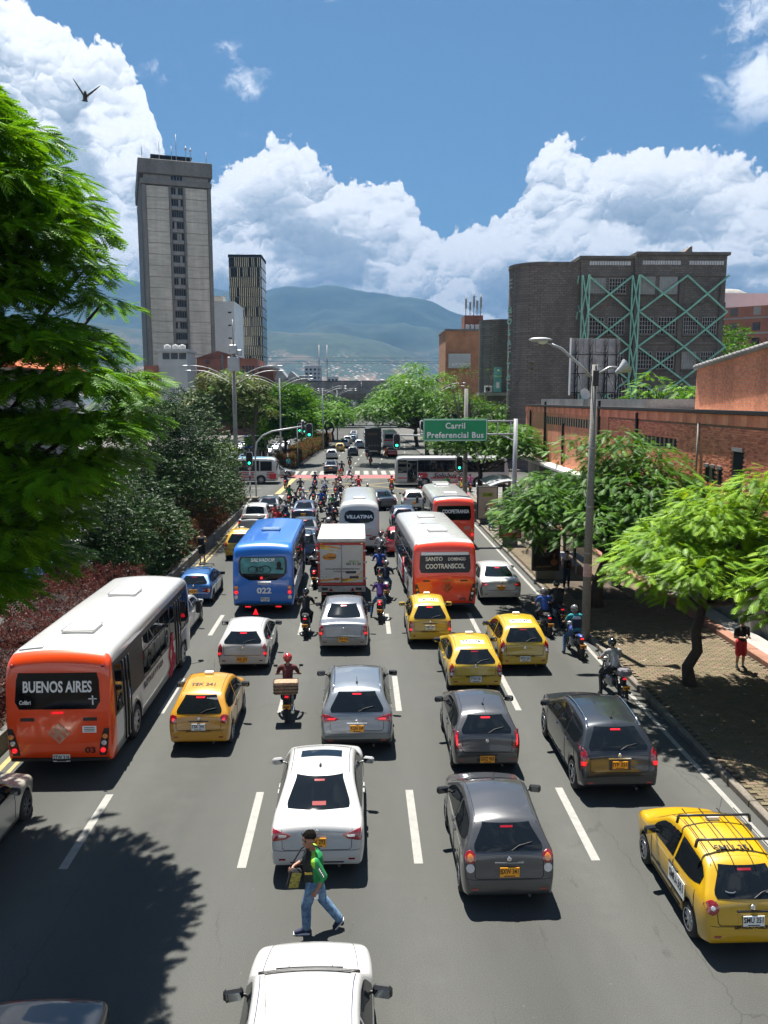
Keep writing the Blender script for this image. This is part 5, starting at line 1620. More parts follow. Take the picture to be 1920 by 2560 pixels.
SPEC = dict(kind='hatch', L=3.55, W=1.56, H=1.50, belt=.92, hood=.90, Rw=.28, rim=None, spokes=7, coarse=False,
   win=(.55, .43), lights='round', brake=False, plate=None, yellow=True, pz=.68, rails=False, taxi=None, wiper=True, mirror='body', antenna=0, badge=True, rear_trim=None)
def make_car(name, label, cat, loc, col, rz=0.0, group=None, **kw):
 c = dict(SPEC); c.update(kw)
 L, W, H, belt, hood, kind, Rw = c['L'], c['W'], c['H'], c['belt'], c['hood'], c['kind'], c['Rw']
 t = thing(name, label, cat, loc, rz, group)
 top = profiles(kind, L, H, belt, hood)
 top = sorted(top, key=lambda p: 0) if kind != 'suv' else [p for p in top if p != (.40, H - .05)]
 ra = .66 if kind != 'pickup' else 1.0
 if kind == 'sedan': ra = .98
 fa = L - .76
 bot = [(0, .46), (.03, .30), (.25, .22), (.5, .19), (L - .5, .19), (L - .12, .22), (L - .01, .42), (L, .48)]
 tb = c.get('tumble', .72)
 side = [(0, .93), (.25, .955), (.42, .985), (.62, 1.0), (belt - .06, .985), (belt, .96), (belt + .04, .935), (H, tb - .02), (H + .5, tb - .1)]
 arches = [(ra, Rw + .055, Rw), (fa, Rw + .055, Rw)]
 if kind == 'suv':
  bot = [(0, .50), (.03, .34), (.25, .27), (.5, .25), (L - .5, .25), (L - .12, .27), (L - .01, .46), (L, .52)]
 sh = Shell(L, W, top, bot, side, r=.11, crown=.05, plan=(.36, .13, 1.0, .30), arches=arches, taper=(.17, belt, H, 1.8) if kind in ('hatch', 'suv') else (.08, belt, H, 2.2), step=.10 if c['coarse'] else .05, passes=2 if c['coarse'] else 3)
 pmat = col
 low = c.get('lowmat')
 sh.body([pmat, M_DARK] + ([low] if low else []), 'body', t, (lambda p: 2 if p[2] < c.get('lowz', .42) else 0) if low else None, nside=6 if c['coarse'] else 9)
 u = MB(); u.box(-W * .40, W * .40, .35, L - .3, .17, .5); u.build('underbody', M_DARK, t)
 for y in (ra, fa):
  for sg in (-1, 1):
   wheel(t, sg * (W / 2 - .105), y, Rw, .19, c['rim'], c['spokes'])
 zt = H
 if kind in ('hatch', 'suv'):
  z0, z1 = belt + .05, H - .16
  wb, wt = c['win']
  wb, wt = wb * W / 1.56, wt * W / 1.56 * .93
  sh.rear([(z0, -wb, wb), (z0 + .06, -wb - .03, wb + .03), (z1 - .05, -wt - .02, wt + .02), (z1, -wt, wt)], 'rear_window', M_GLASS, t, .010, 11, 9)
  gl = sh.rear([(z1 - .050, -.11, .11), (z1 - .028, -.11, .11)], 'high_brake_light', M_REDLIT if c['brake'] else M_RED, t, .016, 5, 2)
  rd = [(.46 if kind == 'hatch' else .54, belt + .10, H - .34), (.66, belt + .03, H - .20), (.95, belt + .01, H - .135), (1.36, belt, H - .11)]
  sw_ = [rd, [(1.43, belt, H - .11), (1.85, belt - .01, H - .115), (2.12, belt - .015, H - .20), (L - 1.12, belt - .02, belt + .02)]]
  wsy = (2.02 if kind == 'hatch' else 2.32, L - .98 if kind == 'hatch' else L - 1.1)
 elif kind == 'sedan':
  z0, z1 = belt + .13, H - .085
  wb, wt = .575 * W / 1.72, .45 * W / 1.72
  sh.rear([(z0, -wb, wb), (z0 + .05, -wb - .02, wb + .02), (z1 - .04, -wt - .01, wt + .01), (z1, -wt, wt)], 'rear_window', M_GLASS, t, .012, 11, 10)
  sh.rear([(z1 - .045, -.10, .10), (z1 - .026, -.10, .10)], 'high_brake_light', M_REDLIT if c['brake'] else M_RED, t, .018, 5, 2)
  sw_ = [[(.86, belt + .03, belt + .10), (1.25, belt + .01, H - .19), (1.5, belt, H - .105), (1.95, belt - .005, H - .085)], [(2.02, belt - .005, H - .085), (2.45, belt - .01, H - .105), (2.75, belt - .01, H - .20), (L - 1.30, belt - .02, belt + .02)]]
  wsy = (2.72, L - 1.2)
 else:
  z0, z1 = 1.20, H - .09
  sh.rear([(z0, -.62, .62), (z1, -.55, .55)], 'rear_window', M_GLASS, t, .012, 9, 6)
  bed = MB(); bed.box(-.72, .72, .14, 1.52, 1.085, 1.115); bed.build('load_bed', M_DARK, t)
  sw_ = [[(1.98, 1.16, H - .2), (2.1, 1.15, H - .12), (2.6, 1.14, H - .1)], [(2.68, 1.13, H - .1), (3.0, 1.13, H - .11), (3.3, 1.12, H - .2), (L - 1.55, 1.12, 1.18)]]
  wsy = (3.25, L - 1.5)
 for sg in (-1, 1):
  for cols in sw_:
   sh.side(cols, sg, 'side_window', M_GLASS, t, .007, 7, 5)
  if not c['coarse']:
   xs_ = [cols[-1][0] + .035 for cols in sw_[:1]] + [sw_[0][0][0] + .05]
   for yy in xs_:
    sh.sline([(yy, belt - .03), (yy - .03, .45), (yy + .02, .30)], sg, 'door_gap', M_DARK, t, .005)
   sh.sline([(sw_[1][-1][0] - .02, belt - .05), (sw_[1][-1][0] - .02, .34)], sg, 'door_gap', M_DARK, t, .005)
   sh.sline([(ra + Rw + .12, .27), (fa - Rw - .12, .27)], sg, 'sill_trim', M_BLACK, t, .018, -.004)
   for yy in (xs_[0] - .16, sw_[1][-1][0] - .95):
    h = MB(); zz = belt - .12; h.cbox(-.014, .014, -.09, .09, -.016, .016, .008); h.build('door_handle', c.get('handle', pmat), t, (sg * (sh.hw(yy, zz) + .012), yy, zz))
 P = [(y, -(sh.hw(y, sh.ztop(y, 0) - .1) - .12), sh.hw(y, sh.ztop(y, 0) - .1) - .12) for y in np.linspace(wsy[0], wsy[1], 5)]
 sh.topp(P, 'windscreen', M_GLASS, t, .008, 7, 9)
 mm = {'body': pmat, 'black': M_BLACK}[c['mirror']]
 ym = sw_[1][-1][0] - .22
 for sg in (-1, 1):
  mirror(t, sg * (sh.hw(ym, belt) - .0), ym, belt + .08, sg, mm, c.get('mscale', 1.0))
 if not c['coarse']:
  gx = W / 2 * .74
  zb_ = .60 if kind != 'suv' else .66
  sh.rline([(-gx, belt + .02), (-gx * .98, zb_ + .04), (-gx * .92, zb_), (gx * .92, zb_), (gx * .98, zb_ + .04), (gx, belt + .02)], 'tailgate_gap', M_DARK, t, .006, .001)
  sh.rline([(-W / 2 * .9, .60), (-gx, .585), (gx, .585), (W / 2 * .9, .60)], 'bumper_gap', M_DARK, t, .004, .001)
 lt = c['lights']
 hx = W / 2
 for sg in (-1, 1):
  def lamp(rows, nm='tail_light', mat=None, off=.012, par=t, nz=7):
   rows2 = [(z, min(sg * a, sg * b), max(sg * a, sg * b)) for z, a, b in rows]
   return sh.rear(rows2, nm, mat or M_RED, par, off, 8, nz)
  if lt == 'round':
   zc, r_ = c.get('lz', belt - .08), c.get('lr', .095)
   xc = hx * .835
   P = [(zc + r_ * math.sin(a), xc - r_ * math.cos(a), xc + r_ * math.cos(a) * .95) for a in np.linspace(-1.45, 1.45, 9)]
   o = lamp(P, nz=11)
   P2 = [(zc + .035 * math.sin(a), xc - .01 - .035 * math.cos(a), xc - .01 + .035 * math.cos(a)) for a in np.linspace(-1.4, 1.4, 7)]
   lamp(P2, 'lamp_core', M_REDLIT if c['brake'] else M_CLEAR, .02, o)
  elif lt == 'roundpair':
   xc = hx * .83
   for nm, zc, r_, mt in (('tail_light', belt - .04, .10, M_RED), ('tail_light', belt - .21, .075, M_CLEAR)):
    lamp([(zc + r_ * math.sin(a), xc - r_ * math.cos(a), xc + r_ * .95 * math.cos(a)) for a in np.linspace(-1.45, 1.45, 9)], nm, mt, .014, nz=11)
   lamp([(belt - .04 + .06 * math.sin(a), xc - .06 * math.cos(a), xc + .05 * math.cos(a)) for a in np.linspace(-1.4, 1.4, 7)], 'lamp_core', M_AMBER, .022)
  elif lt == 'wedge':       # slim wedge pointing inwards (sedan, suv)
   z_ = c.get('lz', belt - .02); k = c.get('lk', .36)
   o = lamp([(z_ - .10, hx * .86, hx * .93), (z_ - .07, hx * (1 - k * .75), hx * .95), (z_ - .01, hx * (1 - k), hx * .955), (z_ + .05, hx * (1 - k * .55), hx * .95), (z_ + .08, hx * .84, hx * .94)])
   lamp([(z_ - .035, hx * (1 - k * .75), hx * .80), (z_ + .0, hx * (1 - k * .8), hx * .80)], 'lamp_core', M_REDLIT if c['brake'] else M_CLEAR, .02, o, 3)
  elif lt == 'tall':        # tall lamp at the rear corner
   z_ = c.get('lz', belt - .10)
   o = lamp([(z_ - .20, hx * .90, hx * .945), (z_ - .12, hx * .80, hx * .96), (z_ + .02, hx * .77, hx * .96), (z_ + .14, hx * .80, hx * .945), (z_ + .20, hx * .86, hx * .95)])
   lamp([(z_ - .13, hx * .84, hx * .95), (z_ - .05, hx * .82, hx * .95)], 'lamp_core', M_REDLIT if c['brake'] else M_CLEAR, .02, o, 3)
  elif lt == 'cee':         # C shaped lamp
   z_ = belt - .08
   o = lamp([(z_ - .20, hx * .72, hx * .945), (z_ - .12, hx * .74, hx * .96), (z_ + .04, hx * .86, hx * .96), (z_ + .16, hx * .82, hx * .965)])
   lamp([(z_ - .12, hx * .84, hx * .90), (z_ + .10, hx * .87, hx * .91)], 'lamp_core', M_REDLIT if c['brake'] else M_CLEAR, .02, o, 3)
  elif lt == 'box':
   z_ = c.get('lz', belt - .12)
   o = lamp([(z_ - .07, hx * .55, hx * .93), (z_ + .07, hx * .55, hx * .93)])
   lamp([(z_ - .06, hx * .80, hx * .92), (z_ + .06, hx * .80, hx * .92)], 'lamp_core', M_AMBER, .018, o, 2)
  if c.get('reflector', True) and not c['coarse']:
   lamp([(.40, hx * .66, hx * .80), (.44, hx * .66, hx * .80)], 'reflector', M_RED, .008, nz=2)
 pz = c['pz']
 if c['plate']:
  y = sh.yrear(0, pz)
  if not c['coarse']:
   sh.rear([(pz - .11, -.24, .24), (pz + .11, -.24, .24)], 'plate_recess', c.get('recess', pmat), t, .004, 5, 3)
  plate(t, c['plate'], y - .022, pz, c['yellow'], tilt=R(-4))
 if not c['coarse']:
  zh = c.get('zh', pz + .135)
  hm = c.get('strip', M_BLACK)
  if hm:
   sh.rear([(zh - .012, -.25, .25), (zh + .012, -.25, .25)], 'boot_handle', hm, t, .02, 5, 2)
  if c['badge']:
   yb = sh.yrear(0, zh + .06)
   b = MB(); M = Matrix.Translation((0, yb - .014, zh + .06)) @ Matrix.Rotation(R(90), 4, 'X')
   b.lathe([(.045, -.004), (.045, .006), (.034, .012), (.001, .012)], 14, M); b.build('badge', M_CHROME, t)
  if c['wiper'] and kind != 'sedan':
   zz = belt + .09
   pts = [(.02, zz - .03), (.18, zz + .04), (.42, zz + .075)]
   sh.rline([(a, z) for a, z in pts], 'rear_wiper', M_BLACK, t, .010, .024)
  for sg in (-1, 1):
   q = MB(); q.tube([(sg * W * .23, .3, .24), (sg * W * .23, .09, .235)], .028, 8)
   if sg > 0: q.build('exhaust_pipe', M_STEELW, t)
  for sg in (-1, 1):
   P = []
   y0 = {'hatch': .50, 'suv': .58, 'sedan': 1.45, 'pickup': 2.0}[kind]
   for y in np.linspace(y0, wsy[0] - .02, 8):
    x = sg * (float(np.interp(y, sh.ys, sh.xs)) + .01)
    P.append((x, y, sh.ztop(y, x) + .001))
   m = MB(); m.tube(P, .007 if not c['rails'] else .02, 4 if not c['rails'] else 6)
   if c['rails']:
    m = MB(); m.tube([(p[0], p[1], p[2] + .035) for p in P], .018, 6)
    for p in (P[0], P[-1], P[4]):
     m.tube([p, (p[0], p[1], p[2] + .035)], .016, 6)
    m.build('roof_rail', M_CHROME if c['rails'] == 'chrome' else M_BLACK, t)
   else:
    m.build('roof_seam', c.get('seam', M_DARK), t)
 if c['antenna']:
  y = c['antenna']; a = MB(); z = sh.ztop(y, 0)
  a.cbox(-.025, .025, y - .05, y + .05, z - .01, z + .03, .01); a.tube([(0, y, z + .02), (0, y - .22, z + .24)], .005, 5); a.build('antenna', M_BLACK, t)
 if c['taxi']:
  y = c.get('ry', .75)
  sh.topp([(y, -.36, .36), (y + .28, -.36, .36)], 'roof_panel', c.get('rmat', M_PLW), t, .004, 4, 5)
  z = sh.ztop(y + .14, 0)
  text(c['taxi'], .21, M_INK, t, (0, y + .14, z + .008), (math.atan2(sh.ztop(y + .28, 0) - sh.ztop(y, 0), .28), 0, 0), bold=.012, fit=.62)
  y2 = 1.62
  k = MB(); zz = sh.ztop(y2, 0); k.cbox(-.12, .12, y2 - .05, y2 + .05, zz - .01, zz + .08, .02); k.build('roof_light', M_WHITEINK, t)
  text('SERVICIO PUBLICO', .07, M_INK, t, (0, sh.yrear(0, .575) - .012, .575), bold=.012, shear=.2, fit=.62)
  ant = MB(); ant.tube([(.12, 1.66, sh.ztop(1.66, .12)), (.16, 1.62, sh.ztop(1.66, .12) + .42)], .003, 4); ant.build('antenna', M_BLACK, t)
 t['_'] = 0
 del t['_']
 return t, sh

P_YEL = paint('taxi_yellow', (0.491, 0.286, 0.002))
P_YEL2 = paint('taxi_yellow_orange', (0.478, 0.222, 0.002))
P_YEL3 = paint('taxi_lemon', (0.491, 0.312, 0.004))
P_WHT = paint('white', (0.412, 0.412, 0.405))
P_SIL = paint('silver', (0.239, 0.242, 0.249), .6, .32)
P_SILB = paint('silver_blue', (0.199, 0.222, 0.246), .6, .32)
P_GRY = paint('grey', (0.075, 0.076, 0.080), .5, .30)
P_GRYD = paint('graphite', (0.030, 0.035, 0.042), .5, .30)
P_BLK = paint('black', (0.012, 0.013, 0.016), .2)
P_BLUE = paint('blue', (0.010, 0.085, 0.26), .2)
P_BEI = paint('champagne', (0.415, 0.398, 0.340), .2, .38)
P_RED = paint('red', (0.30, 0.02, 0.025), .2)
P_NAVY = paint('navy', (0.02, 0.03, 0.06), .3)

sed = dict(kind='sedan', L=4.32, W=1.74, H=1.48, belt=.93, hood=.86, Rw=.31)
t, sh = make_car('white_sedan', 'white sedan seen from above, nearest car, cut by the bottom edge', 'car', (-.70, 6.85, 0), P_WHT, **{**sed, 'H': 1.42, 'L': 4.25, 'plate': 'MLK 482', 'mirror': 'black', 'seam': pm('roof_gutter_blue', (.02, .025, .07), .5), 'mscale': 1.15})
for sg in (-1, 1):
 P = []
 for y in np.linspace(3.05, 4.05, 8):
  x = sg * (.66 - .10 * ((y - 3.05) / 1.0) ** 2); P.append((x, y, sh.ztop(y, x) + .001))
 m = MB(); m.tube(P, .005, 4); m.build('bonnet_gap', M_DARK, t)
 m = MB(); m.ball((sg * .3, 3.28, sh.ztop(3.28, .3) + .004), (.014, .02, .01), 8, 4); m.build('washer_jet', M_BLACK, t)
P = [(x, 3.06 - .10 * (x / .7) ** 2, sh.ztop(3.06 - .10 * (x / .7) ** 2, x) + .012) for x in np.linspace(-.68, .68, 13)]
m = MB(); m.tube(P, .028, 6); m.build('cowl', M_BLACK, t)
m = MB(); m.tube([(x, y + .05, z + .012) for x, y, z in P[2:11]], .010, 5); m.build('wiper', M_BLACK, t)
a = MB(); a.tube([(-.56, 2.7, sh.ztop(2.7, .56)), (-.46, 1.9, sh.ztop(1.9, .46) + .12)], .004, 4); a.build('antenna', M_BLACK, t)

t, sh = make_car('white_sedan', 'white sedan with sunroof and red teardrop tail lamps behind the walking man', 'car', (-.80, 13.62, 0), P_WHT, **{**sed, 'plate': 'KGV 293', 'pz': .74, 'lights': 'wedge', 'lk': .46, 'lz': .865, 'antenna': 1.62, 'zh': .87, 'strip': None, 'rim': M_RIM})
sh.topp([(2.02, -.42, .42), (2.36, -.42, .42)], 'sunroof', M_GLASS, t, .006, 4, 7)
shelf = sh.rear([(1.10, -.12, .14), (1.14, -.12, .14)], 'rear_shelf_cushion', pm('red_cushion', (.22, .015, .015), .7), t, .014, 5, 3)
sh.rear([(.27, -.44, .44), (.37, -.50, .50)], 'lower_valance', M_BLACK, t, .006, 9, 4)

make_car('dark_hatchback', 'dark grey small hatchback with round red and white tail lamps', 'car', (2.55, 12.62, 0), P_GRY, L=3.64, W=1.62, H=1.54, belt=.99, hood=.95, Rw=.29, plate='BXW 341', pz=.72, lights='roundpair', antenna=1.9, mirror='black', zh=.87, strip=P_SIL, win=(.55, .43))
taxi = dict(L=3.50, W=1.52, H=1.50, belt=.93, hood=.90, Rw=.275, yellow=False, spokes=9, lr=.105)
t, sh = make_car('taxi', 'yellow taxi with a black roof rack, nearest taxi by the kerb', 'taxi', (6.13, 11.28, 0), P_YEL, **{**taxi, 'plate': 'SMU 351', 'taxi': 'SMU-351', 'ry': .62, 'rmat': P_YEL, 'mirror': 'black', 'handle': M_BLACK, 'lz': .86})
r_ = MB()
for y in (.78, 1.55):
 P = [(x, y, 1.60 + .0 * x) for x in np.linspace(-.62, .62, 5)]
 r_.tube(P, .022, 6)
 for sg in (-1, 1):
  r_.tube([(sg * .62, y, 1.60), (sg * .64, y, 1.47)], .025, 6)
for x in (-.46, -.16, .16, .46):
 r_.tube([(x, .5, 1.60), (x, 1.8, 1.59)], .010, 5)
r_.build('roof_rack', M_BLACK, t)
for sg in (-1, 1):
 d = MB(); d.cbox(-.006, .006, -.34, .34, -.15, .15, .004); d = d.build('door_plate', M_PLW, t, (sg * (sh.hw(1.15, .64) + .012), 1.15, .64))
 text('SMU-351', .20, M_INK, d, (sg * .008, 0, .01), (math.pi / 2, 0, sg * math.pi / 2), bold=.012, fit=.58)
 sh.side([(.95, .40, .46), (2.35, .40, .46)], sg, 'side_moulding', M_BLACK, t, .012)
for sg in (-1, 1):
 c_ = MB(); c_.lathe([(.001, -.02), (.11, -.015), (.12, 0), (.11, .012)], 14, Matrix.Translation((sg * .30, .27, 1.06)) @ Matrix.Rotation(R(0), 4, 'X')); c_.build('parcel_speaker', M_STEEL, t)
t, sh = make_car('taxi', 'orange-yellow taxi with round red tail lamps beside the BUENOS AIRES bus', 'taxi', (-4.02, 19.05, 0), P_YEL2, **{**taxi, 'plate': 'TSK 241', 'taxi': 'TSK 241', 'rmat': P_YEL2, 'mirror': 'black', 'handle': M_BLACK, 'lz': .86, 'brake': True})
text('4440000', .07, M_WHITEINK, t, (.30, sh.yrear(.3, 1.27) - .014, 1.27), (R(65), 0, 0), bold=.01, fit=.30)
make_car('taxi', 'yellow taxi with tall red lamps directly behind the dark grey hatchbacks', 'taxi', (3.45, 22.78, 0), P_YEL3, L=3.81, W=1.64, H=1.42, belt=.88, hood=.86, yellow=False, plate='TTW 761', pz=.50, taxi='TTW 761', lights='tall', lz=.74, mirror='black', Rw=.28, zh=.80, strip=None)
make_car('taxi', 'yellow taxi by the kerb with tall corner lamps, beside the motorcycles', 'taxi', (5.30, 24.62, 0), P_YEL3, L=3.6, W=1.62, H=1.54, belt=.96, hood=.92, yellow=False, plate='WDX 625', pz=.50, taxi='WDX 625', lights='tall', lz=.86, mirror='black', zh=.78, strip=None)
make_car('taxi', 'yellow upright taxi with black bumper strip in front of the SANTO DOMINGO bus', 'taxi', (2.50, 27.45, 0), P_YEL3, L=3.5, W=1.56, H=1.56, belt=.96, hood=.93, yellow=False, plate='TMX 697', pz=.72, taxi='TMX 697', lights='tall', lz=.74, mirror='body', brake=True)
make_car('dark_suv', 'dark graphite sport utility car with chrome roof rails nearest the kerb', 'car', (5.68, 16.35, 0), P_GRYD, kind='suv', L=4.25, W=1.78, H=1.66, belt=1.06, hood=1.05, Rw=.34, plate='IYP 351', pz=.82, lights='tall', lz=.94, brake=True, rails='chrome', antenna=0.8, spokes=5, recess=M_BLACK, mirror='black', zh=.96, strip=M_CHROME)
make_car('grey_hatchback', 'grey hatchback with C-shaped tail lamps and black bumper insert', 'car', (2.96, 17.58, 0), P_GRY, L=3.6, W=1.60, H=1.49, belt=.96, hood=.92, Rw=.285, plate='GXZ 963', pz=.44, lights='cee', brake=True, antenna=.85, mirror='black', recess=M_BLACK, zh=.80, strip=None, reflector=True)
make_car('silver_suv', 'silver sport utility car with roof rails in the middle lane', 'car', (-.08, 18.75, 0), P_SILB, kind='suv', L=4.27, W=1.80, H=1.64, belt=1.04, hood=1.03, Rw=.34, plate='KQN 164', pz=.72, lights='wedge', lk=.52, lz=.96, brake=True, rails='chrome', antenna=.85, mirror='black', zh=.85, strip=M_CHROME, lowmat=M_BLACK, lowz=.46, spokes=10)
make_car('silver_sedan', 'silver sedan with tall red lamps behind the white box truck', 'car', (-.57, 26.80, 0), P_SIL, kind='sedan', L=4.25, W=1.74, H=1.53, belt=.99, hood=.92, Rw=.31, plate='TFX 716', pz=.52, lights='tall', lz=.82, mirror='black', brake=True, zh=.84, strip=None)
make_car('white_hatchback', 'white hatchback behind the blue bus with black rear window', 'car', (-3.78, 24.92, 0), P_WHT, L=3.81, W=1.64, H=1.42, belt=.90, hood=.86, plate='IAK 210', pz=.46, lights='tall', lz=.74, brake=True, mirror='black', zh=.78, strip=None)
make_car('white_sedan', 'white sedan beside the kerb right of the SANTO DOMINGO bus', 'car', (6.10, 33.45, 0), P_WHT, kind='sedan', L=4.58, W=1.80, H=1.46, belt=.93, hood=.86, Rw=.33, plate='EPZ 864', pz=.70, lights='wedge', lk=.42, lz=.86, brake=True, zh=.86, strip=None)
t, sh = make_car('blue_hatchback', 'old blue hatchback with a roof rack by the median kerb', 'car', (-7.10, 33.55, 0), P_BLUE, L=3.6, W=1.54, H=1.36, belt=.86, hood=.82, Rw=.27, plate='LCX 960', pz=.62, lights='box', lz=.66, mirror='black', rim=M_STEELW, zh=.80, strip=None)
r_ = MB()
for y in (.75, 1.3, 1.8):
 r_.tube([(-.58, y, 1.45), (.58, y, 1.45)], .016, 6)
for sg in (-1, 1):
 r_.tube([(sg * .58, .7, 1.45), (sg * .58, 1.85, 1.45)], .014, 6)
 for y in (.78, 1.8):
  r_.tube([(sg * .58, y, 1.45), (sg * .6, y, 1.33)], .014, 6)
r_.build('roof_rack', M_BLACK, t)
make_car('white_coupe', 'white car half hidden behind the front of the BUENOS AIRES bus', 'car', (-7.15, 27.75, 0), P_WHT, **{**sed, 'L': 4.2, 'H': 1.40})
make_car('beige_sedan', 'champagne sedan cut by the frame edge behind the BUENOS AIRES bus', 'car', (-7.85, 12.45, 0), P_BEI, **{**sed, 'H': 1.46, 'L': 4.3, 'mirror': 'black', 'rim': M_STEELW})
make_car('black_suv', 'black car roof in the bottom corner under the tree shade', 'car', (-4.15, 5.55, 0), P_BLK, kind='suv', L=4.4, W=1.80, H=1.60, belt=1.02, hood=1.0, Rw=.34)
co = dict(coarse=True)
make_car('taxi', 'small yellow taxi by the median hedge in front of the white pickup', 'taxi', (-6.62, 43.2, 0), P_YEL, L=3.55, W=1.58, H=1.56, yellow=False, plate='TTB 054', taxi='TCO 054', lights='tall', lz=.82)
make_car('white_pickup', 'white pickup truck queuing by the median hedge', 'pickup', (-6.95, 51.4, 0), P_WHT, kind='pickup', L=5.2, W=1.84, H=1.80, belt=1.12, hood=1.05, Rw=.37, lights='tall', lz=.92, plate=None, brake=True, **co)
make_car('black_sedan', 'black sedan ahead of the white pickup in the lane by the median', 'car', (-6.75, 58.4, 0), P_BLK, **{**sed, 'lights': 'wedge', 'lz': .87, 'L': 4.6, 'W': 1.82, **co})
make_car('dark_sedan', 'dark sedan at the head of the second queue near the crossing', 'car', (-3.95, 56.0, 0), P_NAVY, **{**sed, 'lights': 'wedge', 'plate': 'HZK 118', 'L': 4.5, **co})
make_car('black_sedan', 'black sedan with sun glinting in its rear window', 'car', (-3.35, 47.6, 0), P_BLK, **{**sed, 'lights': 'wedge', 'brake': True, 'L': 4.5, 'W': 1.8, **co})
make_car('dark_suv', 'dark car with roof rails hidden behind the blue bus', 'car', (-3.05, 42.1, 0), P_GRYD, kind='suv', L=4.3, W=1.78, H=1.62, belt=1.03, hood=1.02, Rw=.33, rails='chrome', brake=True, lights='tall')
make_car('grey_sedan', 'dark grey sedan turning in front of the VILLATINA bus', 'car', (2.2, 62.6, 0), P_GRYD, rz=R(14), **{**sed, 'lights': 'wedge', **co})
make_car('dark_hatchback', 'dark blue car between the VILLATINA bus and the red buses', 'car', (3.0, 52.6, 0), P_NAVY, **{'kind': 'suv', 'L': 4.2, 'W': 1.76, 'H': 1.6, 'belt': 1.02, 'hood': 1.0, 'Rw': .33, 'lights': 'wedge', **co})
make_car('white_hatchback', 'white car waiting just left of the COOPETRANSA bus', 'car', (4.35, 62.2, 0), P_WHT, **{'kind': 'suv', 'L': 4.2, 'W': 1.76, 'H': 1.6, 'belt': 1.02, 'hood': 1.0, 'Rw': .33, 'lights': 'wedge', 'plate': 'JKQ 027', **co})
make_car('silver_sedan', 'silver sedan driving across the junction behind the striped bus', 'car', (-11.6, 90.4, 0), P_SIL, rz=R(-90), **{**sed, **co, 'L': 4.4})
make_car('red_hatchback', 'red car half hidden ahead of the SANTO DOMINGO bus', 'car', (2.25, 44.0, 0), paint('bright_red', (.5, .02, .02)), **{'L': 3.7, 'W': 1.6, 'H': 1.5, **co})
for nm, lab, x, y, p, kw in (
 ('black_sedan', 'black sedan just past the far crossing', -3.35, 94.2, P_BLK, dict(sed, plate='MNL 307', lights='wedge')),
 ('white_beetle', 'small rounded white car past the far crossing by the hedge', -4.0, 117, P_WHT, dict(L=4.1, W=1.72, H=1.5, lights='wedge')),
 ('taxi', 'yellow taxi farthest up the road beside the hedge', -3.2, 134, P_YEL, dict(yellow=False, plate='TPN 118', lights='tall')),
 ('dark_hatchback', 'dark car behind the far yellow taxi in the second lane', -.95, 124, P_BLK, dict(L=3.9, W=1.7, lights='tall')),
 ('grey_suv', 'grey car farther on, left of the black truck', .1, 142, P_SILB, dict(kind='suv', L=4.3, W=1.8, H=1.65, belt=1.04, hood=1.03, Rw=.34, lights='wedge')),
 ('silver_van', 'silver car far ahead beside the hedge', -2.6, 144, P_SIL, dict(kind='suv', L=4.3, W=1.8, H=1.7, belt=1.04, hood=1.03, Rw=.34, lights='tall')),
 ('white_van', 'white car far ahead in the queue under the trees', -2.2, 156, P_WHT, dict(kind='suv', L=4.3, W=1.8, H=1.7, belt=1.04, hood=1.03, Rw=.34, lights='tall')),
 ('maroon_sedan', 'dark red car right of the black truck', 5.0, 121.6, P_RED, dict(sed, lights='wedge'))):
 make_car(nm, lab, 'taxi' if nm == 'taxi' else 'car', (x, y, 0), p, **{**kw, **co})
rq = random.Random(21)
def copy_car(src, loc, rz, label, group=None):
 c = copy_tree(src)
 c.location = loc
 c.rotation_euler = (0, 0, rz)
 c['label'] = label
 if group: c['group'] = group
 return c
q1, _ = make_car('blue_suv', 'blue car facing us behind the red hedge', 'car', (-14.9, 39.6, 0), paint('mid_blue', (.03, .11, .34), .3), rz=math.pi, kind='suv', L=4.4, W=1.86, H=1.66, belt=1.05, hood=1.04, Rw=.35, plate=None)
for sg in (-1, 1):      # headlamps and grille at the front
 h = MB(); h.ball((sg * .66, 4.24, .80), (.17, .10, .09), 10, 6); h.build('headlight', M_CLEAR, q1)
gm = MB(); gm.cbox(-.45, .45, 4.30, 4.41, .66, .80, .02); gm.build('grille', M_BLACK, q1)
q2, _ = make_car('white_sedan', 'white car glimpsed beneath the shrubs beyond the median', 'car', (-16.2, 47.5, 0), P_WHT, rz=math.pi, **{**sed, **co})
q3, _ = make_car('taxi', 'olive-yellow taxi at the frame edge beyond the hedge', 'taxi', (-17.2, 33.6, 0), paint('olive', (.42, .38, .06)), rz=math.pi, **{**co, 'L': 3.6})
q4, _ = make_car('teal_car', 'pale blue car behind the blue car beyond the median', 'car', (-19.2, 43.6, 0), paint('sky', (.16, .36, .46), .3), rz=math.pi, **{**sed, **co})
q5, _ = make_car('white_sedan', 'white car at the frame edge beyond the median hedge', 'car', (-19.6, 37.0, 0), P_WHT, rz=math.pi, **{**sed, **co})
srcs = [make_car('silver_sedan', 'silver car in the oncoming queue past the junction', 'car', (-16.5, 104, 0), P_SIL, rz=math.pi, group='oncoming queue past the junction', **{**sed, **co})[0],
  make_car('yellow_taxi', 'yellow taxi in the oncoming queue past the junction', 'taxi', (-19.6, 102, 0), P_YEL, rz=math.pi, group='oncoming queue past the junction', **co)[0],
  make_car('blue_car', 'blue car in the oncoming queue past the junction', 'car', (-15.4, 110, 0), paint('slate_blue', (.06, .12, .2), .3), rz=math.pi, group='oncoming queue past the junction', **co)[0],
  make_car('white_car', 'white car in the oncoming queue past the junction', 'car', (-18.6, 109, 0), P_WHT, rz=math.pi, group='oncoming queue past the junction', **{**sed, **co})[0]]
ORD = ('first', 'second', 'third', 'fourth', 'fifth', 'sixth')
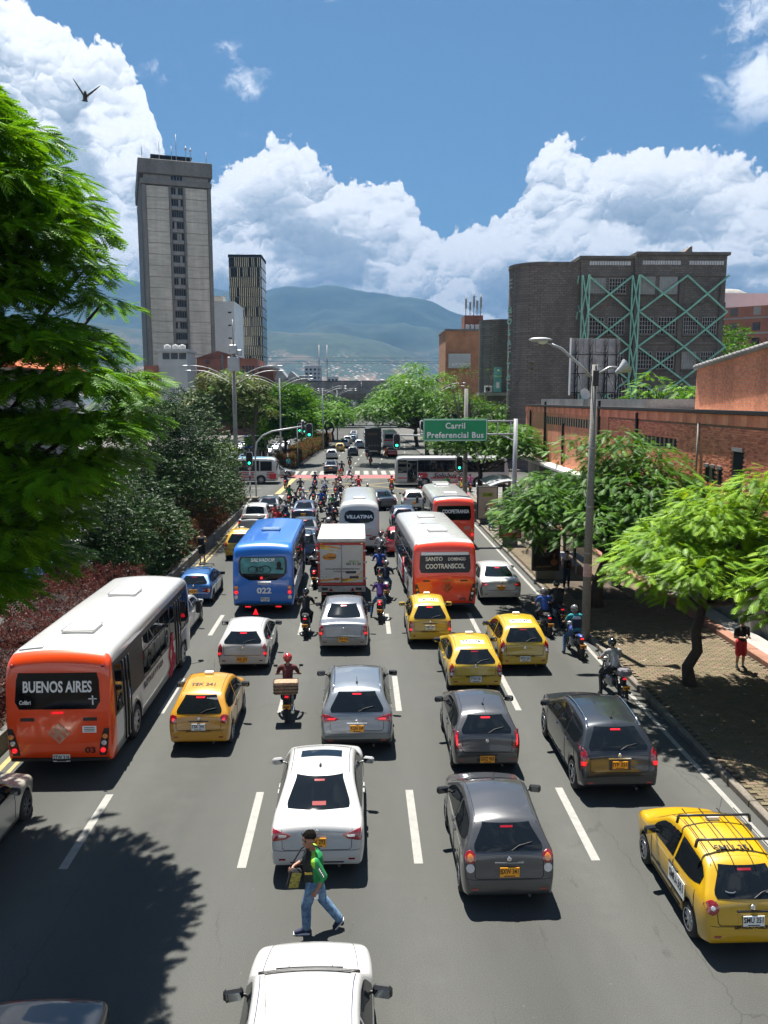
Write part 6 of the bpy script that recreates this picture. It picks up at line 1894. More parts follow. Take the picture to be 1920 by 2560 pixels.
for o_, w in zip(srcs, ('by the median', 'in the outer lane', 'by the median, second row', 'in the outer lane, second row')):
 o_['label'] = {'silver_sedan': 'silver', 'yellow_taxi': 'yellow', 'blue_car': 'blue', 'white_car': 'white'}[o_.name.split('.')[0]] + ' car heading the oncoming queue past the junction ' + w
for k in range(16):
 s_ = srcs[rq.randrange(4)]
 lane = k % 3
 y = 114 + (k // 3) * 7.5 + rq.uniform(-1, 1)
 cn = {'silver_sedan': 'silver car', 'yellow_taxi': 'yellow taxi', 'blue_car': 'blue car', 'white_car': 'white car'}[s_.name.split('.')[0]]
 copy_car(s_, (-15.0 - lane * 3.1 + (y - 110) * .035, y, 0), math.pi, '%s in the oncoming queue, %s lane, %s row behind its head' % (cn, ('median', 'middle', 'outer')[lane], ORD[k // 3]))
for k in range(12):
 s_ = (srcs[0], srcs[3], srcs[2])[rq.randrange(3)]
 y = 164 + (k // 3) * 8
 copy_car(s_, (-1.2 + (k % 3) * 3.2, y, 0), 0, {'silver_sedan': 'silver', 'white_car': 'white', 'blue_car': 'blue'}[s_.name.split('.')[0]] + ' car far off towards the viaduct, %s lane, %s row' % (('left', 'middle', 'right')[k % 3], ORD[k // 3]), 'far queue towards the viaduct')

# ------------------------------------------------------------------ buses
def bus_shell(L, W, H, rear_slope=.10, r=.22, wheels=(1.9, 6.9), Rw=.45, zb=.34, step=.12, front=.35):
 top = [(0, 1.0), (.005, 1.5), (rear_slope * .55, 2.1), (rear_slope, H - .28), (rear_slope + .12, H - .07), (rear_slope + .45, H), (L * .5, H + .02), (L - front - .5, H), (L - front, H - .12), (L - .12, 1.6), (L - .01, 1.1), (L, .9)]
 bot = [(0, .8), (.02, zb + .10), (.12, zb), (L - .15, zb), (L - .02, zb + .1), (L, .8)]
 side = [(0, .975), (zb, .985), (.8, 1.0), (1.3, 1.0), (2.2, .985), (H, .94), (H + 1, .9)]
 return Shell(L, W, top, bot, side, r=r, crown=.07, plan=(.30, .07, .5, .10), arches=[(y, Rw + .09, Rw) for y in wheels], step=step, passes=2)

def decal_text(t, sh, s, x, z, size, mat, fit=None, off=.022, bold=.015, shear=0.0):
 y = sh.yrear(x, z)
 y2 = sh.yrear(x, z + .1); y1 = sh.yrear(x, z - .1)
 return text(s, size, mat, t, (x, y - off, z), (math.pi / 2 - math.atan2(y2 - y1, .2), 0, 0), bold=bold, shear=shear, fit=fit)

def roof_hatch(t, sh, y, w=.8, l=.75, mat=None):
 z = sh.ztop(y + l / 2, 0)
 b = MB(); b.cbox(-w / 2, w / 2, y, y + l, z - .05, z + .07, .04)
 o = b.build('roof_hatch', mat or pm('hatch_white', (.62, .62, .60), .5, nz=(3, .08)), t)
 g = MB()
 for k in range(7):
  x = -w * .36 + k * w * .12
  g.box(x - .012, x + .012, y + .1, y + l - .1, z + .072, z + .08)
 g.tube([(-w / 2, y, z + .06), (w / 2, y, z + .06), (w / 2, y + l, z + .06), (-w / 2, y + l, z + .06), (-w / 2, y, z + .06)], .014, 5)
 g.build('hatch_ribs', pm('hatch_grey', (.30, .30, .30), .6), o)

def lamp_disc(t, sh, x, z, r, mat, off=.03):
 y = sh.yrear(x, z)
 m = MB(); m.lathe([(r, -.01), (r, .012), (r * .7, .02), (.001, .022)], 14, Matrix.Translation((x, y - off, z)) @ Matrix.Rotation(R(90), 4, 'X'))
 return m.build('lamp', mat, t)

def emblem(t, sh, x, z, r, mat):
 y = sh.yrear(x, z) - .02
 m = MB()
 for k in range(4):
  a = k * math.pi / 2
  c = (x + r * .5 * math.cos(a), z + r * .5 * math.sin(a))
  P = [(c[0] + r * .42 * math.cos(b), y, c[1] + r * .42 * math.sin(b)) for b in np.linspace(0, 2 * math.pi, 5)]
  m.tube(P, .011, 4)
  P = [(c[0] + r * .22 * math.cos(b), y, c[1] + r * .22 * math.sin(b)) for b in np.linspace(0, 2 * math.pi, 5)]
  m.tube(P, .008, 4)
 m.build('emblem', mat, t)

def pane_row(t, sh, sg, y0, y1, n, z0, z1, gap=.05, slider=True, band=None, mat=None):
 if band:
  sh.side([(y0 - .06, z0 - .07, z1 + .07), (y1 + .06, z0 - .07, z1 + .07)], sg, 'window_band', M_BLACK, t, .006, max(6, n * 2), 4)
 w = (y1 - y0) / n
 for k in range(n):
  a, b = y0 + k * w + gap / 2, y0 + (k + 1) * w - gap / 2
  o = sh.side([(a, z0, z1), (b, z0, z1)], sg, 'side_window', mat or M_GLASS, t, .013, 3, 3)
  if slider:
   zz = z0 + (z1 - z0) * .62
   m = MB(); m.tube([(sg * (sh.hw(a, zz) + .016), a, zz), (sg * (sh.hw(b, zz) + .016), b, zz)], .012, 4)
   m.tube([(sg * (sh.hw((a + b) / 2, z0) + .016), (a + b) / 2, z0), (sg * (sh.hw((a + b) / 2, z1) + .016), (a + b) / 2, z1)], .010, 4)
   m.build('window_rail', M_BLACK, o)

def bus_door(t, sh, sg, y0, y1, z0=.42, z1=2.45):
 o = sh.side([(y0, z0, z1), (y1, z0, z1)], sg, 'door', M_GLASS, t, .014, 4, 5)
 m = MB()
 for y in (y0 + .03, (y0 + y1) / 2, y1 - .03):
  m.tube([(sg * (sh.hw(y, z) + .02), y, z) for z in np.linspace(z0, z1, 5)], .025, 4)
 m.build('door_frame', M_BLACK, o)
 m = MB(); ym = (y0 + y1) / 2 + .12
 m.tube([(sg * (sh.hw(ym, 1.0) + .03), ym, .95), (sg * (sh.hw(ym, 1.6) + .03), ym, 1.6)], .014, 5); m.build('door_handle', M_CHROME, o)

P_ORA = paint('bus_orange', (0.80, 0.062, 0.004))
P_ORR = paint('bus_red_orange', (0.82, 0.042, 0.004))
P_BWH = paint('bus_white', (0.438, 0.438, 0.432))
P_BBL = paint('bus_blue', (0.006, 0.13, 0.50))
def bus(name, label, loc, L, W, H, rearmat, bodymat, rear_y=.55, wheels=(2.0, 6.6), **k):
 t = thing(name, label, 'bus', loc)
 sh = bus_shell(L, W, H, wheels=wheels, Rw=k.get('Rw', .44), rear_slope=k.get('slope', .16), r=k.get('r', .2))
 sh.body([bodymat, M_DARK, rearmat], 'body', t, lambda c: 2 if c[1] < rear_y else 0, nside=9, ntop=6)
 u = MB(); u.box(-W * .4, W * .4, .4, L - .4, .28, .7); u.build('underbody', M_DARK, t)
 for y in wheels:
  for sg in (-1, 1):
   wheel(t, sg * (W / 2 - .16), y, k.get('Rw', .44), .26, pm('bus_rim', (.5, .5, .5), .4, .6), 8)
 P = [(y, -W * .42, W * .42) for y in np.linspace(L - .33, L - .14, 4)]
 sh.topp(P, 'windscreen', M_GLASS, t, .01, 5, 7)
 m = MB(); m.cbox(-W * .5 + .1, W * .5 - .1, -.02, .08, zb_ := .36, .44, .02); m.build('bumper', M_BLACK, t)
 for sg in (-1, 1):
  a = MB(); a.tube([(sg * (W / 2 - .05), L - .25, 2.2), (sg * (W / 2 + .25), L - .1, 2.15), (sg * (W / 2 + .27), L - .1, 1.9)], .02, 5)
  a.cbox(sg * (W / 2 + .27) - .09, sg * (W / 2 + .27) + .09, L - .15, L - .06, 1.5, 1.95, .03); a.build('wing_mirror', M_BLACK, t)
 return t, sh

t, sh = bus('city_bus', 'white bus with orange tail and BUENOS AIRES sign in its rear window', (-7.02, 17.95, 0), 9.0, 2.46, 2.98, P_ORA, P_BWH, .42, (2.15, 7.75))
sh.rear([(1.62, -.88, .88), (1.70, -.98, .98), (2.40, -.94, .94), (2.46, -.90, .90)], 'rear_window', pm('bus_black_glass', (.005, .005, .006), .08, 0, .35), t, .012, 9, 6)
decal_text(t, sh, 'BUENOS AIRES', 0, 2.13, .36, M_WHITEINK, 1.58, bold=.022)
decal_text(t, sh, 'Colibri', -.74, 1.78, .13, M_WHITEINK, .26)
q = MB(); yy = sh.yrear(.82, 1.8) - .02; q.box(.80, .83, yy - .006, yy, 1.72, 1.94); q.box(.72, .91, yy - .006, yy, 1.85, 1.875); q.build('cross_sticker', M_WHITEINK, t)
sh.rear([(1.52, -.13, .13), (1.56, -.13, .13)], 'high_brake_light', M_REDLIT, t, .02, 5, 2)
emblem(t, sh, .02, 1.05, .26, pm('pale_green_print', (.60, .62, .45), .5))
yy = sh.yrear(.72, 1.14); q = MB(); q.box(.56, .88, yy - .02, yy - .012, 1.06, 1.22); o = q.build('sticker', M_WHITEINK, t)
for z in (1.18, 1.14, 1.10):
 e = MB(); e.box(.60, .84, yy - .023, yy - .0205, z - .008, z + .008); e.build('sticker_line', M_INK, o)
for x0 in (-.86, .58):
 sh.rear([(1.34, x0, x0 + .32), (1.42, x0, x0 + .32)], 'air_vent', M_BLACK, t, .008, 4, 2)
decal_text(t, sh, '03', .72, .62, .20, M_INK, .24, bold=.02)
for sg in (-1, 1):
 rows = [(.50, .92, 1.08), (.75, .94, 1.14), (1.1, 1.03, 1.17), (1.16, 1.06, 1.17)]
 rows = [(z, min(sg * a, sg * b), max(sg * a, sg * b)) for z, a, b in rows]
 o = sh.rear(rows, 'lamp_cluster', M_BLACK, t, .02, 6, 6)
 for z, x, mt in ((.64, 1.02, M_REDLIT), (.82, 1.05, M_CLEAR), (.98, 1.08, M_AMBER)):
  lamp_disc(o, sh, sg * x, z, .062, mt, .045)
 lamp_disc(t, sh, sg * 1.04, 2.62, .04, M_RED)
plate(t, 'STW 318', sh.yrear(.05, .46) - .03, .44, False, x=.04, w=.40, h=.18)
for y in (.62, 0):
 pass
sh.topp([(.50, -1.0, -.45), (.60, -1.0, -.45)], 'roof_panel', P_BWH, t, .03, 3, 4)
roof_hatch(t, sh, 1.55); roof_hatch(t, sh, 5.3)
for sg in (-1, 1):
 sh.side([(.36, 1.30, 2.60), (8.5, 1.30, 2.60)], sg, 'window_band', M_BLACK, t, .006, 24, 4)
 if sg > 0:
  sh.side([(.45, 1.38, 2.5), (.98, 1.38, 2.5)], 1, 'side_window', M_GLASS, t, .014, 3, 3)
  bus_door(t, sh, 1, 1.06, 1.62)
  pane_row(t, sh, 1, 2.85, 6.5, 3, 1.36, 2.46)
  bus_door(t, sh, 1, 6.62, 7.28)
  sh.side([(7.42, 1.36, 2.46), (8.45, 1.5, 2.46)], 1, 'side_window', M_GLASS, t, .014, 3, 3)
 else:
  pane_row(t, sh, -1, .5, 8.0, 6, 1.36, 2.46)
text('FLOTA LA V Y S S.A', .24, pm('grey_print', (.04, .04, .05), .5), t, (sh.hw(3.8, 1.12) + .012, 3.85, 1.12), (math.pi / 2, 0, math.pi / 2), bold=.02, fit=2.1)
q = MB()
for pts in ([(0, -.45), (-.25, 0), (0, .5), (.22, .1), (0, -.45), (-.1, -.6)], [(-.32, -.5), (.36, -.1), (.4, -.35), (-.28, -.62)], [(-.05, .5), (.16, .62), (.1, .1)]):
 q.tube([(sh.hw(6, 1) + .014, 5.95 + a * 1.1, 1.0 + b) for a, b in pts], .03, 5)
q.build('red_emblem', pm('red_print', (.45, .03, .05), .5), t)
sh.side([(7.55, .9, 1.2), (8.1, .9, 1.2)], 1, 'side_print', pm('grey_print2', (.3, .3, .32), .5), t, .012, 3, 3)

t, sh = bus('city_bus', 'blue city bus with SALVADOR in its rear window and number 022', (-3.95, 32.1, 0), 8.2, 2.50, 2.92, P_BBL, P_BBL, .3, (2.0, 6.6))
sh.rear([(1.42, -.55, .55), (1.50, -.80, .80), (1.75, -.98, .98), (2.25, -.98, .98), (2.38, -.90, .90)], 'rear_window', pm('bus_black_glass', (.006, .006, .007), .08), t, .012, 11, 7)
o = sh.rear([(1.70, -.86, .86), (1.85, -.90, .90), (2.22, -.90, .90), (2.34, -.84, .84)], 'window_film', pm('teal_film', (.05, .22, .22), .25, nz=(1.6, .55)), t, .022, 9, 5)
decal_text(t, sh, 'SALVADOR', 0, 2.24, .20, M_WHITEINK, .98, .03, .02, shear=.2)
for x, r_ in ((-.40, .13), (-.12, .10), (.10, .15)):
 y = sh.yrear(x, 1.84) - .03
 m = MB(); m.tube([(x + r_ * 1.5 * math.cos(a), y, 1.86 + r_ * math.sin(a)) for a in np.linspace(0, 2 * math.pi, 12)], .018, 4); m.build('film_print', M_INK, o)
m = MB(); y = sh.yrear(.66, 1.95) - .03
m.ball((.66, y, 2.06), (.10, .006, .13), 10, 6); m.ball((.68, y, 1.84), (.18, .006, .12), 10, 6); m.build('film_print', M_INK, o)
lamp_disc(t, sh, -.05, 1.52, .06, M_REDLIT)
sh.rear([(1.33, -.22, .34), (1.38, -.22, .34)], 'maker_badge', M_CHROME, t, .015, 4, 2)
sh.rear([(1.24, -.20, .26), (1.30, -.20, .26)], 'maker_badge', M_STEEL, t, .015, 4, 2)
decal_text(t, sh, '022', .05, .98, .32, M_WHITEINK, .60, bold=.03)
plate(t, 'TPX 421', sh.yrear(.1, .62) - .02, .62, False, x=.08, w=.36, h=.17)
for sg in (-1, 1):
 for z, mt in ((.72, M_CLEAR), (.93, M_REDLIT), (1.12, M_AMBER)):
  lamp_disc(t, sh, sg * 1.09, z, .085, mt)
 pane_row(t, sh, sg, .75, 5.4, 5, 1.42, 2.42, band=True)
 bus_door(t, sh, sg, 5.6, 6.5) if sg > 0 else pane_row(t, sh, sg, 5.5, 7.3, 2, 1.42, 2.42, band=True)
 sh.side([(.3, .55, 1.05), (5.0, .50, 1.20)], sg, 'side_print', pm('blue_white_print', (.35, .45, .58), .5, nz=(1.4, .6)), t, .008, 10, 3)
 sh.side([(6.7, 1.4, 2.4), (7.7, 1.5, 2.4)], sg, 'side_window', M_GLASS, t, .014, 3, 3)
roof_hatch(t, sh, 3.2, .8, .6, pm('hatch_blue', (.02, .12, .30), .5))
m = MB(); y = -.02; m.add([(-.42, -.14, .02), (-.18, -.14, .02), (-.30, -.12, .28)], [(0, 1, 2), (2, 1, 0)]); m.build('warning_triangle', M_REDLIT, t)
for sg in (-1, 1):
 m = MB(); m.cbox(sg * .62 - .12, sg * .62 + .12, -.03, .0, .29, .345, .01); m.build('low_light', M_REDLIT, t)
m = MB()
for k, c in enumerate(range(5)):
 m.ball((1.12 - .02 * k, 4.4 + k * .35, 2.60), (.05, .09, .05), 6, 4)
m.build('clearance_lights', M_AMBER, t)

t, sh = bus('city_bus', 'white bus with red-orange tail reading SANTO DOMINGO COOTRANSCOL', (3.50, 31.9, 0), 9.6, 2.62, 3.05, P_ORR, P_BWH, .40, (2.3, 7.6))
t.rotation_euler = (0, 0, R(2.2))
sh.rear([(1.72, -.98, .98), (1.80, -1.06, 1.06), (2.50, -1.02, 1.02), (2.56, -.98, .98)], 'rear_window', MATS['bus_black_glass'], t, .012, 9, 6)
sh.rear([(2.44, -.99, .99), (2.56, -.97, .97)], 'sun_strip', pm('silver_strip', (.55, .58, .62), .25, .5), t, .02, 6, 2)
decal_text(t, sh, 'SANTO', -.45, 2.28, .22, M_WHITEINK, .70, bold=.02); decal_text(t, sh, 'DOMINGO', .48, 2.27, .18, M_WHITEINK, .72, bold=.02)
decal_text(t, sh, 'COOTRANSCOL', 0, 1.98, .27, M_WHITEINK, 1.62, bold=.022)
decal_text(t, sh, 'AGRALE', .08, 1.40, .10, pm('gold_print', (.42, .28, .10), .4, .5), .44, bold=.02)
emblem(t, sh, .08, 1.12, .24, MATS['gold_print'])
decal_text(t, sh, '503', .72, .62, .16, M_INK, .26, bold=.02)
for sg in (-1, 1):
 rows = [(.52, .98, 1.14), (.8, 1.02, 1.22), (1.2, 1.12, 1.24), (1.26, 1.14, 1.24)]
 rows = [(z, min(sg * a, sg * b), max(sg * a, sg * b)) for z, a, b in rows]
 o = sh.rear(rows, 'lamp_cluster', M_BLACK, t, .02, 6, 6)
 for z, x, mt in ((.66, 1.09, M_RED), (.86, 1.12, M_CLEAR), (1.04, 1.16, M_AMBER)):
  lamp_disc(o, sh, sg * x, z, .06, mt, .045)
 pane_row(t, sh, sg, .75, 8.3, 8, 1.40, 2.46, band=True, mat=M_GLASS2)
 sh.side([(8.5, 1.4, 2.46), (9.15, 1.5, 2.44)], sg, 'side_window', M_GLASS, t, .014, 3, 3)
 for x0 in (.45,):
  sh.rear([(1.36, min(sg * .62, sg * .92), max(sg * .62, sg * .92)), (1.42, min(sg * .62, sg * .92), max(sg * .62, sg * .92))], 'air_vent', M_BLACK, t, .008, 4, 2)
 sh.side([(3.0, .55, 1.15), (6.8, .60, 1.2)], sg, 'side_print', pm('blue_grey_print', (.42, .46, .52), .5, nz=(1.2, .35)), t, .008, 8, 3)
q = MB()
for pts in ([(0, -.45), (-.25, 0), (0, .5), (.22, .1), (0, -.45)], [(-.3, -.5), (.34, -.1), (.36, -.35), (-.28, -.6)]):
 q.tube([(-(sh.hw(4, 1) + .018), 4.2 + a * 1.3, 1.05 + b) for a, b in pts], .035, 5)
q.build('red_emblem', MATS['red_print'], t)
plate(t, 'MHQ 624', sh.yrear(.1, .46) - .03, .44, False, x=.06, w=.36, h=.17)
roof_hatch(t, sh, 2.2); roof_hatch(t, sh, 6.3)
text('TMX-506', .30, pm('pale_grey_print', (.25, .25, .25), .6), t, (-.15, 4.6, sh.ztop(4.6, .15) + .008), (0, 0, 0), bold=.01, fit=1.0)
m = MB()
for k in range(14):
 x0 = -1.0 + 0 * k; y = .8 + k * .6
 m.tube([(x, y, sh.ztop(y, x) + .002) for x in np.linspace(-1.1, 1.1, 7)], .010, 4)
m.build('roof_seams', pm('seam_white', (.52, .52, .51), .5), t)

t, sh = bus('city_bus', 'white bus with red tail reading COOPETRANSA near the bus shelter', (5.60, 46.6, 0), 9.2, 2.5, 3.0, P_ORR, P_BWH, .40, (2.2, 7.3))
sh.rear([(1.66, -.94, .94), (1.74, -1.02, 1.02), (2.44, -.98, .98), (2.50, -.95, .95)], 'rear_window', MATS['bus_black_glass'], t, .012, 9, 6)
decal_text(t, sh, 'COOPETRANSA', 0.1, 2.16, .30, M_WHITEINK, 1.60, bold=.022)
yy = sh.yrear(.8, 1.2); q = MB(); q.box(.62, .94, yy - .02, yy - .012, 1.1, 1.3); q.build('sticker', pm('pink_sticker', (.55, .25, .2), .5), t)
plate(t, 'TRD 118', sh.yrear(0, .46) - .03, .44, False, w=.36, h=.17)
for sg in (-1, 1):
 pane_row(t, sh, sg, .75, 8.0, 8, 1.40, 2.46, band=True)
 lamp_disc(t, sh, sg * 1.08, .8, .09, M_REDLIT); lamp_disc(t, sh, sg * 1.08, 1.02, .09, M_AMBER)
roof_hatch(t, sh, 1.7); roof_hatch(t, sh, 6.4)
q = MB(); q.cbox(-.55, .55, 7.3, 8.6, 2.98, 3.12, .05); q.build('roof_vent', P_BWH, t)

t, sh = bus('city_bus', 'white bus with rounded tail reading VILLATINA and red number 010', (.0, 45.0, 0), 9.0, 2.30, 2.98, P_BWH, P_BWH, .3, (2.2, 6.9), r=.34, slope=.28)
sh.rear([(1.76, -.50, .50), (1.84, -.78, .78), (2.1, -.86, .86), (2.34, -.80, .80), (2.46, -.60, .60)], 'rear_window', MATS['bus_black_glass'], t, .014, 11, 7)
decal_text(t, sh, 'VILLATINA', 0, 2.10, .26, pm('silver_print', (.62, .64, .66), .3, .4), 1.50, .03, .03, shear=.15)
decal_text(t, sh, '010', 0, 1.42, .17, pm('red_print_bright', (.5, .03, .02), .5), .34, bold=.03)
for sg in (-1, 1):
 rows = [(.78, .62, .74), (.86, .52, .92), (.93, .58, 1.02), (1.0, .80, .96)]
 rows = [(z, min(sg * a, sg * b), max(sg * a, sg * b)) for z, a, b in rows]
 o = sh.rear(rows, 'lamp_cluster', M_BLACK, t, .02, 7, 6)
 for x in (.68, .86):
  lamp_disc(o, sh, sg * x, .90, .06, M_RED, .045)
 a, b = min(sg * .1, sg * .7), max(sg * .1, sg * .7)
 sh.rear([(1.02, a, b), (1.08, a, b)], 'red_stripe', MATS['red_print'], t, .012, 5, 2)
 sh.rear([(1.40, min(sg * .5, sg * .75), max(sg * .5, sg * .75)), (1.45, min(sg * .5, sg * .75), max(sg * .5, sg * .75))], 'maker_badge', M_STEEL, t, .014, 3, 2)
 pane_row(t, sh, sg, .8, 8.0, 7, 1.45, 2.42, band=True)
roof_hatch(t, sh, 1.4, .7, .6)

def box_truck():
 t = thing('box_truck', 'white box truck with red-framed rear doors and an orange logo', 'truck', (-.76, 33.3, 0))
 W, z0, z1, Lb = 2.02, .92, 2.95, 3.9
 wh = pm('truck_white', (0.491, 0.485, 0.465), .45, nz=(.9, .06), nz2=(3, .3, (.36, .34, .30)))
 b = MB(); b.cbox(-W / 2, W / 2, .06, Lb, z0, z1 - .2, .03); b.build('cargo_box', wh, t)
 b = MB(); b.cbox(-W / 2 - .01, W / 2 + .01, .02, Lb + .02, z1 - .2, z1, .04); b.build('roof', pm('zinc_roof_pale', (.55, .54, .51), .5, .2, nz=(2, .15)), t)
 m = MB()
 for k in range(9):
  y = .35 + k * .42
  m.tube([(-W / 2 + .05, y, z1 + .002), (W / 2 - .05, y, z1 + .002)], .018, 4)
 m.build('roof_ribs', MATS['zinc_roof_pale'], t)
 fr = pm('red_frame', (.42, .035, .02), .5, nz=(4, .2))
 f = MB(); f.cbox(-W / 2, -W / 2 + .09, 0, .07, z0, z1 - .22, .01); f.cbox(W / 2 - .09, W / 2, 0, .07, z0, z1 - .22, .01); f.cbox(-W / 2 + .09, W / 2 - .09, 0, .07, z0 - .02, z0 + .09, .01); f.cbox(-W / 2 + .09, W / 2 - .09, 0, .07, z1 - .30, z1 - .22, .01)
 f.build('door_frame', fr, t)
 doors = []
 for sg in (-1, 1):
  a, c = (-W / 2 + .10, -.008) if sg < 0 else (.008, W / 2 - .10)
  d = MB(); d.cbox(a, c, .012, .06, z0 + .10, z1 - .31, .008); doors.append(d.build('door', wh, t))
  for z in (1.2, 1.9, 2.4):
   h = MB(); h.cbox(sg * (W / 2 - .02) - .10, sg * (W / 2 - .02) + .08, -.02, .02, z - .035, z + .035, .01); h.build('hinge', M_STEEL, doors[-1])
 r = MB(); r.tube([(.0, -.005, z0 + .1), (.0, -.005, z1 - .3)], .018, 6); r.build('lock_bar', M_STEEL, t)
 r = MB(); r.cbox(.18, .62, -.02, .01, 1.42, 1.52, .01); r.build('door_latch', M_BLACK, doors[1])
 og = pm('orange_print', (.62, .25, .02), .5, nz=(4, .25)); yl = pm('yellow_print', (.66, .46, .06), .5, nz=(4, .25))
 for mt, za, zb, xx, par in ((og, 2.56, 2.46, (-.9, -.02), doors[0]), (yl, 2.49, 2.36, (-.9, -.35), doors[0]), (og, 1.08, 1.20, (-.9, -.02), doors[0]), (og, 1.10, 1.50, (.02, .9), doors[1]), (yl, 1.05, 1.22, (.02, .9), doors[1])):
  n = 10; P = []
  for k in range(n):
   u = k / (n - 1); x = xx[0] + (xx[1] - xx[0]) * u
   lo = za + (zb - za) * u * u; P.append([(x, .004, lo), (x, .004, lo + .09 * (1 - u * .5))])
  q = MB(); q.grid(P, 0, False, flip=True); q.build('swoosh_print', mt, par)
 q = MB(); q.ball((-.52, .006, 2.12), (.30, .004, .12), 14, 6); q.ball((-.45, .005, 2.18), (.24, .004, .12), 12, 6); lo = q.build('logo_blob', og, doors[0])
 text('La Despensa', .16, pm('brown_print', (.10, .03, .01), .5), lo, (-.50, -.002, 2.12), bold=.02, shear=.2, fit=.50)
 ink = pm('dark_print', (.02, .02, .02), .5); gr = pm('green_print', (.10, .30, .03), .5)
 text('PEDIDOS', .10, gr, doors[1], (.52, .006, 1.93), bold=.015, fit=.42)
 text('301 91 20', .15, ink, doors[1], (.50, .006, 1.82), bold=.015, fit=.62)
 text('www.cereales', .11, ink, doors[0], (-.36, .006, 1.62), bold=.012, fit=.68)
 text('ladespensa.com', .11, ink, doors[1], (.40, .006, 1.62), bold=.012, fit=.72)
 text('ventas@la', .07, ink, doors[0], (-.19, .006, 1.50), bold=.01, fit=.32)
 text('despensa.co', .07, ink, doors[1], (.22, .006, 1.50), bold=.01, fit=.36)
 plate(t, 'SVQ 738', -.012, 1.26, False, x=-.75, w=.30, h=.15)
 q = MB(); q.ball((-.22, .004, 1.18), (.13, .004, .06), 10, 5); q.build('food_print', pm('brown_food_print', (.30, .10, .03), .5), doors[0])
 q = MB(); q.cbox(.34, .72, -.004, .012, 1.20, 1.30, .004); q.build('phone_print', ink, doors[1])
 u = MB(); u.cbox(-W / 2, W / 2, -.05, .04, .62, .88, .02); ub = u.build('rear_beam', pm('beam_grey', (.30, .29, .27), .6, nz=(3, .3)), t)
 for sg in (-1, 1):
  m = MB(); m.add([(sg * .46 - .09, -.056, .66), (sg * .46 + .09, -.056, .66), (sg * .46, -.056, .82)], [(0, 1, 2)]); m.build('reflector_triangle', M_RED, ub)
  m = MB(); m.cbox(sg * .72 - .13, sg * .72 + .13, -.06, -.05, .70, .82, .004); m.build('lamp_box', M_BLACK, ub)
  m = MB(); m.cbox(sg * .74 - .10, sg * .74 + .10, -.03, .02, .50, .57, .01); m.build('tail_light', M_RED, t)
  m = MB(); m.lathe([(.04, 0), (.03, .02), (.001, .02)], 10, Matrix.Translation((sg * .62, -.02, .42)) @ Matrix.Rotation(R(90), 4, 'X')); m.build('reverse_light', M_CLEAR, t)
  m = MB(); m.cbox(sg * .86 - .06, sg * .86 + .06, -.03, .03, z1 - .27, z1 - .21, .01); m.build('clearance_light', M_AMBER, t)
  for x in (.58, .80):
   wheel(t, sg * x, .95, .38, .20, M_STEELW, 6)
  wheel(t, sg * .80, 4.55, .38, .22, M_STEELW, 6)
 ch = MB(); ch.box(-.4, .4, .1, 5.4, .50, .92); ch.build('chassis', M_DARK, t)
 cab = Shell(1.75, 1.95, [(0, 1.0), (.02, 1.9), (.12, 2.22), (.5, 2.28), (1.2, 2.24), (1.62, 1.5), (1.74, 1.0), (1.75, .8)], [(0, .5), (1.75, .5)], [(0, .97), (1.0, 1.0), (1.4, .97), (2.3, .86)], r=.1, crown=.04, arches=[(.6, .45, .38)], step=.12, passes=2)
 co_ = cab.body([P_WHT, M_DARK], 'cab', t); co_.location = (0, 3.95, 0)
box_truck()

t, sh = bus('city_bus', 'white bus with red stripe and Solobus lettering crossing the junction', (3.6, 81.3, 0), 11.6, 2.5, 3.05, P_BWH, P_BWH, .3, (3.0, 8.4))
t.rotation_euler = (0, 0, R(-90))
pane_row(t, sh, 1, .35, 1.15, 1, 1.45, 2.62, band=True)
bus_door(t, sh, 1, 1.25, 2.25, .45, 2.62)
pane_row(t, sh, 1, 2.35, 11.0, 7, 1.52, 2.62, band=True)
pane_row(t, sh, -1, .35, 11.0, 8, 1.52, 2.62, band=True)
redp = MATS['red_print']
for a, b in ((.3, 1.2), (2.3, 2.5), (3.6, 7.8), (9.0, 11.2)):
 sh.side([(a, .82, .94), (b, .82, .94)], 1, 'red_stripe', redp, t, .012, 4, 2)
sh.side([(2.35, .86, 1.40), (3.1, .90, 1.40), (3.3, 1.05, 1.3)], 1, 'red_panel', redp, t, .016, 6, 4)
X = sh.hw(5, 1.1) + .02
text('Solobus', .58, M_INK, t, (X, 5.0, 1.12), (math.pi / 2, 0, math.pi / 2), bold=.02, shear=.35, fit=2.4)
text('PT-40', .2, M_INK, t, (X, 6.4, .62), (math.pi / 2, 0, math.pi / 2), bold=.012, fit=.55)
q = MB()
for k in range(3):
 q.tube([(X, 6.55 + .3 * u, 1.02 + k * .1 + .12 * math.sin(u * 3)) for u in np.linspace(0, 1, 6)], .025, 4)
q.build('bird_mark', M_INK, t)
sh.side([(2.6, 1.05, 1.15), (2.75, 1.05, 1.15)], 1, 'small_mark', M_WHITEINK, t, .03, 3, 2)

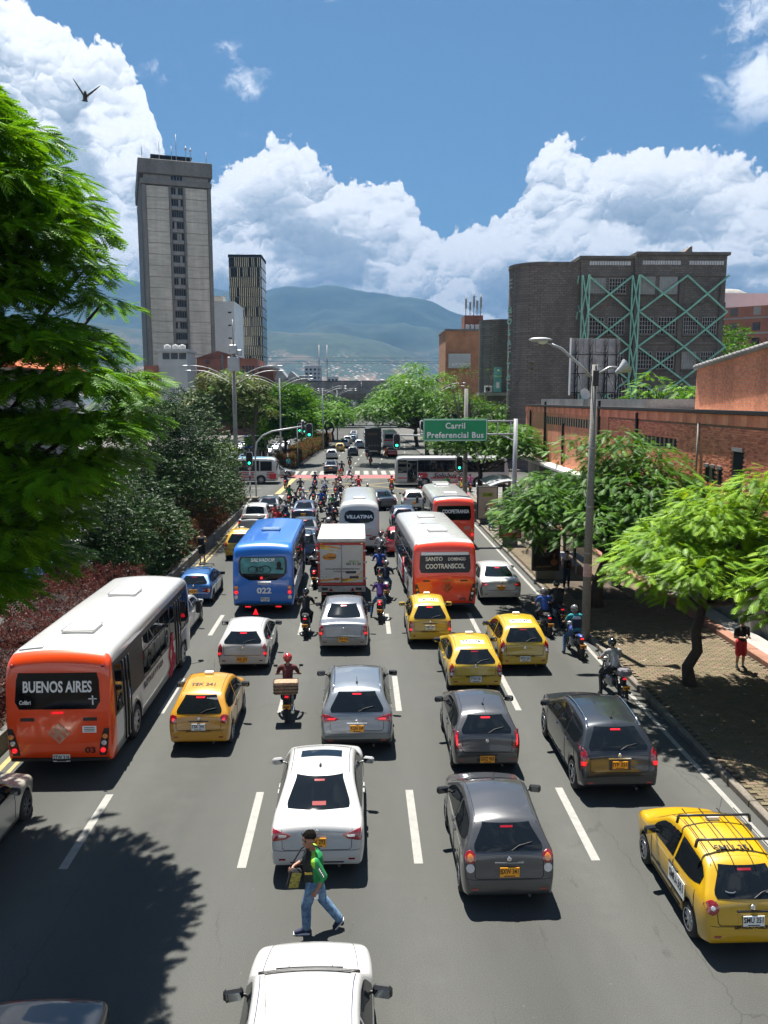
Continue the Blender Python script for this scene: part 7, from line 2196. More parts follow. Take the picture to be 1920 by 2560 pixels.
t, sh = bus('striped_bus', 'red and white striped bus with pale blue roof crossing on the far left', (-16.6, 84.3, 0), 8.2, 2.3, 2.75, paint('stripe_white', (.5, .5, .5)), paint('stripe_white', (.5, .5, .5)), .3, (1.9, 6.4), Rw=.42)
t.rotation_euler = (0, 0, R(-90))
sh.topp([(.5, -1.0, 1.0), (7.3, -1.0, 1.0)], 'roof_cover', paint('pale_blue_roof', (.20, .40, .55)), t, .02, 8, 7)
pane_row(t, sh, 1, .4, 6.2, 5, 1.42, 2.35, band=True, mat=M_GLASS2)
pane_row(t, sh, 1, 6.4, 7.5, 1, 1.42, 2.3, band=True, mat=M_GLASS2)
for z0, mt in ((1.16, redp), (.98, M_BLACK), (.80, redp), (.62, redp)):
 for a, b in ((.2, 1.3), (2.6, 5.7), (7.0, 7.8)):
  sh.side([(a, z0, z0 + .1), (b, z0, z0 + .1)], 1, 'stripe', mt, t, .012, 4, 2)
sh.side([(7.3, .5, 1.1), (8.0, .5, 1.1)], 1, 'red_nose', pm('nose_red', (.55, .03, .03), .4), t, .014, 4, 3)
m = MB(); m.tube([(1.0, 8.1, 1.0), (1.1, 8.3, 1.0), (-1.1, 8.3, 1.0), (-1.0, 8.1, 1.0)], .04, 6); m.build('bull_bar', M_CHROME, t)

t = thing('black_truck', 'black box truck far up the road under the trees', 'truck', (2.2, 124.0, 0))
b = MB(); b.cbox(-1.25, 1.25, 0, 6.5, .8, 4.3, .05); bo = b.build('cargo_box', pm('truck_black', (.012, .012, .013), .4, nz=(.6, .4)), t)
text('DORADO', .5, pm('dim_print', (.18, .10, .03), .5), bo, (-.1, -.03, 3.4), bold=.02, fit=1.5)
for k in range(4):
 e = MB(); e.box(-.8 + k * .45, -.5 + k * .45, -.02, -.01, 1.5, 1.75); e.build('print_block', pm('dim_grey', (.12, .12, .12), .5), bo)
b = MB(); b.cbox(-1.1, 1.1, 6.6, 8.3, .6, 2.8, .2); b.build('cab', P_BLK, t)
b = MB(); b.cbox(-1.2, 1.2, -.05, .05, .5, .75, .02); b.build('rear_beam', M_BLACK, t)
for sg in (-1, 1):
 wheel(t, sg * 1.0, 1.3, .45, .28, M_STEELW, 6); wheel(t, sg * 1.0, 7.3, .45, .28, M_STEELW, 6)
 m = MB(); m.cbox(sg * .9 - .15, sg * .9 + .15, -.07, -.05, .55, .7, .01); m.build('tail_light', M_RED, t)
t, sh = bus('city_bus', 'white bus with red rear band farthest up the road', (5.6, 143.5, 0), 9, 2.5, 3.1, P_BWH, P_BWH, .3)
sh.rear([(1.7, -1.0, 1.0), (2.5, -.95, .95)], 'rear_window', MATS['bus_black_glass'], t, .012, 6, 4)
sh.rear([(1.3, -1.1, 1.1), (1.6, -1.1, 1.1)], 'red_stripe', redp, t, .014, 6, 2)
t = thing('dump_truck', 'dark blue box truck waiting among the oncoming cars', 'truck', (-13.9, 112.5, 0), math.pi)
b = MB(); b.cbox(-1.25, 1.25, 0, 6.0, .8, 3.9, .06); b.build('cargo_box', pm('truck_navy', (.012, .018, .05), .4), t)
b = MB(); b.cbox(-1.15, 1.15, 6.1, 7.9, .6, 2.7, .25); cb = b.build('cab', paint('cab_blue', (.02, .05, .16)), t)
b = MB(); b.cbox(-1.0, 1.0, 7.88, 7.93, 1.6, 2.45, .02); b.build('windscreen', M_GLASS2, cb)
for sg in (-1, 1):
 wheel(t, sg * 1.0, 1.3, .45, .28, M_STEELW, 6); wheel(t, sg * 1.0, 7.0, .45, .28, M_STEELW, 6)

# ================================================================== people
def voxel_body(bones, vox, name):
 """one continuous skin round tapered bones: (a, b, ra, rb, tag) or ellipsoids (c, (rx,ry,rz), tag)"""
 m = MB()
 segs = []
 for q in bones:
  if len(q) == 5:
   a, b, ra, rb, tg = q
   a, b = Vector(a), Vector(b)
   d = b - a
   pts, rad = [], []
   un = d.normalized() if d.length > 1e-6 else Vector((0, 0, 1))
   for k in (-.98, -.75, -.4):
    pts.append(a + un * ra * k); rad.append(ra * math.sqrt(1 - k * k))
   for t in (0, .33, .66, 1):
    pts.append(a + d * t); rad.append(ra + (rb - ra) * t)
   for k in (.4, .75, .98):
    pts.append(b + un * rb * k); rad.append(rb * math.sqrt(1 - k * k))
   m.tube(pts, rad, 12)
   segs.append((np.array(a), np.array(b), tg, ra, rb))
  else:
   c, r, tg = q
   m.ball(c, r, 14, 10)
   segs.append((np.array(c), np.array(c), tg, max(r), max(r)))
 me = m.mesh(name, [M_SKIN])
 o = bpy.data.objects.new('tmp', me)
 COL.objects.link(o)
 md = o.modifiers.new('r', 'REMESH'); md.mode = 'VOXEL'; md.voxel_size = vox; md.use_smooth_shade = True
 sm = o.modifiers.new('s', 'SMOOTH'); sm.iterations = 2; sm.factor = .5
 dg = bpy.context.evaluated_depsgraph_get()
 dg.update()
 out = bpy.data.meshes.new_from_object(o.evaluated_get(dg))
 bpy.data.objects.remove(o); bpy.data.meshes.remove(me)
 nf = len(out.polygons)
 C = np.empty(nf * 3, np.float32); out.polygons.foreach_get('center', C); C = C.reshape(-1, 3)
 best = np.full(nf, 1e9); idx = np.zeros(nf, np.int32)
 for a, b, tg, ra, rb in segs:
  d = b - a; L2 = max(d @ d, 1e-9)
  t = np.clip(((C - a) @ d) / L2, 0, 1)
  dist = np.linalg.norm(C - (a + t[:, None] * d), axis=1) - (ra + (rb - ra) * t)
  w = dist < best
  best[w] = dist[w]; idx[w] = tg
 out.materials.clear()
 out.polygons.foreach_set('material_index', idx)
 out.polygons.foreach_set('use_smooth', np.ones(nf, bool))
 out.update()
 out.name = name
 return out

SKIN, TOP, LEG, SHOE, EXTRA = 0, 1, 2, 3, 4
def hand_bones(w, d, n, sg, s=1.0, curl=.5, tag_=SKIN):
 """palm and five curled fingers from wrist w along d; n = back-of-hand normal; sg = thumb side"""
 w, d, n = Vector(w), Vector(d).normalized(), Vector(n).normalized()
 sd = d.cross(n).normalized() * sg
 B = [(w, w + d * .075 * s, .026 * s, .034 * s, tag_)]
 for k, (o, L) in enumerate(((-.030, .062), (-.010, .075), (.010, .072), (.029, .056))):
  b0 = w + d * .085 * s - sd * o * s
  m1 = b0 + (d * (1 - curl * .5) - n * curl * .6) * L * .5 * s
  m2 = m1 + (d * (1 - curl * 1.2) - n * curl * 1.1) * L * .5 * s
  B += [(b0, m1, .0095 * s, .009 * s, tag_), (m1, m2, .009 * s, .008 * s, tag_)]
 t0 = w + d * .03 * s + sd * .030 * s
 t1 = t0 + (d * .7 + sd * .6 - n * .2) * .04 * s
 B += [(t0, t1, .012 * s, .010 * s, tag_), (t1, t1 + (d - n * .5) * .028 * s, .010 * s, .008 * s, tag_)]
 return B

def head_bones(c, fwd=(0, 1, 0), s=1.0, tilt=0):
 """skull, jaw, nose, ears; c = centre of the head"""
 c, f = Vector(c), Vector(fwd).normalized()
 r = f.cross(Vector((0, 0, 1))).normalized()
 B = [(c + Vector((0, 0, .02)) - f * .012, c + Vector((0, 0, .02)) + f * .012, .088 * s, .082 * s, SKIN),
   (c + f * .028 - Vector((0, 0, .045 * s)), c + f * .045 - Vector((0, 0, .075 * s)), .062 * s, .042 * s, SKIN),
   (c + f * .088 * s + Vector((0, 0, .012)), c + f * .102 * s - Vector((0, 0, .022)), .010 * s, .017 * s, SKIN),
   (c + f * .083 * s - Vector((0, 0, .058)) - r * .012, c + f * .083 * s - Vector((0, 0, .058)) + r * .012, .010 * s, .010 * s, SKIN)]
 for k in (-1, 1):
  B.append((c + r * k * .086 * s - f * .005 + Vector((0, 0, .01)), c + r * k * .088 * s - f * .008 - Vector((0, 0, .022)), .015 * s, .010 * s, SKIN))
 return B

def face_parts(par, c, fwd, hair=True, s=1.0, hairmat=None, brows=True):
 c, f = Vector(c), Vector(fwd).normalized()
 r = f.cross(Vector((0, 0, 1))).normalized()
 e = MB()
 for k in (-1, 1):
  e.ball(c + f * .083 * s + r * k * .032 * s + Vector((0, 0, .014)), .011 * s, 8, 6)
 e.build('eyes', pm('eye_dark', (.02, .015, .012), .2), par)
 if brows:
  e = MB()
  for k in (-1, 1):
   q = c + f * .090 * s + r * k * .033 * s + Vector((0, 0, .034))
   e.tube([q - r * .018, q + Vector((0, 0, .004)), q + r * .018], .005, 5)
  e.build('brows', hairmat or M_HAIR, par)
 if hair:
  h = MB(); rr = random.Random(3)
  n, m_ = 18, 9
  P = []
  for i in range(m_):
   a = math.pi / 2 - (math.pi / 2 + .38) * i / (m_ - 1)
   row = []
   for k in range(n):
    b = 2 * math.pi * k / n
    d = f * math.cos(b) + r * math.sin(b)
    front = max(math.cos(b), 0)
    lim = a if a > .42 * front ** .5 else .42 * front ** .5
    rad = (.094 + rr.uniform(0, .014)) * s
    p = c + Vector((0, 0, .030 * s)) - f * .012 + (d * math.cos(lim) + Vector((0, 0, 1)) * math.sin(lim) * .98) * rad
    row.append(tuple(p))
   P.append(row)
  h.grid(P, 0, True, wrap=True, flip=True)
  h.build('hair', hairmat or M_HAIR, par)

def set_mats(o, mats):
 while len(o.data.materials) < len(mats):
  o.data.materials.append(None)
 for i, m in enumerate(mats):
  o.material_slots[i].link = 'OBJECT'
  o.material_slots[i].material = m

def cloth(name, col, rough=.85):
 return pm('cloth_' + name, col, rough, nz=(6, .22), nz2=(30, .15), bump=(16, .5, .02))
C_WHT = cloth('white', (.33, .33, .33)); C_BLK = cloth('black', (.012, .012, .014)); C_RED = cloth('red', (.42, .02, .025)); C_BLU = cloth('blue', (.02, .07, .30))
C_NAV = cloth('navy', (.012, .018, .045)); C_GRN = cloth('green', (.01, .17, .05)); C_JEAN = cloth('denim', (.06, .13, .25)); C_GRY = cloth('grey', (.14, .14, .15))
C_TEAL = cloth('teal', (.02, .26, .28)); C_PINK = cloth('pink', (.45, .08, .22)); C_MAR = cloth('maroon', (.10, .02, .02)); C_YEL = cloth('yellow', (.52, .32, .02)); C_ORA = cloth('orange', (.62, .13, .01))
C_TAN = cloth('tan', (.30, .20, .12)); C_PURP = cloth('purple', (.05, .02, .14)); C_SHOE = pm('shoe_dark', (.02, .02, .025), .6)

# ---- walking vendor between the two white cars
def vendor():
 t = thing('person', 'man in green and black jersey and ripped jeans walking between the white cars', 'person', (-.77, 12.25, 0))
 hip = Vector((0, 0, .88)); ch = Vector((-.02, .0, 1.27)); nk = Vector((-.035, -.01, 1.46)); hd = Vector((-.075, -.035, 1.575))
 fl = Vector((-.16, -.09, 0)); bl_ = Vector((.34, .03, 0))
 B = [(hip + Vector((0, -.06, 0)), hip + Vector((0, .06, 0)), .118, .118, LEG),
   (hip + Vector((0, 0, .0)), ch, .160, .180, TOP), (ch + Vector((.0, -.15, .08)), ch + Vector((0, .15, .08)), .090, .090, TOP),
   (ch + Vector((-.03, -.02, .0)), ch + Vector((-.03, .04, .10)), .13, .12, TOP),
   (ch + Vector((0, 0, .12)), nk, .075, .056, SKIN), (nk, hd, .055, .055, SKIN)]
 B += head_bones(hd + Vector((0, 0, .06)), (-.80, -.60, -.18), 1.12)
 for h, kn, an, toe in ((hip + Vector((-.02, -.085, -.02)), Vector((-.13, -.10, .50)), Vector((-.13, -.09, .085)), Vector((-.30, -.11, .035))),
       (hip + Vector((.02, .085, -.02)), Vector((.13, .06, .52)), Vector((.40, .03, .13)), Vector((.33, .03, .03)))):
  B += [(h, kn, .118, .086, LEG), (kn, an + Vector((0, 0, .05)), .088, .074, LEG), (an, toe, .050, .042, SHOE), (an + Vector((.05, 0, -.045)), an, .040, .047, SHOE)]
 s1 = ch + Vector((.05, -.225, .08)); e1 = Vector((.17, -.26, 1.12)); w1 = Vector((.06, -.30, .90))
 B += [(s1, e1, .074, .064, TOP), (e1, e1 + (w1 - e1) * .32, .050, .044, TOP), (e1 + (w1 - e1) * .36, w1, .040, .030, SKIN)]
 B += hand_bones(w1, w1 - e1, (.2, -1, 0), 1, 1.05, .55)
 s2 = ch + Vector((-.02, .195, .08)); e2 = Vector((-.17, .20, 1.14)); w2 = Vector((-.33, .05, 1.12))
 B += [(s2, e2, .072, .062, TOP), (e2, e2 + (w2 - e2) * .4, .048, .042, TOP), (e2 + (w2 - e2) * .42, w2, .040, .030, SKIN)]
 B += hand_bones(w2, (-.7, -.6, -.25), (-.2, .2, 1), -1, 1.05, .75)
 me = voxel_body(B, .0125, 'vendor_body')
 o = link('body', me, t)
 jean = bpy.data.materials.new('ripped_denim'); jean.use_nodes = True
 b = jean.node_tree.nodes['Principled BSDF']; n = N(jean.node_tree); tc = n.new('ShaderNodeTexCoord')
 f = n.noise(tc.outputs['Object'], 9, 5, .7)
 c = n.mix(n.mrange(f.outputs[0], .35, .62), (.035, .085, .18, 1), (.17, .28, .40, 1))
 f2 = n.noise(tc.outputs['Object'], 15, 2, .5)
 c = n.mix(n.mrange(f2.outputs[0], .70, .74), c, (.42, .36, .34, 1))
 n.link(c, b.inputs['Base Color']); b.inputs['Roughness'].default_value = .9
 jer = bpy.data.materials.new('green_black_jersey'); jer.use_nodes = True
 b = jer.node_tree.nodes['Principled BSDF']; n = N(jer.node_tree); tc = n.new('ShaderNodeTexCoord')
 sp = n.new('ShaderNodeSeparateXYZ'); n.link(tc.outputs['Object'], sp.inputs[0])
 f = n.noise(tc.outputs['Object'], 5, 2, .5)
 v = n.math('ADD', n.math('MULTIPLY', sp.outputs[0], -1.0), n.math('MULTIPLY', n.math('SUBTRACT', f.outputs[0], .5), .10))
 blk = n.mrange(v, .00, .015)
 hi = n.mrange(n.math('ABSOLUTE', n.math('SUBTRACT', v, .0)), .035, .02)
 c = n.mix(blk, (.008, .20, .055, 1), (.010, .012, .012, 1))
 c = n.mix(n.math('MULTIPLY', hi, n.mrange(sp.outputs[2], 1.2, 1.3)), c, (.28, .55, .03, 1))
 n.link(c, b.inputs['Base Color']); b.inputs['Roughness'].default_value = .75
 set_mats(o, [M_SKIN2, jer, jean, pm('navy_canvas_shoe', (.015, .018, .05), .7)])
 face_parts(t, hd + Vector((0, 0, .06)), (-.80, -.60, -.18), True, 1.12)
 h = MB(); rr = random.Random(4); cc = hd + Vector((-.01, 0, .14))
 for k in range(110):
  a = rr.uniform(0, 2 * math.pi); q = rr.uniform(0, .10)
  p = cc + Vector((q * math.cos(a), q * math.sin(a), .01 - q * .3))
  h.tube([p, p + Vector((rr.uniform(-.03, .02), rr.uniform(-.02, .02), rr.uniform(.02, .05)))], [.010, .002], 4)
 h.build('hair_tuft', M_HAIR, t)
 st = MB(); d = (e1 - s1)
 st.tube([s1 + d * .25 + Vector((.03, -.062, 0)), s1 + d * .9 + Vector((.02, -.056, 0))], [.022, .018], 8); st.build('sleeve_panel', C_BLK, t)
 for k in range(5):
  q = MB(); p = s1 + d * (.32 + k * .12) + Vector((.03, -.086, 0)); q.box(p.x - .008, p.x + .008, p.y - .004, p.y + .004, p.z - .012, p.z + .012); q.build('sleeve_print', M_WHITEINK, t)
 so = MB()
 so.cbox(-.35, -.075, -.15, -.05, .0, .03, .012); so.build('shoe_sole', pm('white_sole', (.6, .6, .6), .6), t)
 so = MB(); so.cbox(-.04, .04, -.05, .05, -.012, .012, .01, 0, Matrix.Translation((.40, .03, .065)) @ Matrix.Rotation(R(-52), 4, 'Y') @ Matrix.Diagonal((3.3, 1, 1, 1))); so.build('shoe_sole', MATS['white_sole'], t)
 pr = MB(); pr.box(-.14, -.02, -.178, -.172, 1.10, 1.14); pr.build('chest_print', pm('gold_flat_print', (.45, .30, .03), .5), t)
 bag = thing('satchel', 'black and yellow printed satchel carried by the walking man', 'bag', (-1.13, 12.14, .84))
 bm = MB(); Mx = Matrix.Rotation(R(14), 4, 'Y') @ Matrix.Rotation(R(20), 4, 'Z'); bm.cbox(-.10, .10, -.055, .055, 0, .34, .035, 0, Mx); bo = bm.build('pouch', C_BLK, bag)
 fl_ = MB(); fl_.cbox(-.085, .085, -.064, -.056, .03, .30, .004, 0, Mx); fl_.build('flap_print', pm('yellow_black_print', (.38, .34, .05), .6, nz=(30, .9, (.01, .01, .01))), bo)
 sr = MB(); sr.tube([(-.02, .03, .33), (.15, .08, .62), (.28, .10, .72), (.46, .16, .58)], .012, 6); sr.build('strap', C_BLK, bag)
 wp = thing('paper', 'small white packet in the walking man\'s hand', 'packet', (-.72, 11.93, .80))
 q = MB(); q.cbox(-.035, .035, -.015, .015, -.03, .05, .004); q.build('packet', M_WHITEINK, wp)
vendor()

# ---- standing people
def standing(arms='down', stride=0.0, vox=.018, shorts=False, fwd=(0, -1, 0), name='standing_body', holdz=None):
 """feet at z=0, height about 1.72, facing -Y"""
 f = Vector(fwd)
 hip = Vector((0, 0, .92)); ch = Vector((0, 0, 1.28)); nk = Vector((0, -.01, 1.46)); hd = Vector((0, -.03, 1.60))
 B = [(hip + Vector((-.07, 0, 0)), hip + Vector((.07, 0, 0)), .118, .118, LEG), (hip + Vector((0, 0, .10)), ch, .138, .155, TOP),
   (ch + Vector((-.135, 0, .09)), ch + Vector((.135, 0, .09)), .078, .078, TOP), (ch + Vector((-.06, -.02, 0)), ch + Vector((.06, -.02, 0)), .125, .125, TOP),
   (ch + Vector((0, 0, .13)), nk, .07, .055, SKIN), (nk, hd, .054, .056, SKIN)]
 B += head_bones(hd + Vector((0, 0, .06)), (0, -1, -.1))
 for sg in (-1, 1):
  st = stride * sg
  h = hip + Vector((sg * .09, 0, -.02)); kn = Vector((sg * .10, -.02 + st * .45, .50)); an = Vector((sg * .11, st, .09 + max(st, 0) * .15)); toe = an + Vector((sg * .02, -.16, -.055))
  if shorts:
   md = h + (kn - h) * .92
   B += [(h, md, .105, .095, LEG), (md, kn, .062, .056, SKIN), (kn, an + Vector((0, 0, .14)), .058, .042, SKIN), (an + Vector((0, 0, .12)), an + Vector((0, 0, .03)), .042, .040, EXTRA)]
  else:
   B += [(h, kn, .098, .070, LEG), (kn, an + Vector((0, 0, .04)), .070, .054, LEG)]
  B += [(an, toe, .046, .038, SHOE)]
  s = ch + Vector((sg * .205, 0, .08))
  if arms == 'down':
   e = Vector((sg * .25, .03 - st * .3, 1.08)); w = Vector((sg * .25, -.06 - st * .5, .84)); n = (sg, 0, 0)
  else:
   e = Vector((sg * .25, -.02, 1.08)); w = Vector((sg * .10, -.26, holdz or 1.12)); n = (0, -.3, 1)
  B += [(s, s + (e - s) * .7, .060, .056, TOP), (s + (e - s) * .7, e, .046, .042, SKIN), (e, w, .042, .030, SKIN)]
  B += hand_bones(w, w - e, n, -sg, 1.0, .45)
 return voxel_body(B, vox, name), hd + Vector((0, 0, .06))

PB_ST, HD = standing()
PB_HOLD, _ = standing('hold', shorts=True, name='shorts_body')
PB_BAG, _ = standing('hold', holdz=1.2, name='holding_body')
PB_WALK, _ = standing('down', .26, vox=.022, name='walking_body')
def person(label, loc, rz, me, mats, group=None, hat=None, hair=True, hairmat=None, scale=1.0):
 t = thing('person', label, 'person', loc, rz, group)
 t.scale = (scale,) * 3
 o = link('body', me, t)
 set_mats(o, mats)
 face_parts(t, HD, (0, -1, -.1), hair, hairmat=hairmat)
 if hat:
  h = MB(); h.ball((HD.x, HD.y + .01, HD.z + .045), (.104, .112, .085), 14, 8); h.cbox(-.07, .07, HD.y - .20, HD.y - .06, HD.z + .045, HD.z + .06, .006); h.build('cap', hat, t)
 return t
S_ = C_SHOE
p = person('man in black shirt and red shorts standing on the pavement', (12.2, 24.4, .148), R(10), PB_HOLD, [M_SKIN, C_BLK, C_RED, S_, C_WHT], hairmat=pm('short_grey_hair', (.10, .085, .07), .7))
g_ = MB()
for k in (-1, 1):
 g_.ball((k * .034, HD.y - .092, HD.z + .014), (.026, .008, .018), 8, 5)
g_.tube([(-.088, HD.y, HD.z + .02), (-.05, HD.y - .09, HD.z + .02), (.05, HD.y - .09, HD.z + .02), (.088, HD.y, HD.z + .02)], .004, 4); g_.build('sunglasses', M_INK, p)
ph = thing('phone', 'white phone held by the man in red shorts', 'phone', (12.22, 24.13, 1.29), R(10))
q = MB(); q.cbox(-.06, .06, -.05, .05, -.012, .012, .006); q.build('case', M_WHITEINK, ph)
p = person('man in pale shirt hugging a black bag by the dark poster stand', (9.45, 35.5, .15), R(15), PB_BAG, [M_SKIN, cloth('pale_pink', (.46, .36, .36)), C_NAV, C_WHT, C_WHT])
q = thing('black_bag', 'black bag held at the chest of the man by the poster stand', 'bag', (9.39, 35.24, 1.17), R(15))
b = MB(); b.cbox(-.17, .17, -.08, .06, -.02, .36, .04); bo = b.build('pouch', C_BLK, q); b = MB(); b.tube([(-.15, .04, .32), (-.16, .16, .42), (-.14, .24, .36)], .014, 5); b.build('strap', C_BLK, bo)
person('man in white shirt, pale jeans and red cap at the far shelter', (8.75, 52.4, .15), R(5), PB_ST, [M_SKIN, C_WHT, cloth('pale_denim', (.22, .32, .44)), S_], hat=C_RED)
p = person('walker in black shorts with a black backpack beside the median kerb', (-8.5, 42.8, 0), R(180), PB_HOLD, [M_SKIN, C_TAN, C_BLK, S_, M_SKIN], hat=C_BLK)
b = MB(); b.cbox(-.16, .16, .13, .30, 1.0, 1.42, .06); b.build('backpack', C_BLK, p)
person('worker in orange shirt standing on the traffic island', (-10.1, 67.6, .16), R(165), PB_ST, [M_SKIN2, C_ORA, C_NAV, S_])
person('person in teal shirt at the far kerb by the crossing', (-8.6, 97.5, 0), R(200), PB_ST, [M_SKIN2, C_TEAL, C_BLK, S_])
cols = [C_BLK, C_WHT, C_NAV, C_RED, C_GRY, C_BLU]
rq = random.Random(12)
for k in range(14):
 person('distant walker in %s top and %s trousers on the shady plaza' % ('black white navy red grey blue'.split()[k % 6], ('navy', 'denim', 'tan')[k // 6]), (-29 - (k % 7) * 1.7 + rq.uniform(-.6, .6), 104 + (k // 7) * 11 + rq.uniform(-3, 3), .14), rq.uniform(0, 6.28), PB_WALK, [M_SKIN2, cols[k % 6], (C_NAV, C_JEAN, C_TAN)[k // 6], S_], group='walkers on the plaza')
for x, y, lab in ((15.2, 77.5, 'pedestrian in purple top beyond the corner tree'), (8.95, 53.6, 'woman in black top in the shade of the far shelter')):
 person(lab, (x, y, .15), R(30), PB_ST, [M_SKIN2, C_PURP if x > 10 else C_BLK, C_NAV, S_])

# ---- dog by the far shelter
def dog():
 t = thing('dog', 'brown dog standing behind the man in the red cap', 'dog', (9.35, 52.9, .15), R(70))
 B = [((0, -.22, .42), (0, .20, .42), .13, .105, 0), ((0, -.26, .46), (0, -.38, .60), .085, .07, 0), ((0, -.40, .64), (0, -.42, .64), .075, .07, 0), ((0, -.46, .62), (0, -.57, .59), .045, .033, 0),
   ((0, .24, .46), (0, .44, .58), .03, .012, 0)]
 for sg in (-1, 1):
  B += [((sg * .07, -.22, .38), (sg * .075, -.20, .20), .055, .034, 0), ((sg * .075, -.20, .20), (sg * .075, -.21, .03), .03, .024, 0), ((sg * .075, -.21, .025), (sg * .075, -.26, .02), .026, .02, 0),
    ((sg * .07, .20, .40), (sg * .08, .14, .24), .07, .045, 0), ((sg * .08, .14, .24), (sg * .08, .27, .14), .038, .026, 0), ((sg * .08, .27, .14), (sg * .08, .25, .02), .024, .022, 0), ((sg * .08, .25, .02), (sg * .08, .20, .018), .024, .02, 0),
    ((sg * .05, -.38, .68), (sg * .075, -.36, .60), .022, .014, 0)]
 o = link('body', voxel_body(B, .018, 'dog_body'), t)
 set_mats(o, [pm('brown_fur', (.13, .06, .03), .9, nz=(8, .3))])
dog()

# ================================================================== motorcycles
def moto(colour, name='m'):
 """list of (part, mesh, children) for one motorcycle, rear axle side at -y, heading +y, origin on the ground mid wheelbase"""
 parts = []
 def add(nm, mb, mats, kids=()):
  parts.append((nm, mb.mesh(nm, mats), kids))
 M = Matrix.Rotation(R(90), 4, 'Y')
 for y in (-.63, .66):
  w = MB(); P = []
  for i in range(20):
   a = 2 * math.pi * i / 20; row = []
   for k in range(8):
    b = 2 * math.pi * k / 8; rr = .245 + .055 * math.cos(b); row.append((.05 * math.sin(b), y + rr * math.cos(a), .30 + rr * math.sin(a)))
   P.append(row)
  P.append(P[0]); w.grid(P, 0, True, wrap=True)
  h = MB()
  for k in range(5):
   Q = Matrix.Translation((0, y, .30)) @ Matrix.Rotation(2 * math.pi * k / 5, 4, 'X'); h.cbox(-.015, .015, -.018, .018, .0, .20, .005, 0, Q)
  h.lathe([(.02, -.05), (.05, -.045), (.05, .045), (.02, .05)], 10, Matrix.Translation((0, y, .30)) @ M); h.lathe([(.20, -.025), (.19, 0), (.20, .025)], 16, Matrix.Translation((0, y, .30)) @ M)
  parts.append(('wheel', w.mesh('wheel', M_RUB), (('rim', h.mesh('rim', M_STEELW)),)))
 f = MB()
 f.tube([(0, .52, .86), (0, .25, .70), (0, -.05, .52), (0, -.15, .35), (0, .2, .3), (0, .36, .45), (0, .5, .82)], .025, 6)
 for sg in (-1, 1):
  f.tube([(sg * .08, -.63, .30), (sg * .07, -.1, .40)], .022, 6); f.tube([(sg * .09, -.55, .36), (sg * .10, -.38, .68)], .028, 6)
  f.tube([(sg * .09, .66, .30), (sg * .085, .47, .94)], .026, 8)
 add('frame', f, M_BLACK)
 e = MB(); e.cbox(-.13, .13, -.08, .28, .26, .56, .04); e.lathe([(.0, .13), (.10, .16), (.10, .13)], 10, Matrix.Translation((0, .06, .38)) @ M); add('engine', e, M_STEEL)
 t_ = MB(); t_.ball((0, .22, .80), (.155, .27, .125), 14, 8); t_.ball((0, -.46, .78), (.10, .24, .06), 10, 6); t_.cbox(-.13, .13, .10, .40, .60, .72, .03); add('tank', t_, colour)
 s_ = MB(); s_.cbox(-.13, .13, -.50, .08, .745, .815, .03); s_.ball((0, -.18, .80), (.14, .30, .05), 12, 6); add('seat', s_, M_RUB)
 m_ = MB(); m_.cbox(-.09, .09, -.86, -.60, .52, .56, .01); m_.cbox(-.07, .07, -.72, -.5, .56, .72, .03); m_.cbox(-.07, .07, .50, .86, .60, .64, .02); add('mudguard', m_, M_BLACK)
 b = MB(); b.tube([(-.36, .30, 1.03), (-.24, .40, 1.0), (0, .46, .98), (.24, .40, 1.0), (.36, .30, 1.03)], .016, 6); add('handlebar', b, M_BLACK)
 for sg in (-1, 1):
  r = MB(); r.tube([(sg * .25, .38, 1.0), (sg * .33, .40, 1.22)], .008, 5); r.ball((sg * .36, .40, 1.25), (.065, .02, .04), 10, 5); add('wing_mirror', r, M_BLACK)
 hl = MB(); hl.ball((0, .60, .90), (.10, .09, .10), 12, 7); add('headlight', hl, M_CLEAR)
 tl = MB(); tl.cbox(-.06, .06, -.74, -.68, .71, .76, .02); add('tail_light', tl, M_REDLIT)
 pl = MB(); pl.cbox(-.11, .11, -.865, -.85, .44, .57, .004); pi = MB(); pi.box(-.08, .08, -.868, -.8655, .48, .53)
 parts.append(('number_plate', pl.mesh('number_plate', M_PLY), (('plate_print', pi.mesh('plate_print', pm('plate_print_brown', (.16, .06, .01), .6))),)))  # brown block stands for the printed characters
 x = MB(); x.tube([(.10, .2, .28), (.14, -.1, .24), (.16, -.75, .32)], [.025, .035, .048], 8); add('exhaust', x, M_CHROME)
 return parts
MOTO = {}
M_PAINTS = {'black': P_BLK, 'red': paint('moto_red', (.42, .015, .02)), 'blue': paint('moto_blue', (.02, .05, .25)), 'white': P_WHT}
def place_moto(col, label, loc, rz, group=None):
 if col not in MOTO:
  MOTO[col] = moto(M_PAINTS[col])
 t = thing('motorcycle', label, 'motorcycle', loc, rz, group)
 for nm, me, kids in MOTO[col]:
  o = link(nm, me, t)
  for kn, km in kids:
   link(kn, km, o)
 return t

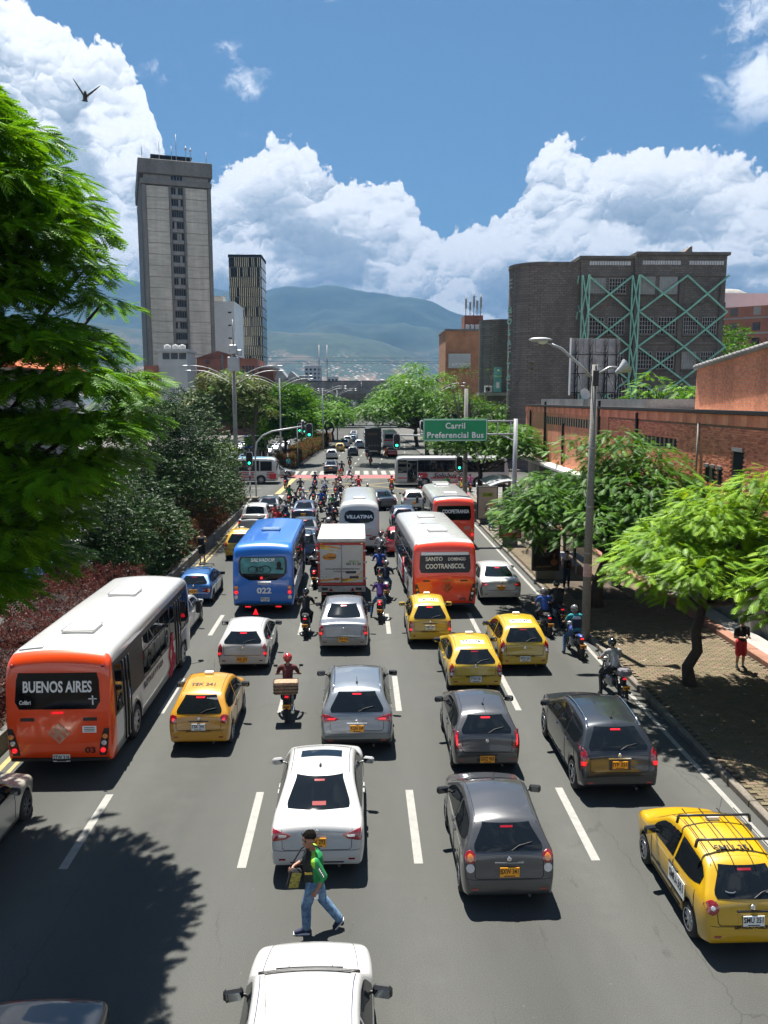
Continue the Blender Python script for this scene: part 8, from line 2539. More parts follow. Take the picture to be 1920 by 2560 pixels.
def rider_mesh(pillion=False, lean=.0, vox=.022, lookback=False, foot=False):
 sy = -.08 if not pillion else -.36
 hz = .87 if not pillion else .92
 hip = Vector((0, sy - .02, hz)); ch = Vector((0, sy + .10 + lean, hz + .38)); nk = Vector((0, sy + .16 + lean, hz + .55)); hd = Vector((0, sy + .20 + lean, hz + .68))
 B = [(hip + Vector((-.08, 0, 0)), hip + Vector((.08, 0, 0)), .122, .122, LEG), (hip + Vector((0, 0, .10)), ch, .138, .155, TOP), (ch + Vector((-.14, 0, .09)), ch + Vector((.14, 0, .09)), .08, .08, TOP),
   (ch + Vector((0, 0, .12)), nk, .068, .055, SKIN), (nk, hd, .055, .06, SKIN), (hd + Vector((0, -.01, 0)), hd + Vector((0, .02, 0)), .092, .088, SKIN)]
 for sg in (-1, 1):
  kn = Vector((sg * .20, sy + .42, hz - .18)); an = Vector((sg * .17, sy + .22, .40))
  if foot and sg < 0:
   kn = Vector((-.30, sy + .30, .55)); an = Vector((-.36, sy + .12, .09))
  B += [(hip + Vector((sg * .09, .03, -.01)), kn, .096, .070, LEG), (kn, an, .068, .052, LEG), (an + Vector((0, -.02, -.03)), an + Vector((0, .15, -.06)), .045, .038, SHOE)]
  s = ch + Vector((sg * .205, 0, .08))
  if pillion:
   e = s + Vector((sg * .05, .05, -.26)); w = e + Vector((-sg * .06, .22, -.04))
  else:
   e = s + Vector((sg * .10, .15, -.24)); w = Vector((sg * .335, .30, 1.065))
  B += [(s, s + (e - s) * .65, .062, .055, TOP), (s + (e - s) * .65, e, .048, .042, SKIN), (e, w, .042, .030, SKIN)]
  B += hand_bones(w, (-sg * .1, .5, -.1), (0, -.2, 1), -sg, 1.05, .8)
 return voxel_body(B, vox, 'rider_body'), hd
RD = [rider_mesh(), rider_mesh(lean=.05, foot=True)]
PIL = rider_mesh(True)
def helmet(par, hd, mat, visor=True):
 m = MB(); m.ball((hd.x, hd.y, hd.z + .02), (.128, .142, .135), 16, 10); m.cbox(hd.x - .085, hd.x + .085, hd.y + .03, hd.y + .135, hd.z - .115, hd.z - .06, .03); o = m.build('helmet', mat, par)
 v = MB(); v.ball((hd.x, hd.y + .022, hd.z + .02), (.118, .128, .058), 14, 6); v.build('visor', M_GLASS, o)
H_BLK = pm('helmet_black', (.012, .012, .014), .15, 0, .6, .8); H_RED = pm('helmet_red', (.35, .02, .02), .15, 0, .6, .8); H_WHT = pm('helmet_white', (.5, .5, .5), .2, 0, .6, .8); H_GRY = pm('helmet_grey', (.16, .16, .17), .2, .3, .6, .8); H_BLU = pm('helmet_blue', (.02, .05, .25), .2, 0, .6, .8)
def rider(label, loc, rz, shirt, helm, legs=C_JEAN, kind=0, pack=None, group=None):
 me, hd = RD[kind] if kind < 2 else PIL
 t = thing('person', label, 'person', loc, rz, group)
 o = link('body', me, t)
 set_mats(o, [M_SKIN, shirt, legs, C_SHOE])
 helmet(t, hd, helm)
 if pack:
  b = MB(); y = hd.y - .36
  b.cbox(-.16, .16, y - .05, y + .14, hd.z - .62, hd.z - .20, .06); b.build('backpack', pack, t)
 return t
def ride(what, x, y, rz, bike, shirt, helm, legs=C_JEAN, kind=0, pack=None, pillion=None, tag_=''):
 """motorcycle, its rider and maybe a pillion: things of their own"""
 place_moto(bike, '%s motorcycle of %s' % (bike, what), (x, y, 0), R(rz), 'motorcycles in the traffic')
 rider('motorcyclist, ' + what, (x, y, 0), R(rz), shirt, helm, legs, kind, pack, 'motorcyclists in the traffic')
 if pillion:
  rider('pillion passenger behind ' + what, (x, y, 0), R(rz), pillion[0], pillion[1], pillion[2], 2, pillion[3] if len(pillion) > 3 else None, 'motorcyclists in the traffic')

ride('the maroon rider with red helmet left of the silver car', -2.02, 21.6, 2, 'red', C_MAR, H_RED, C_BLK)
cr = thing('crate', 'pale wicker crate strapped behind the maroon rider', 'crate', (-2.02, 21.02, .80), R(2))
b = MB(); b.cbox(-.32, .32, -.16, .18, 0, .34, .03); b.build('basket', pm('wicker', (.34, .22, .14), .9, nz=(12, .35), bump=(40, .8, .02)), cr)
for z in (.06, .15, .24, .33):
 q = MB(); q.tube([(-.33, -.17, z), (.33, -.17, z), (.33, .19, z), (-.33, .19, z), (-.33, -.17, z)], .012, 4); q.build('crate_band', pm('dark_band', (.03, .02, .02), .8), cr)
ride('the rider in black behind the blue bus', -2.02, 29.4, 0, 'black', C_BLK, H_BLK, C_BLK)
ride('the white-shirted rider by the kerb near the dark car', 7.55, 22.7, 8, 'black', C_WHT, H_BLK, C_BLK, 1)
bx = thing('top_case', 'grey luggage box on the white-shirted rider\'s motorcycle', 'box', (7.66, 22.13, .80), R(8))
b = MB(); b.cbox(-.18, .18, -.20, .12, 0, .22, .05); b.build('case', pm('case_grey', (.18, .17, .18), .35), bx)
ride('the rider in teal with a backpack by the shady kerb', 7.45, 26.6, 4, 'blue', C_TEAL, H_GRY, C_JEAN, 1, C_NAV)
ride('the rider in blue at the kerb ahead of the yellow taxi', 6.95, 29.2, 6, 'black', C_BLU, H_GRY, C_BLK, 0)
ride('the rider all in black in the tree shade by the kerb', 7.75, 30.4, 4, 'black', C_BLK, H_BLK, C_BLK, 0, C_BLK)
ride('the rider in purple nearest the box truck', .82, 31.4, -3, 'red', C_PURP, H_BLK, C_JEAN, 1, None, (C_BLK, H_BLK, C_JEAN) if False else None)
ride('the rider in dark clothes just ahead of the purple one', 1.18, 34.6, -2, 'white', C_NAV, H_GRY, C_JEAN)
ride('the rider in blue shirt third in the file by the truck', .95, 37.6, 0, 'black', C_BLU, H_BLK, C_BLK)
ride('the rider in black jacket fourth in the file by the truck', 1.12, 39.8, 0, 'black', C_BLK, H_GRY, C_JEAN)
ride('the rider in white fifth in the file by the truck', 1.15, 42.3, 0, 'blue', C_WHT, H_BLK, C_JEAN)
ride('the rider with a black backpack left of the box truck', -2.12, 37.2, 0, 'red', C_WHT, H_BLK, C_JEAN, 0, C_BLK)
ride('the rider reaching out beside the VILLATINA bus', -1.92, 44.2, 0, 'black', C_BLK, H_BLK, C_BLK, 1)
file1 = [(-1.85, 47.6, 'black', C_BLK, H_WHT, 'in black with a white helmet'), (-2.0, 50.0, 'white', C_GRY, H_BLK, 'in grey on a pale machine'), (-1.7, 52.2, 'black', C_BLK, H_GRY, 'in a dark jacket mid-file'), (-2.05, 54.6, 'black', C_NAV, H_BLK, 'in navy mid-file'), (-1.75, 57.4, 'red', C_BLK, H_BLK, 'in black on a red machine mid-file'), (-2.0, 60.0, 'black', C_GRN, H_BLK, 'in green mid-file')]
for x, y, bk, sh_, he, lb in file1:
 ride('the one %s by the VILLATINA bus' % lb, x, y, 0, bk, sh_, he, C_BLK)
ride('the rider in red striped shirt behind the dark sedans', -5.35, 52.0, 0, 'black', C_RED, H_BLK, C_JEAN)
ride('the rider in red beside the striped one', -5.75, 54.2, 0, 'red', C_RED, H_BLK, C_JEAN)
ride('the rider in white with a backpack beside the black sedan', -5.15, 56.0, 0, 'black', C_WHT, H_BLK, C_JEAN, 0, C_NAV)
far = [(-7.3, 79.5, 'red', C_GRY, 'in grey leftmost on the junction'), (-5.35, 72.6, 'black', C_BLK, 'in black on the near crossing'), (-4.35, 78.6, 'red', C_NAV, 'in navy left of the junction\'s middle'), (-3.15, 73.4, 'black', C_WHT, 'in white vest on the near crossing'),
  (-2.1, 72.0, 'red', C_TAN, 'in tan on the near crossing'), (-.55, 69.2, 'red', C_MAR, 'in maroon before the stop line'), (-.05, 74.5, 'red', C_RED, 'in red with a red pack entering the junction'), (-2.0, 80.8, 'black', C_TAN, 'in tan jacket deep in the junction'),
  (3.05, 74.6, 'black', C_RED, 'with a big orange delivery pack'), (5.6, 73.6, 'black', C_GRY, 'in grey with black pack near the stop line'), (8.2, 74.0, 'black', C_GRN, 'in green near the Solobus bus'), (9.2, 71.2, 'white', C_YEL, 'in yellow near the corner'), (10.6, 75.8, 'black', C_PINK, 'in pink beside the Solobus wheel')]
for i, (x, y, bk, sh_, lb) in enumerate(far):
 ride('the one ' + lb, x, y, (-3, 2, 0, 3)[i % 4], bk, sh_, (H_BLK, H_GRY, H_BLK, H_RED)[i % 4], (C_JEAN, C_BLK)[i % 2], i % 2, {8: C_ORA, 9: C_BLK, 0: C_BLK, 6: C_RED}.get(i))
crowd = [(-4.9, 61.2, 'black', C_BLK, 'in black ahead of the dark sedan'), (-4.5, 64.0, 'red', C_WHT, 'in white on a red machine at the stop line'), (-3.0, 62.6, 'black', C_BLU, 'in blue ahead of the second queue'), (-2.9, 65.8, 'black', C_GRY, 'in grey just past the stop line'), (-1.2, 63.2, 'black', C_WHT, 'in white beside the VILLATINA bus front'),
   (-.5, 66.4, 'blue', C_BLK, 'in black on a blue machine'), (.7, 66.6, 'black', C_NAV, 'in navy ahead of the VILLATINA bus'), (-3.9, 67.6, 'black', C_BLK, 'in black on the crossing\'s near edge'), (-5.8, 66.2, 'red', C_GRN, 'in green by the island'), (-1.6, 68.6, 'white', C_MAR, 'in maroon on a white machine')]
for i, (x, y, bk, sh_, lb) in enumerate(crowd):
 ride('the one ' + lb, x, y, (0, 3, -2)[i % 3], bk, sh_, (H_BLK, H_WHT, H_GRY, H_BLU)[i % 4], (C_BLK, C_JEAN)[i % 2], i % 2, C_BLK if i % 3 == 0 else None)
for i, (x, y, bk, sh_, lb) in enumerate([(-1.2, 103.5, 'black', C_BLK, 'in black past the far crossing'), (1.55, 106.5, 'red', C_BLK, 'on a red machine past the far crossing'), (1.2, 118, 'black', C_NAV, 'in navy behind the far black truck'), (4.0, 119.5, 'black', C_ORA, 'with an orange box left of the dark red car'), (-2.0, 92.6, 'black', C_BLK, 'in black on the red cycle strip')]):
 ride('the one ' + lb, x, y, 0, bk, sh_, H_BLK, C_BLK, 0, C_ORA if i == 3 else None)
for i, (x, y, rz) in enumerate(((-13.8, 75.5, -80), (-15.0, 78.0, -85), (-12.9, 79.6, -90))):
 ride('the one %s beside the striped bus' % ('nearest', 'second', 'third')[i], x, y, rz, ('black', 'white', 'red')[i], (C_GRY, C_BLU, C_BLK)[i], H_BLK, C_BLK)
bx = thing('delivery_box', 'white delivery box on the yellow-shirted rider\'s carrier near the corner', 'box', (11.2, 72.4, 0))
b = MB(); b.cbox(-.5, .5, -.35, .35, .45, 1.15, .05); b.build('case', FARC[2] if 'FARC' in globals() else M_WHITEINK, bx)
for sg in (-1, 1):
 q = MB(); q.lathe([(.28, -.02), (.30, 0), (.28, .02)], 16, Matrix.Translation((sg * .42, 0, .3)) @ Matrix.Rotation(R(90), 4, 'Y')); q.lathe([(.02, 0), (.28, 0)], 8, Matrix.Translation((sg * .42, 0, .3)) @ Matrix.Rotation(R(90), 4, 'Y')); q.build('wheel', M_RUB, bx)

# ---- cyclist deep in the junction
def bicycle():
 t = thing('bicycle', 'dark bicycle crossing the middle of the junction', 'bicycle', (-1.0, 84.0, 0), R(-80))
 for y in (-.52, .52):
  w = MB(); P = [(0, y + .33 * math.cos(a), .34 + .33 * math.sin(a)) for a in np.linspace(0, 2 * math.pi, 20)]; w.tube(P, .02, 6); wo = w.build('wheel', M_RUB, t)
  s = MB()
  for k in range(8):
   a = math.pi * k / 8; s.tube([(0, y + .32 * math.cos(a), .34 + .32 * math.sin(a)), (0, y - .32 * math.cos(a), .34 - .32 * math.sin(a))], .003, 3)
  s.build('spokes', M_STEEL, wo)
 f = MB()
 for a, b in (((0, -.52, .34), (0, -.1, .32)), ((0, -.1, .32), (0, -.22, .86)), ((0, -.52, .34), (0, -.2, .78)), ((0, -.1, .32), (0, .36, .74)), ((0, -.2, .80), (0, .36, .82)), ((0, .36, .95), (0, .52, .34))):
  f.tube([a, b], .018, 6)
 f.build('frame', P_NAVY, t)
 s = MB(); s.cbox(-.07, .07, -.34, -.10, .86, .91, .02); s.build('saddle', M_RUB, t)
 h = MB(); h.tube([(-.28, .34, .98), (0, .38, 1.0), (.28, .34, .98)], .013, 5); h.build('handlebar', M_BLACK, t)
 rider('cyclist in purple-grey clothes crossing the middle of the junction', (-1.0, 84.0, .02), R(-80), cloth('mauve', (.18, .14, .22)), H_BLK, C_GRY)
bicycle()

# ---- pigeon in flight
def bird():
 t = thing('pigeon', 'dark pigeon flying with raised wings against the white cloud', 'bird', (-6.97, 22.0, 16.4), R(200))
 B = [((0, -.10, 0), (0, .08, .02), .055, .06, 0), ((0, .10, .05), (0, .15, .08), .04, .034, 0), ((0, .17, .08), (0, .20, .075), .012, .006, 0)]
 o = link('body', voxel_body(B, .012, 'pigeon_body'), t); set_mats(o, [pm('dark_feather', (.03, .03, .035), .7, nz=(20, .4))])
 fm_ = MATS['dark_feather']
 for sg, ang in ((-1, 42), (1, 58)):
  w = MB(); P = []
  for i in range(8):
   u = i / 7; d = Vector((sg * math.cos(R(ang)), 0, math.sin(R(ang)))) * (.05 + .46 * u)
   ch = .17 * (1 - u ** 2.2) + .02; yb = .03 - .05 * u
   P.append([tuple(d + Vector((0, yb + ch * .4, 0))), tuple(d + Vector((0, yb - ch * .1, .012))), tuple(d + Vector((0, yb - ch * .6 - .03 * (i % 2), 0)))])
  w.grid(P, 0, True)
  b = len(w.v); w.add([(p[0], p[1], p[2] - .008) for p in w.v[:b]], [tuple(reversed(f)) for f in w.f], 0, True); w.build('wing', fm_, t)
 tl = MB(); tl.prism([(-.03, -.12), (.03, -.12), (.08, -.27), (0, -.29), (-.08, -.27)], -.012, .0, 'z'); tl.build('tail', fm_, t)
bird()

# ================================================================== street furniture
M_POLE = pm('pole_concrete', (.20, .195, .18), .9, nz=((2, 2, .5), .25), nz2=(14, .2))
M_GALV = pm('pale_steel', (.38, .39, .40), .5, .3, nz=(2, .1))
M_LED = pm('green_signal_light', (.02, .85, .38), .3, emis=2.2)
M_SGN = pm('sign_green', (.004, .26, .10), .4, nz=(1, .08))
def gantry():
 t = thing('road_sign', 'green overhead sign reading Carril Preferencial Bus on a steel gantry', 'road sign', (0, 49, 0))
 p = MB(); p.tube([(9.6, 0, .1), (9.6, 0, 7.55)], .13, 12); p.lathe([(.3, .12), (.3, .2), (.14, .22)], 12, Matrix.Translation((9.6, 0, 0))); p.build('post', M_GALV, t)
 a = MB()
 for z in (7.42, 6.62):
  a.tube([(9.6, -.02, z), (3.75, -.02, z)], .05, 8)
 for x in (3.75, 8.5, 9.3):
  a.tube([(x, -.02, 6.62), (x, -.02, 7.42)], .035, 8)
 a.tube([(9.55, 0, 6.2), (8.7, 0, 6.6)], .04, 6)
 a.build('arm', M_GALV, t)
 s = MB(); s.cbox(3.9, 7.85, -.14, -.09, 6.2, 7.55, .02); so = s.build('panel', M_SGN, t)
 b = MB(); P = [(3.96, 6.26), (7.79, 6.26), (7.79, 7.49), (3.96, 7.49)]
 for i in range(4):
  (x0, z0), (x1, z1) = P[i], P[(i + 1) % 4]
  b.box(min(x0, x1) - .018, max(x0, x1) + .018, -.148, -.142, min(z0, z1) - .018, max(z0, z1) + .018)
 b.build('border', M_WHITEINK, so)
 text('Carril', .50, M_WHITEINK, so, (5.88, -.150, 7.12), bold=.02, fit=1.20, spacing=1.1)
 text('Preferencial Bus', .50, M_WHITEINK, so, (5.88, -.150, 6.56), bold=.02, fit=3.45, spacing=1.1)
 for x in (4.6, 5.9, 7.2):
  q = MB(); q.box(x - .03, x + .03, -.09, -.02, 6.25, 7.5); q.build('bracket', M_GALV, t)
gantry()

def cobra(t, tip, ang, name='lamp_head', flip=1):
 M = Matrix.Translation(tip) @ Matrix.Rotation(ang, 4, 'Z')
 m = MB(); m.ball((0, 0, 0), (.42, .15, .085), 14, 7); m.v = [tuple(M @ Vector(p)) for p in m.v]; o = m.build(name, M_GALV, t)
 g = MB(); g.ball((.08, 0, -.06), (.20, .115, .10), 12, 7); g.v = [tuple(M @ Vector(p)) for p in g.v]; g.build('lens', pm('lamp_lens', (.50, .50, .46), .15, 0, .8), o)
def lamp_near():
 t = thing('lamp_post', 'tall concrete lamp post with two lamp heads on the right pavement', 'lamp post', (8.3, 28.3, .0))
 p = MB(); p.tube([(0, 0, -.1), (0, 0, 5), (0, 0, 9.95)], [.165, .135, .10], 14); p.build('post', M_POLE, t)
 a = MB(); a.tube([(0, 0, 9.4), (-.5, 0, 9.9), (-1.2, 0, 10.5), (-1.75, 0, 10.72)], [.05, .05, .045, .04], 8); a.tube([(0, 0, 9.55), (.5, -.02, 9.85), (.75, -.05, 9.85)], .045, 8); a.build('arm', M_STEEL, t)
 cobra(t, (-1.95, 0, 10.80), 0)
 M = Matrix.Translation((.9, -.1, 9.78)) @ Matrix.Rotation(R(58), 4, 'Y')
 h = MB(); h.lathe([(.06, -.25), (.10, -.1), (.13, 0), (.26, .22), (.27, .24)], 16, M); h.build('flood_lamp', M_GALV, t)
 q = MB(); q.ball(M @ Vector((0, 0, .16)), .16, 12, 8); q.build('lens', MATS['lamp_lens'], t)
 c = MB(); c.cbox(-.1, .1, -.2, -.12, 9.2, 9.75, .02); c.build('control_box', M_BLACK, t)
 s = MB(); s.lathe([(.156, 2.35), (.154, 2.85)], 14); so = s.build('paper_notice', pm('notice_paper', (.5, .42, .40), .8, nz=(14, .5, (.5, .05, .05))), t)
 for z in (4.9, 3.2, 7.0):
  w = MB(); w.lathe([(.148, z), (.148, z + .05)], 12); w.build('strap', M_STEEL, t)
lamp_near()
def lamp_double(label, x, y, h, conc=False, box=False, z=.1):
 t = thing('lamp_post', label, 'lamp post', (x, y, z))
 p = MB(); p.tube([(0, 0, -.1), (0, 0, h * .5), (0, 0, h + (2.5 if box else 0))], [.22, .18, .13] if conc else [.13, .11, .08], 10); p.build('post', M_POLE if conc else M_GALV, t)
 for sg in (-1, 1):
  for k in (0, .7):
   a = MB(); P = [(sg * u * 3.6, (k - .35) * u * 2.0, h - .9 - k * .5 + 1.25 * math.sin(u * 1.75)) for u in np.linspace(0, 1, 8)]; a.tube(P, .034, 6); ao = a.build('arm', M_GALV, t)
   e = P[-1]; m = MB(); m.ball((e[0] + sg * .35, e[1], e[2]), (.34, .11, .06), 10, 5); m.build('lamp_head', M_STEEL, ao)
 if box:
  b = MB(); b.cbox(-.45, .45, -.4, .4, h - .1, h + 1.1, .05); b.build('equipment_box', M_GALV, t)
  b = MB(); b.cbox(-.3, .3, -.3, .3, h + 1.3, h + 2.1, .04); b.cbox(.35, .7, -.2, .2, h + 1.2, h + 1.7, .04); b.tube([(0, 0, h + 2), (0, 0, h + 4.2)], .05, 6); b.build('camera_mount', M_STEEL, t)
  q = MB(); q.cbox(-.26, .26, -.26, -.2, 2.6, 3.4, .01); q.build('notice', M_CONC, t)
lamp_double('tall concrete pole with equipment box and twin arms on the traffic island', -10.55, 69.0, 11.0, True, True, .16)
lamp_double('slim steel lamp post with twin arms past the junction', -9.9, 101.8, 11.2)
lamp_double('lamp post farther up the far median', -6.2, 139, 10.5)
lamp_double('last lamp post before the viaduct', -4.6, 172, 10.5)
lamp_double('lamp post on the far right pavement among the trees', 10.6, 112, 10.5)

def striped(m, x, y, z0, z1, r=.055, step=.42):
 z = z0; k = 0
 while z < z1 - .01:
  e = min(z + step, z1); m.tube([(x, y, z), (x, y, e)], r, 8, k % 2, caps=False); z = e; k += 1
def signal_head(t, x, y, z, rz=0, lit=True, arrow=False, three=True):
 o = link('signal_head', None, t) if False else None
 M = Matrix.Translation((x, y, z)) @ Matrix.Rotation(rz, 4, 'Z')
 b = MB(); n = 20; w, h = .30, .62
 out = [(math.copysign(abs(math.cos(a)) ** .5, math.cos(a)) * w, math.copysign(abs(math.sin(a)) ** .42, math.sin(a)) * h) for a in np.linspace(0, 2 * math.pi, n, endpoint=False)]
 b.prism(out, -.04, .0, 'y'); b.v = [tuple(M @ Vector(p)) for p in b.v]; bo = b.build('signal_head', M_WHITEINK, t)
 c = MB(); c.prism([(p[0] * .86, p[1] * .93) for p in out], -.16, -.03, 'y'); c.v = [tuple(M @ Vector(p)) for p in c.v]; c.build('housing', M_BLACK, bo)
 for k, mt in ((1, pm('dull_red_lens', (.06, .01, .01), .3)), (0, pm('dull_amber_lens', (.05, .03, .01), .3)), (-1, M_LED if lit else MATS['dull_red_lens'])):
  q = MB(); q.lathe([(.105, 0), (.095, .012), (.001, .02)], 14, M @ Matrix.Translation((0, -.165, k * .34)) @ Matrix.Rotation(R(90), 4, 'X')); q.build('lens', mt, bo)
  v = MB(); P = [[(.12 * math.cos(a), -.16 - d, k * .34 + .12 * math.sin(a)) for a in np.linspace(R(10), R(170), 8)] for d in (0, .13)]; v.grid(P, 0, True); v.v = [tuple(M @ Vector(p)) for p in v.v]; v.build('visor', M_BLACK, bo)
def timer_disc(t, x, y, z):
 q = MB(); q.lathe([(.17, 0), (.17, .02), (.001, .02)], 16, Matrix.Translation((x, y, z)) @ Matrix.Rotation(R(90), 4, 'X')); o = q.build('prohibition_disc', M_WHITEINK, t)
 r = MB(); P = [(x + .15 * math.cos(a), y - .025, z + .15 * math.sin(a)) for a in np.linspace(0, 2 * math.pi, 16)]; r.tube(P, .018, 5); r.tube([(x - .1, y - .025, z + .1), (x + .1, y - .025, z - .1)], .016, 5); r.build('ring', M_RED, o)
def signals():
 t = thing('traffic_light', 'green traffic light on a black and white post on the island', 'traffic light', (-9.35, 68.6, .14))
 p = MB(); striped(p, 0, 0, 0, 2.6); p.tube([(0, 0, 2.6), (0, 0, 4.4)], .05, 8, 0); p.build('post', [M_BLACK, M_WHITEINK], t)
 signal_head(t, 0, -.05, 3.55); timer_disc(t, 0, -.08, 2.72)
 t = thing('traffic_light', 'green traffic light hung from the curved arm over the road, left', 'traffic light', (-9.0, 69.8, .14))
 a = MB(); a.tube([(0, 0, 0), (0, 0, 4.0), (.15, 0, 4.9), (.7, 0, 5.5), (1.5, 0, 5.85), (4.6, 0, 6.35)], .07, 8); a.build('arm', M_GALV, t)
 signal_head(t, 4.7, -.1, 5.9); signal_head(t, 4.1, .1, 6.2, R(80))
 t = thing('traffic_light', 'green arrow traffic light hung over the middle of the road', 'traffic light', (8.75, 66.5, .14))
 a = MB(); a.tube([(.0, 0, 0), (0, 0, 4.6), (-.2, 0, 5.2), (-.9, 0, 5.55), (-5.6, 0, 5.65)], .07, 8); a.build('arm', M_GALV, t)
 signal_head(t, -5.62, -.1, 5.15)
 t = thing('traffic_light', 'green traffic light low on the right corner post', 'traffic light', (8.55, 68.0, .14))
 p = MB(); striped(p, 0, 0, 0, 2.2); p.tube([(0, 0, 2.2), (0, 0, 3.9)], .05, 8, 0); p.build('post', [M_BLACK, M_WHITEINK], t)
 signal_head(t, 0, -.05, 3.15); timer_disc(t, -.3, -.08, 2.3)
 t = thing('utility_pole', 'thick grey concrete pole at the right corner beside the signal', 'pole', (9.15, 68.6, .12))
 p = MB(); p.tube([(0, 0, -.1), (0, 0, 9.5)], [.22, .15], 12); p.build('post', M_POLE, t)
 w = MB(); w.lathe([(.215, 1.2), (.212, 1.5)], 12); w.build('strap', M_STEEL, t)
 t = thing('sign_post', 'thin steel post with a small plate beyond the corner', 'sign', (10.9, 70.0, .12))
 p = MB(); p.tube([(0, 0, 0), (0, 0, 3.6)], .04, 8); p.build('post', M_GALV, t)
 q = MB(); q.cbox(-.25, .25, -.07, -.045, 3.0, 3.5, .01); q.build('plate', M_WHITEINK, t)
 t = thing('traffic_light', 'dark far traffic light past the second crossing', 'traffic light', (-7.9, 103.5, .1))
 p = MB(); p.tube([(0, 0, 0), (0, 0, 5.2)], .06, 8); p.build('post', M_GALV, t); signal_head(t, .3, -.1, 5.0)
 t = thing('concrete_block', 'pale concrete block at the foot of the island signal', 'block', (-9.1, 66.9, 0))
 b = MB(); b.cbox(-.55, .55, -.25, .25, 0, .62, .04); b.build('block', M_KERB, t)
 for k, (x, y, lab) in enumerate(((-8.9, 100.2, 'striped post at the far median\'s nose'), (-11.4, 100.4, 'striped post behind the far median\'s nose'))):
  t = thing('marker_post', lab, 'post', (x, y, .1)); p = MB(); striped(p, 0, 0, 0, 3.4, .08, .5); p.build('post', [M_BLACK, M_WHITEINK], t)
 for k in range(7):
  t = thing('sign_post', 'slim sign post on the plaza, %s of the row' % ('first', 'second', 'third', 'fourth', 'fifth', 'sixth', 'last')[k], 'sign', (-27.6 - k * 1.9, 100.5 + (k * 37 % 11), .14))
  p = MB(); p.tube([(0, 0, 0), (0, 0, 3.8)], .05, 6); p.build('post', M_GALV, t)
  q = MB(); q.cbox(-.5, .5, -.05, 0, 3.0, 3.5, .01) if k % 2 else q.lathe([(.4, 0), (.4, .03), (.001, .03)], 14, Matrix.Translation((0, -.08, 3.5)) @ Matrix.Rotation(R(90), 4, 'X')); q.build('plate', M_SGN if k % 3 == 1 else M_WHITEINK, t)
signals()

def portrait(par, x, y, z, s, skin, hair, shirt, long=False):
 """flat printed head and shoulders on a poster"""
 def blob(nm, mt, c, r, d):
  m = MB(); P = [(c[0] + r[0] * math.cos(a), y - d, c[1] + r[1] * math.sin(a)) for a in np.linspace(0, 2 * math.pi, 20, endpoint=False)]; m.poly(P); m.build(nm, mt, par)
 blob('print_hair', hair, (x, z + .02 * s), (.30 * s, .40 * s) if long else (.25 * s, .32 * s), .002)
 blob('print_shirt', shirt, (x, z - .62 * s), (.48 * s, .26 * s), .003)
 blob('print_neck', skin, (x, z - .32 * s), (.10 * s, .16 * s), .004)
 blob('print_face', skin, (x, z - .04 * s), (.185 * s, .26 * s), .005)
 blob('print_hairline', hair, (x, z + .18 * s), (.17 * s, .09 * s), .006)
 for k in (-1, 1):
  blob('print_eye', M_INK, (x + k * .075 * s, z + .01 * s), (.035 * s, .016 * s), .007)
 blob('print_mouth', pm('print_lip', (.35, .07, .06), .5), (x, z - .17 * s), (.06 * s, .02 * s), .007)
def mupi(label, x, y, w, z0, z1, kind):
 t = thing('poster_stand', label, 'advertising stand', (x, y, .15))
 f = MB(); f.cbox(-w / 2, w / 2, -.10, .10, z0, z1, .03); f.build('frame', M_BLACK, t)
 q = MB(); q.cbox(-w * .34, w * .34, -.14, .14, 0, z0 - .002, .03); q.build('plinth', pm('plinth_olive', (.16, .15, .12), .7), t)
 s = MB(); s.box(-w / 2 + .08, w / 2 - .08, -.112, -.106, z0 + .08, z1 - .08)
 po = s.build('poster', pm('poster_dark', (.010, .009, .008), .25) if kind == 0 else pm('poster_cream', (.45, .36, .28), .35, nz=(1.2, .15)), t)
 sk = pm('print_skin', (.40, .24, .16), .4); sk2 = pm('print_skin_brown', (.30, .15, .09), .4)
 h = z1 - z0
 if kind == 0:
  portrait(po, -.06, -.113, z0 + h * .58, .55, sk, M_HAIR, M_INK)
  text('RICARDO', .11, M_WHITEINK, po, (-.24, -.114, z1 - .20), fit=.38)
  text('MONTA', .2, M_WHITEINK, po, (-.20, -.114, z1 - .36), bold=.02, fit=.52)
  text('MEDELLIN', .1, pm('gold_text', (.30, .22, .08), .5), po, (-.20, -.114, z1 - .49), fit=.50)
  text('6320-2847644', .1, MATS['gold_text'], po, (-.12, -.114, z0 + .22), fit=.75)
  b = MB()
  for cz, r in ((.42, .17), (.66, .05), (.78, .07)):
   b.poly([(.38 + r * math.cos(a), -.1145, z0 + cz + r * .95 * math.sin(a)) for a in np.linspace(0, 2 * math.pi, 16, endpoint=False)])
  b.build('print_bottle', pm('print_amber', (.16, .06, .02), .3), po)
 elif kind == 1:
  st = pm('print_stripes', (.10, .07, .05), .5, nz=((1, 1, 40), .9))
  portrait(po, -.25, -.113, z0 + h * .62, .58, sk2, M_HAIR, st, True); portrait(po, .28, -.113, z0 + h * .52, .52, sk, M_HAIR, st)
  b = MB(); b.box(-w / 2 + .09, w / 2 - .09, -.1165, -.1125, z0 + .1, z0 + .34); b.build('print_band', pm('print_red', (.40, .05, .03), .5), po)
 else:
  b = MB(); b.box(-.4, .4, -.115, -.1125, z1 - .75, z1 - .45); b.build('print_band', pm('print_lime', (.32, .40, .03), .5), po)
  text('21.000', .22, M_INK, po, (0, -.117, z1 - .6), bold=.02, fit=.62)
  b = MB(); b.poly([(.1 + .3 * math.cos(a), -.114, z0 + .7 + .22 * math.sin(a)) for a in np.linspace(0, 2 * math.pi, 18, endpoint=False)]); b.build('print_burger', pm('print_bun', (.35, .14, .03), .5), po)
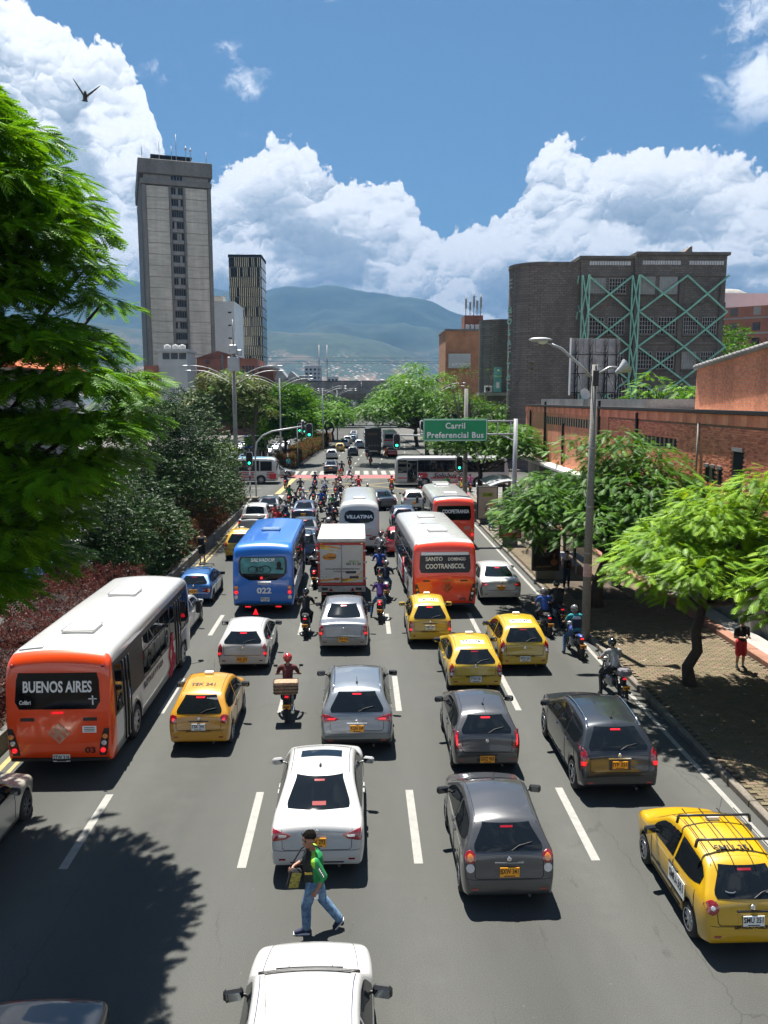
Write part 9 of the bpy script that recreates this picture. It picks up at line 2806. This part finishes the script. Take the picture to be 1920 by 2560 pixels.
mupi('dark poster stand with a man\'s face and perfume bottle by the kerb', 8.95, 37.5, 1.35, .42, 2.42, 0)
mupi('bright poster stand with two smiling faces by the kerb', 8.95, 46.6, 1.3, .42, 2.35, 1)
mupi('dark green poster panel at the far bus shelter', 8.95, 55.2, 1.45, .25, 2.6, 2)
def shelter(label, x0, x1, y0, y1, zr):
 t = thing('bus_shelter', label, 'bus shelter', (x0, y0, .15))
 W, L = x1 - x0, y1 - y0
 P = []
 for i in range(9):
  u = i / 8; P.append([(u * W, v * L, zr - .15 + .28 * math.sin(u * math.pi * .8) + .12 * u) for v in np.linspace(0, 1, 6)])
 r = MB(); r.grid(P, 0, True); n = len(r.v); r.add([(p[0], p[1], p[2] - .05) for p in r.v[:n]], [tuple(reversed(f)) for f in r.f], 0, True)
 for side in (0, 8):
  r.add([P[side][j] for j in range(6)] + [(q[0], q[1], q[2] - .05) for q in P[side]], [(j, j + 1, 7 + j, 6 + j) for j in range(5)])
 for e in (0, 5):
  r.add([P[i][e] for i in range(9)] + [(P[i][e][0], P[i][e][1], P[i][e][2] - .05) for i in range(9)], [(j, j + 1, 10 + j, 9 + j) for j in range(8)])
 r.build('roof', pm('shelter_roof', (.38, .40, .41), .4, .2, nz=(1.2, .25)), t)
 for y in np.linspace(.2, L - .2, 3):
  p = MB(); p.cbox(W - .28, W - .10, y - .09, y + .09, 0, zr - .05, .02); p.build('post', pm('shelter_post', (.16, .12, .09), .6, nz=(3, .2)), t)
  b = MB(); b.tube([(0.05, y, zr - .16), (W * .5, y, zr + .05), (W - .2, y, zr + .0)], .035, 6); b.build('roof_rib', M_GALV, t)
 g = MB(); g.box(W - .21, W - .18, .25, L - .25, .5, 2.0); g.build('back_glass', pm('smoked_glass', (.05, .06, .06), .08, 0, .8), t)
 b = MB(); b.cbox(W - .75, W - .32, .5, L - .5, .42, .48, .02)
 for y in (.7, L - .7):
  b.box(W - .56, W - .5, y - .03, y + .03, 0, .42)
 b.build('bench', M_STEEL, t)
shelter('bus shelter with pale curved roof behind the dark poster stand', 9.2, 11.3, 38.0, 42.5, 2.65)
shelter('far bus shelter with pale curved roof near the corner', 9.2, 11.2, 55.6, 60.5, 2.7)
for k, y in enumerate((43.8, 36.2)):
 t = thing('pillar', 'square concrete pillar on the pavement %s the nearer shelter' % ('behind', 'in front of')[k], 'pillar', (11.9, y, .12))
 b = MB(); b.cbox(-.22, .22, -.22, .22, 0, 3.1, .02); b.build('shaft', M_CONC, t)
 n_ = MB(); n_.box(-.16, .16, -.226, -.222, 1.6, 2.1); n_.build('notice', M_WHITEINK, t)
rl = random.Random(14)
lm = MB(); n_ = 0
for k in range(260):
 x, y = rl.uniform(8.7, 13.0), rl.uniform(13, 33); a = rl.uniform(0, 6.28); s_ = rl.uniform(.02, .06)
 lm.add([(x + s_ * math.cos(a), y + s_ * math.sin(a), .156), (x + s_ * .5 * math.cos(a + 1.6), y + s_ * .5 * math.sin(a + 1.6), .165), (x - s_ * math.cos(a), y - s_ * math.sin(a), .156), (x + s_ * .5 * math.cos(a - 1.6), y + s_ * .5 * math.sin(a - 1.6), .160)], [(0, 1, 2, 3)], rl.randrange(3))
tag(lm.build('fallen_leaves', [pm('dry_leaf', (.30, .24, .12), .9), pm('pale_litter', (.45, .43, .38), .9), pm('brown_leaf', (.14, .08, .04), .9)]), 'dry leaves and scraps scattered over the pavement', 'leaves', kind='stuff')

# ------------------------------------------------------------------ valley haze
def haze():
 b = MB(); b.box(-7500, 7500, -300, 7400, -2, 960)
 m = bpy.data.materials.new('valley_haze'); m.use_nodes = True
 t = m.node_tree; t.nodes.clear()
 o = t.nodes.new('ShaderNodeOutputMaterial'); v = t.nodes.new('ShaderNodeVolumePrincipled')
 v.inputs['Color'].default_value = (0.080, 0.205, 0.40, 1)
 v.inputs['Density'].default_value = 0.00017
 v.inputs['Anisotropy'].default_value = 0.2
 t.links.new(v.outputs[0], o.inputs['Volume'])
 tag(b.build('haze', m), 'thin blue haze filling the whole valley', 'haze', kind='stuff')
haze()
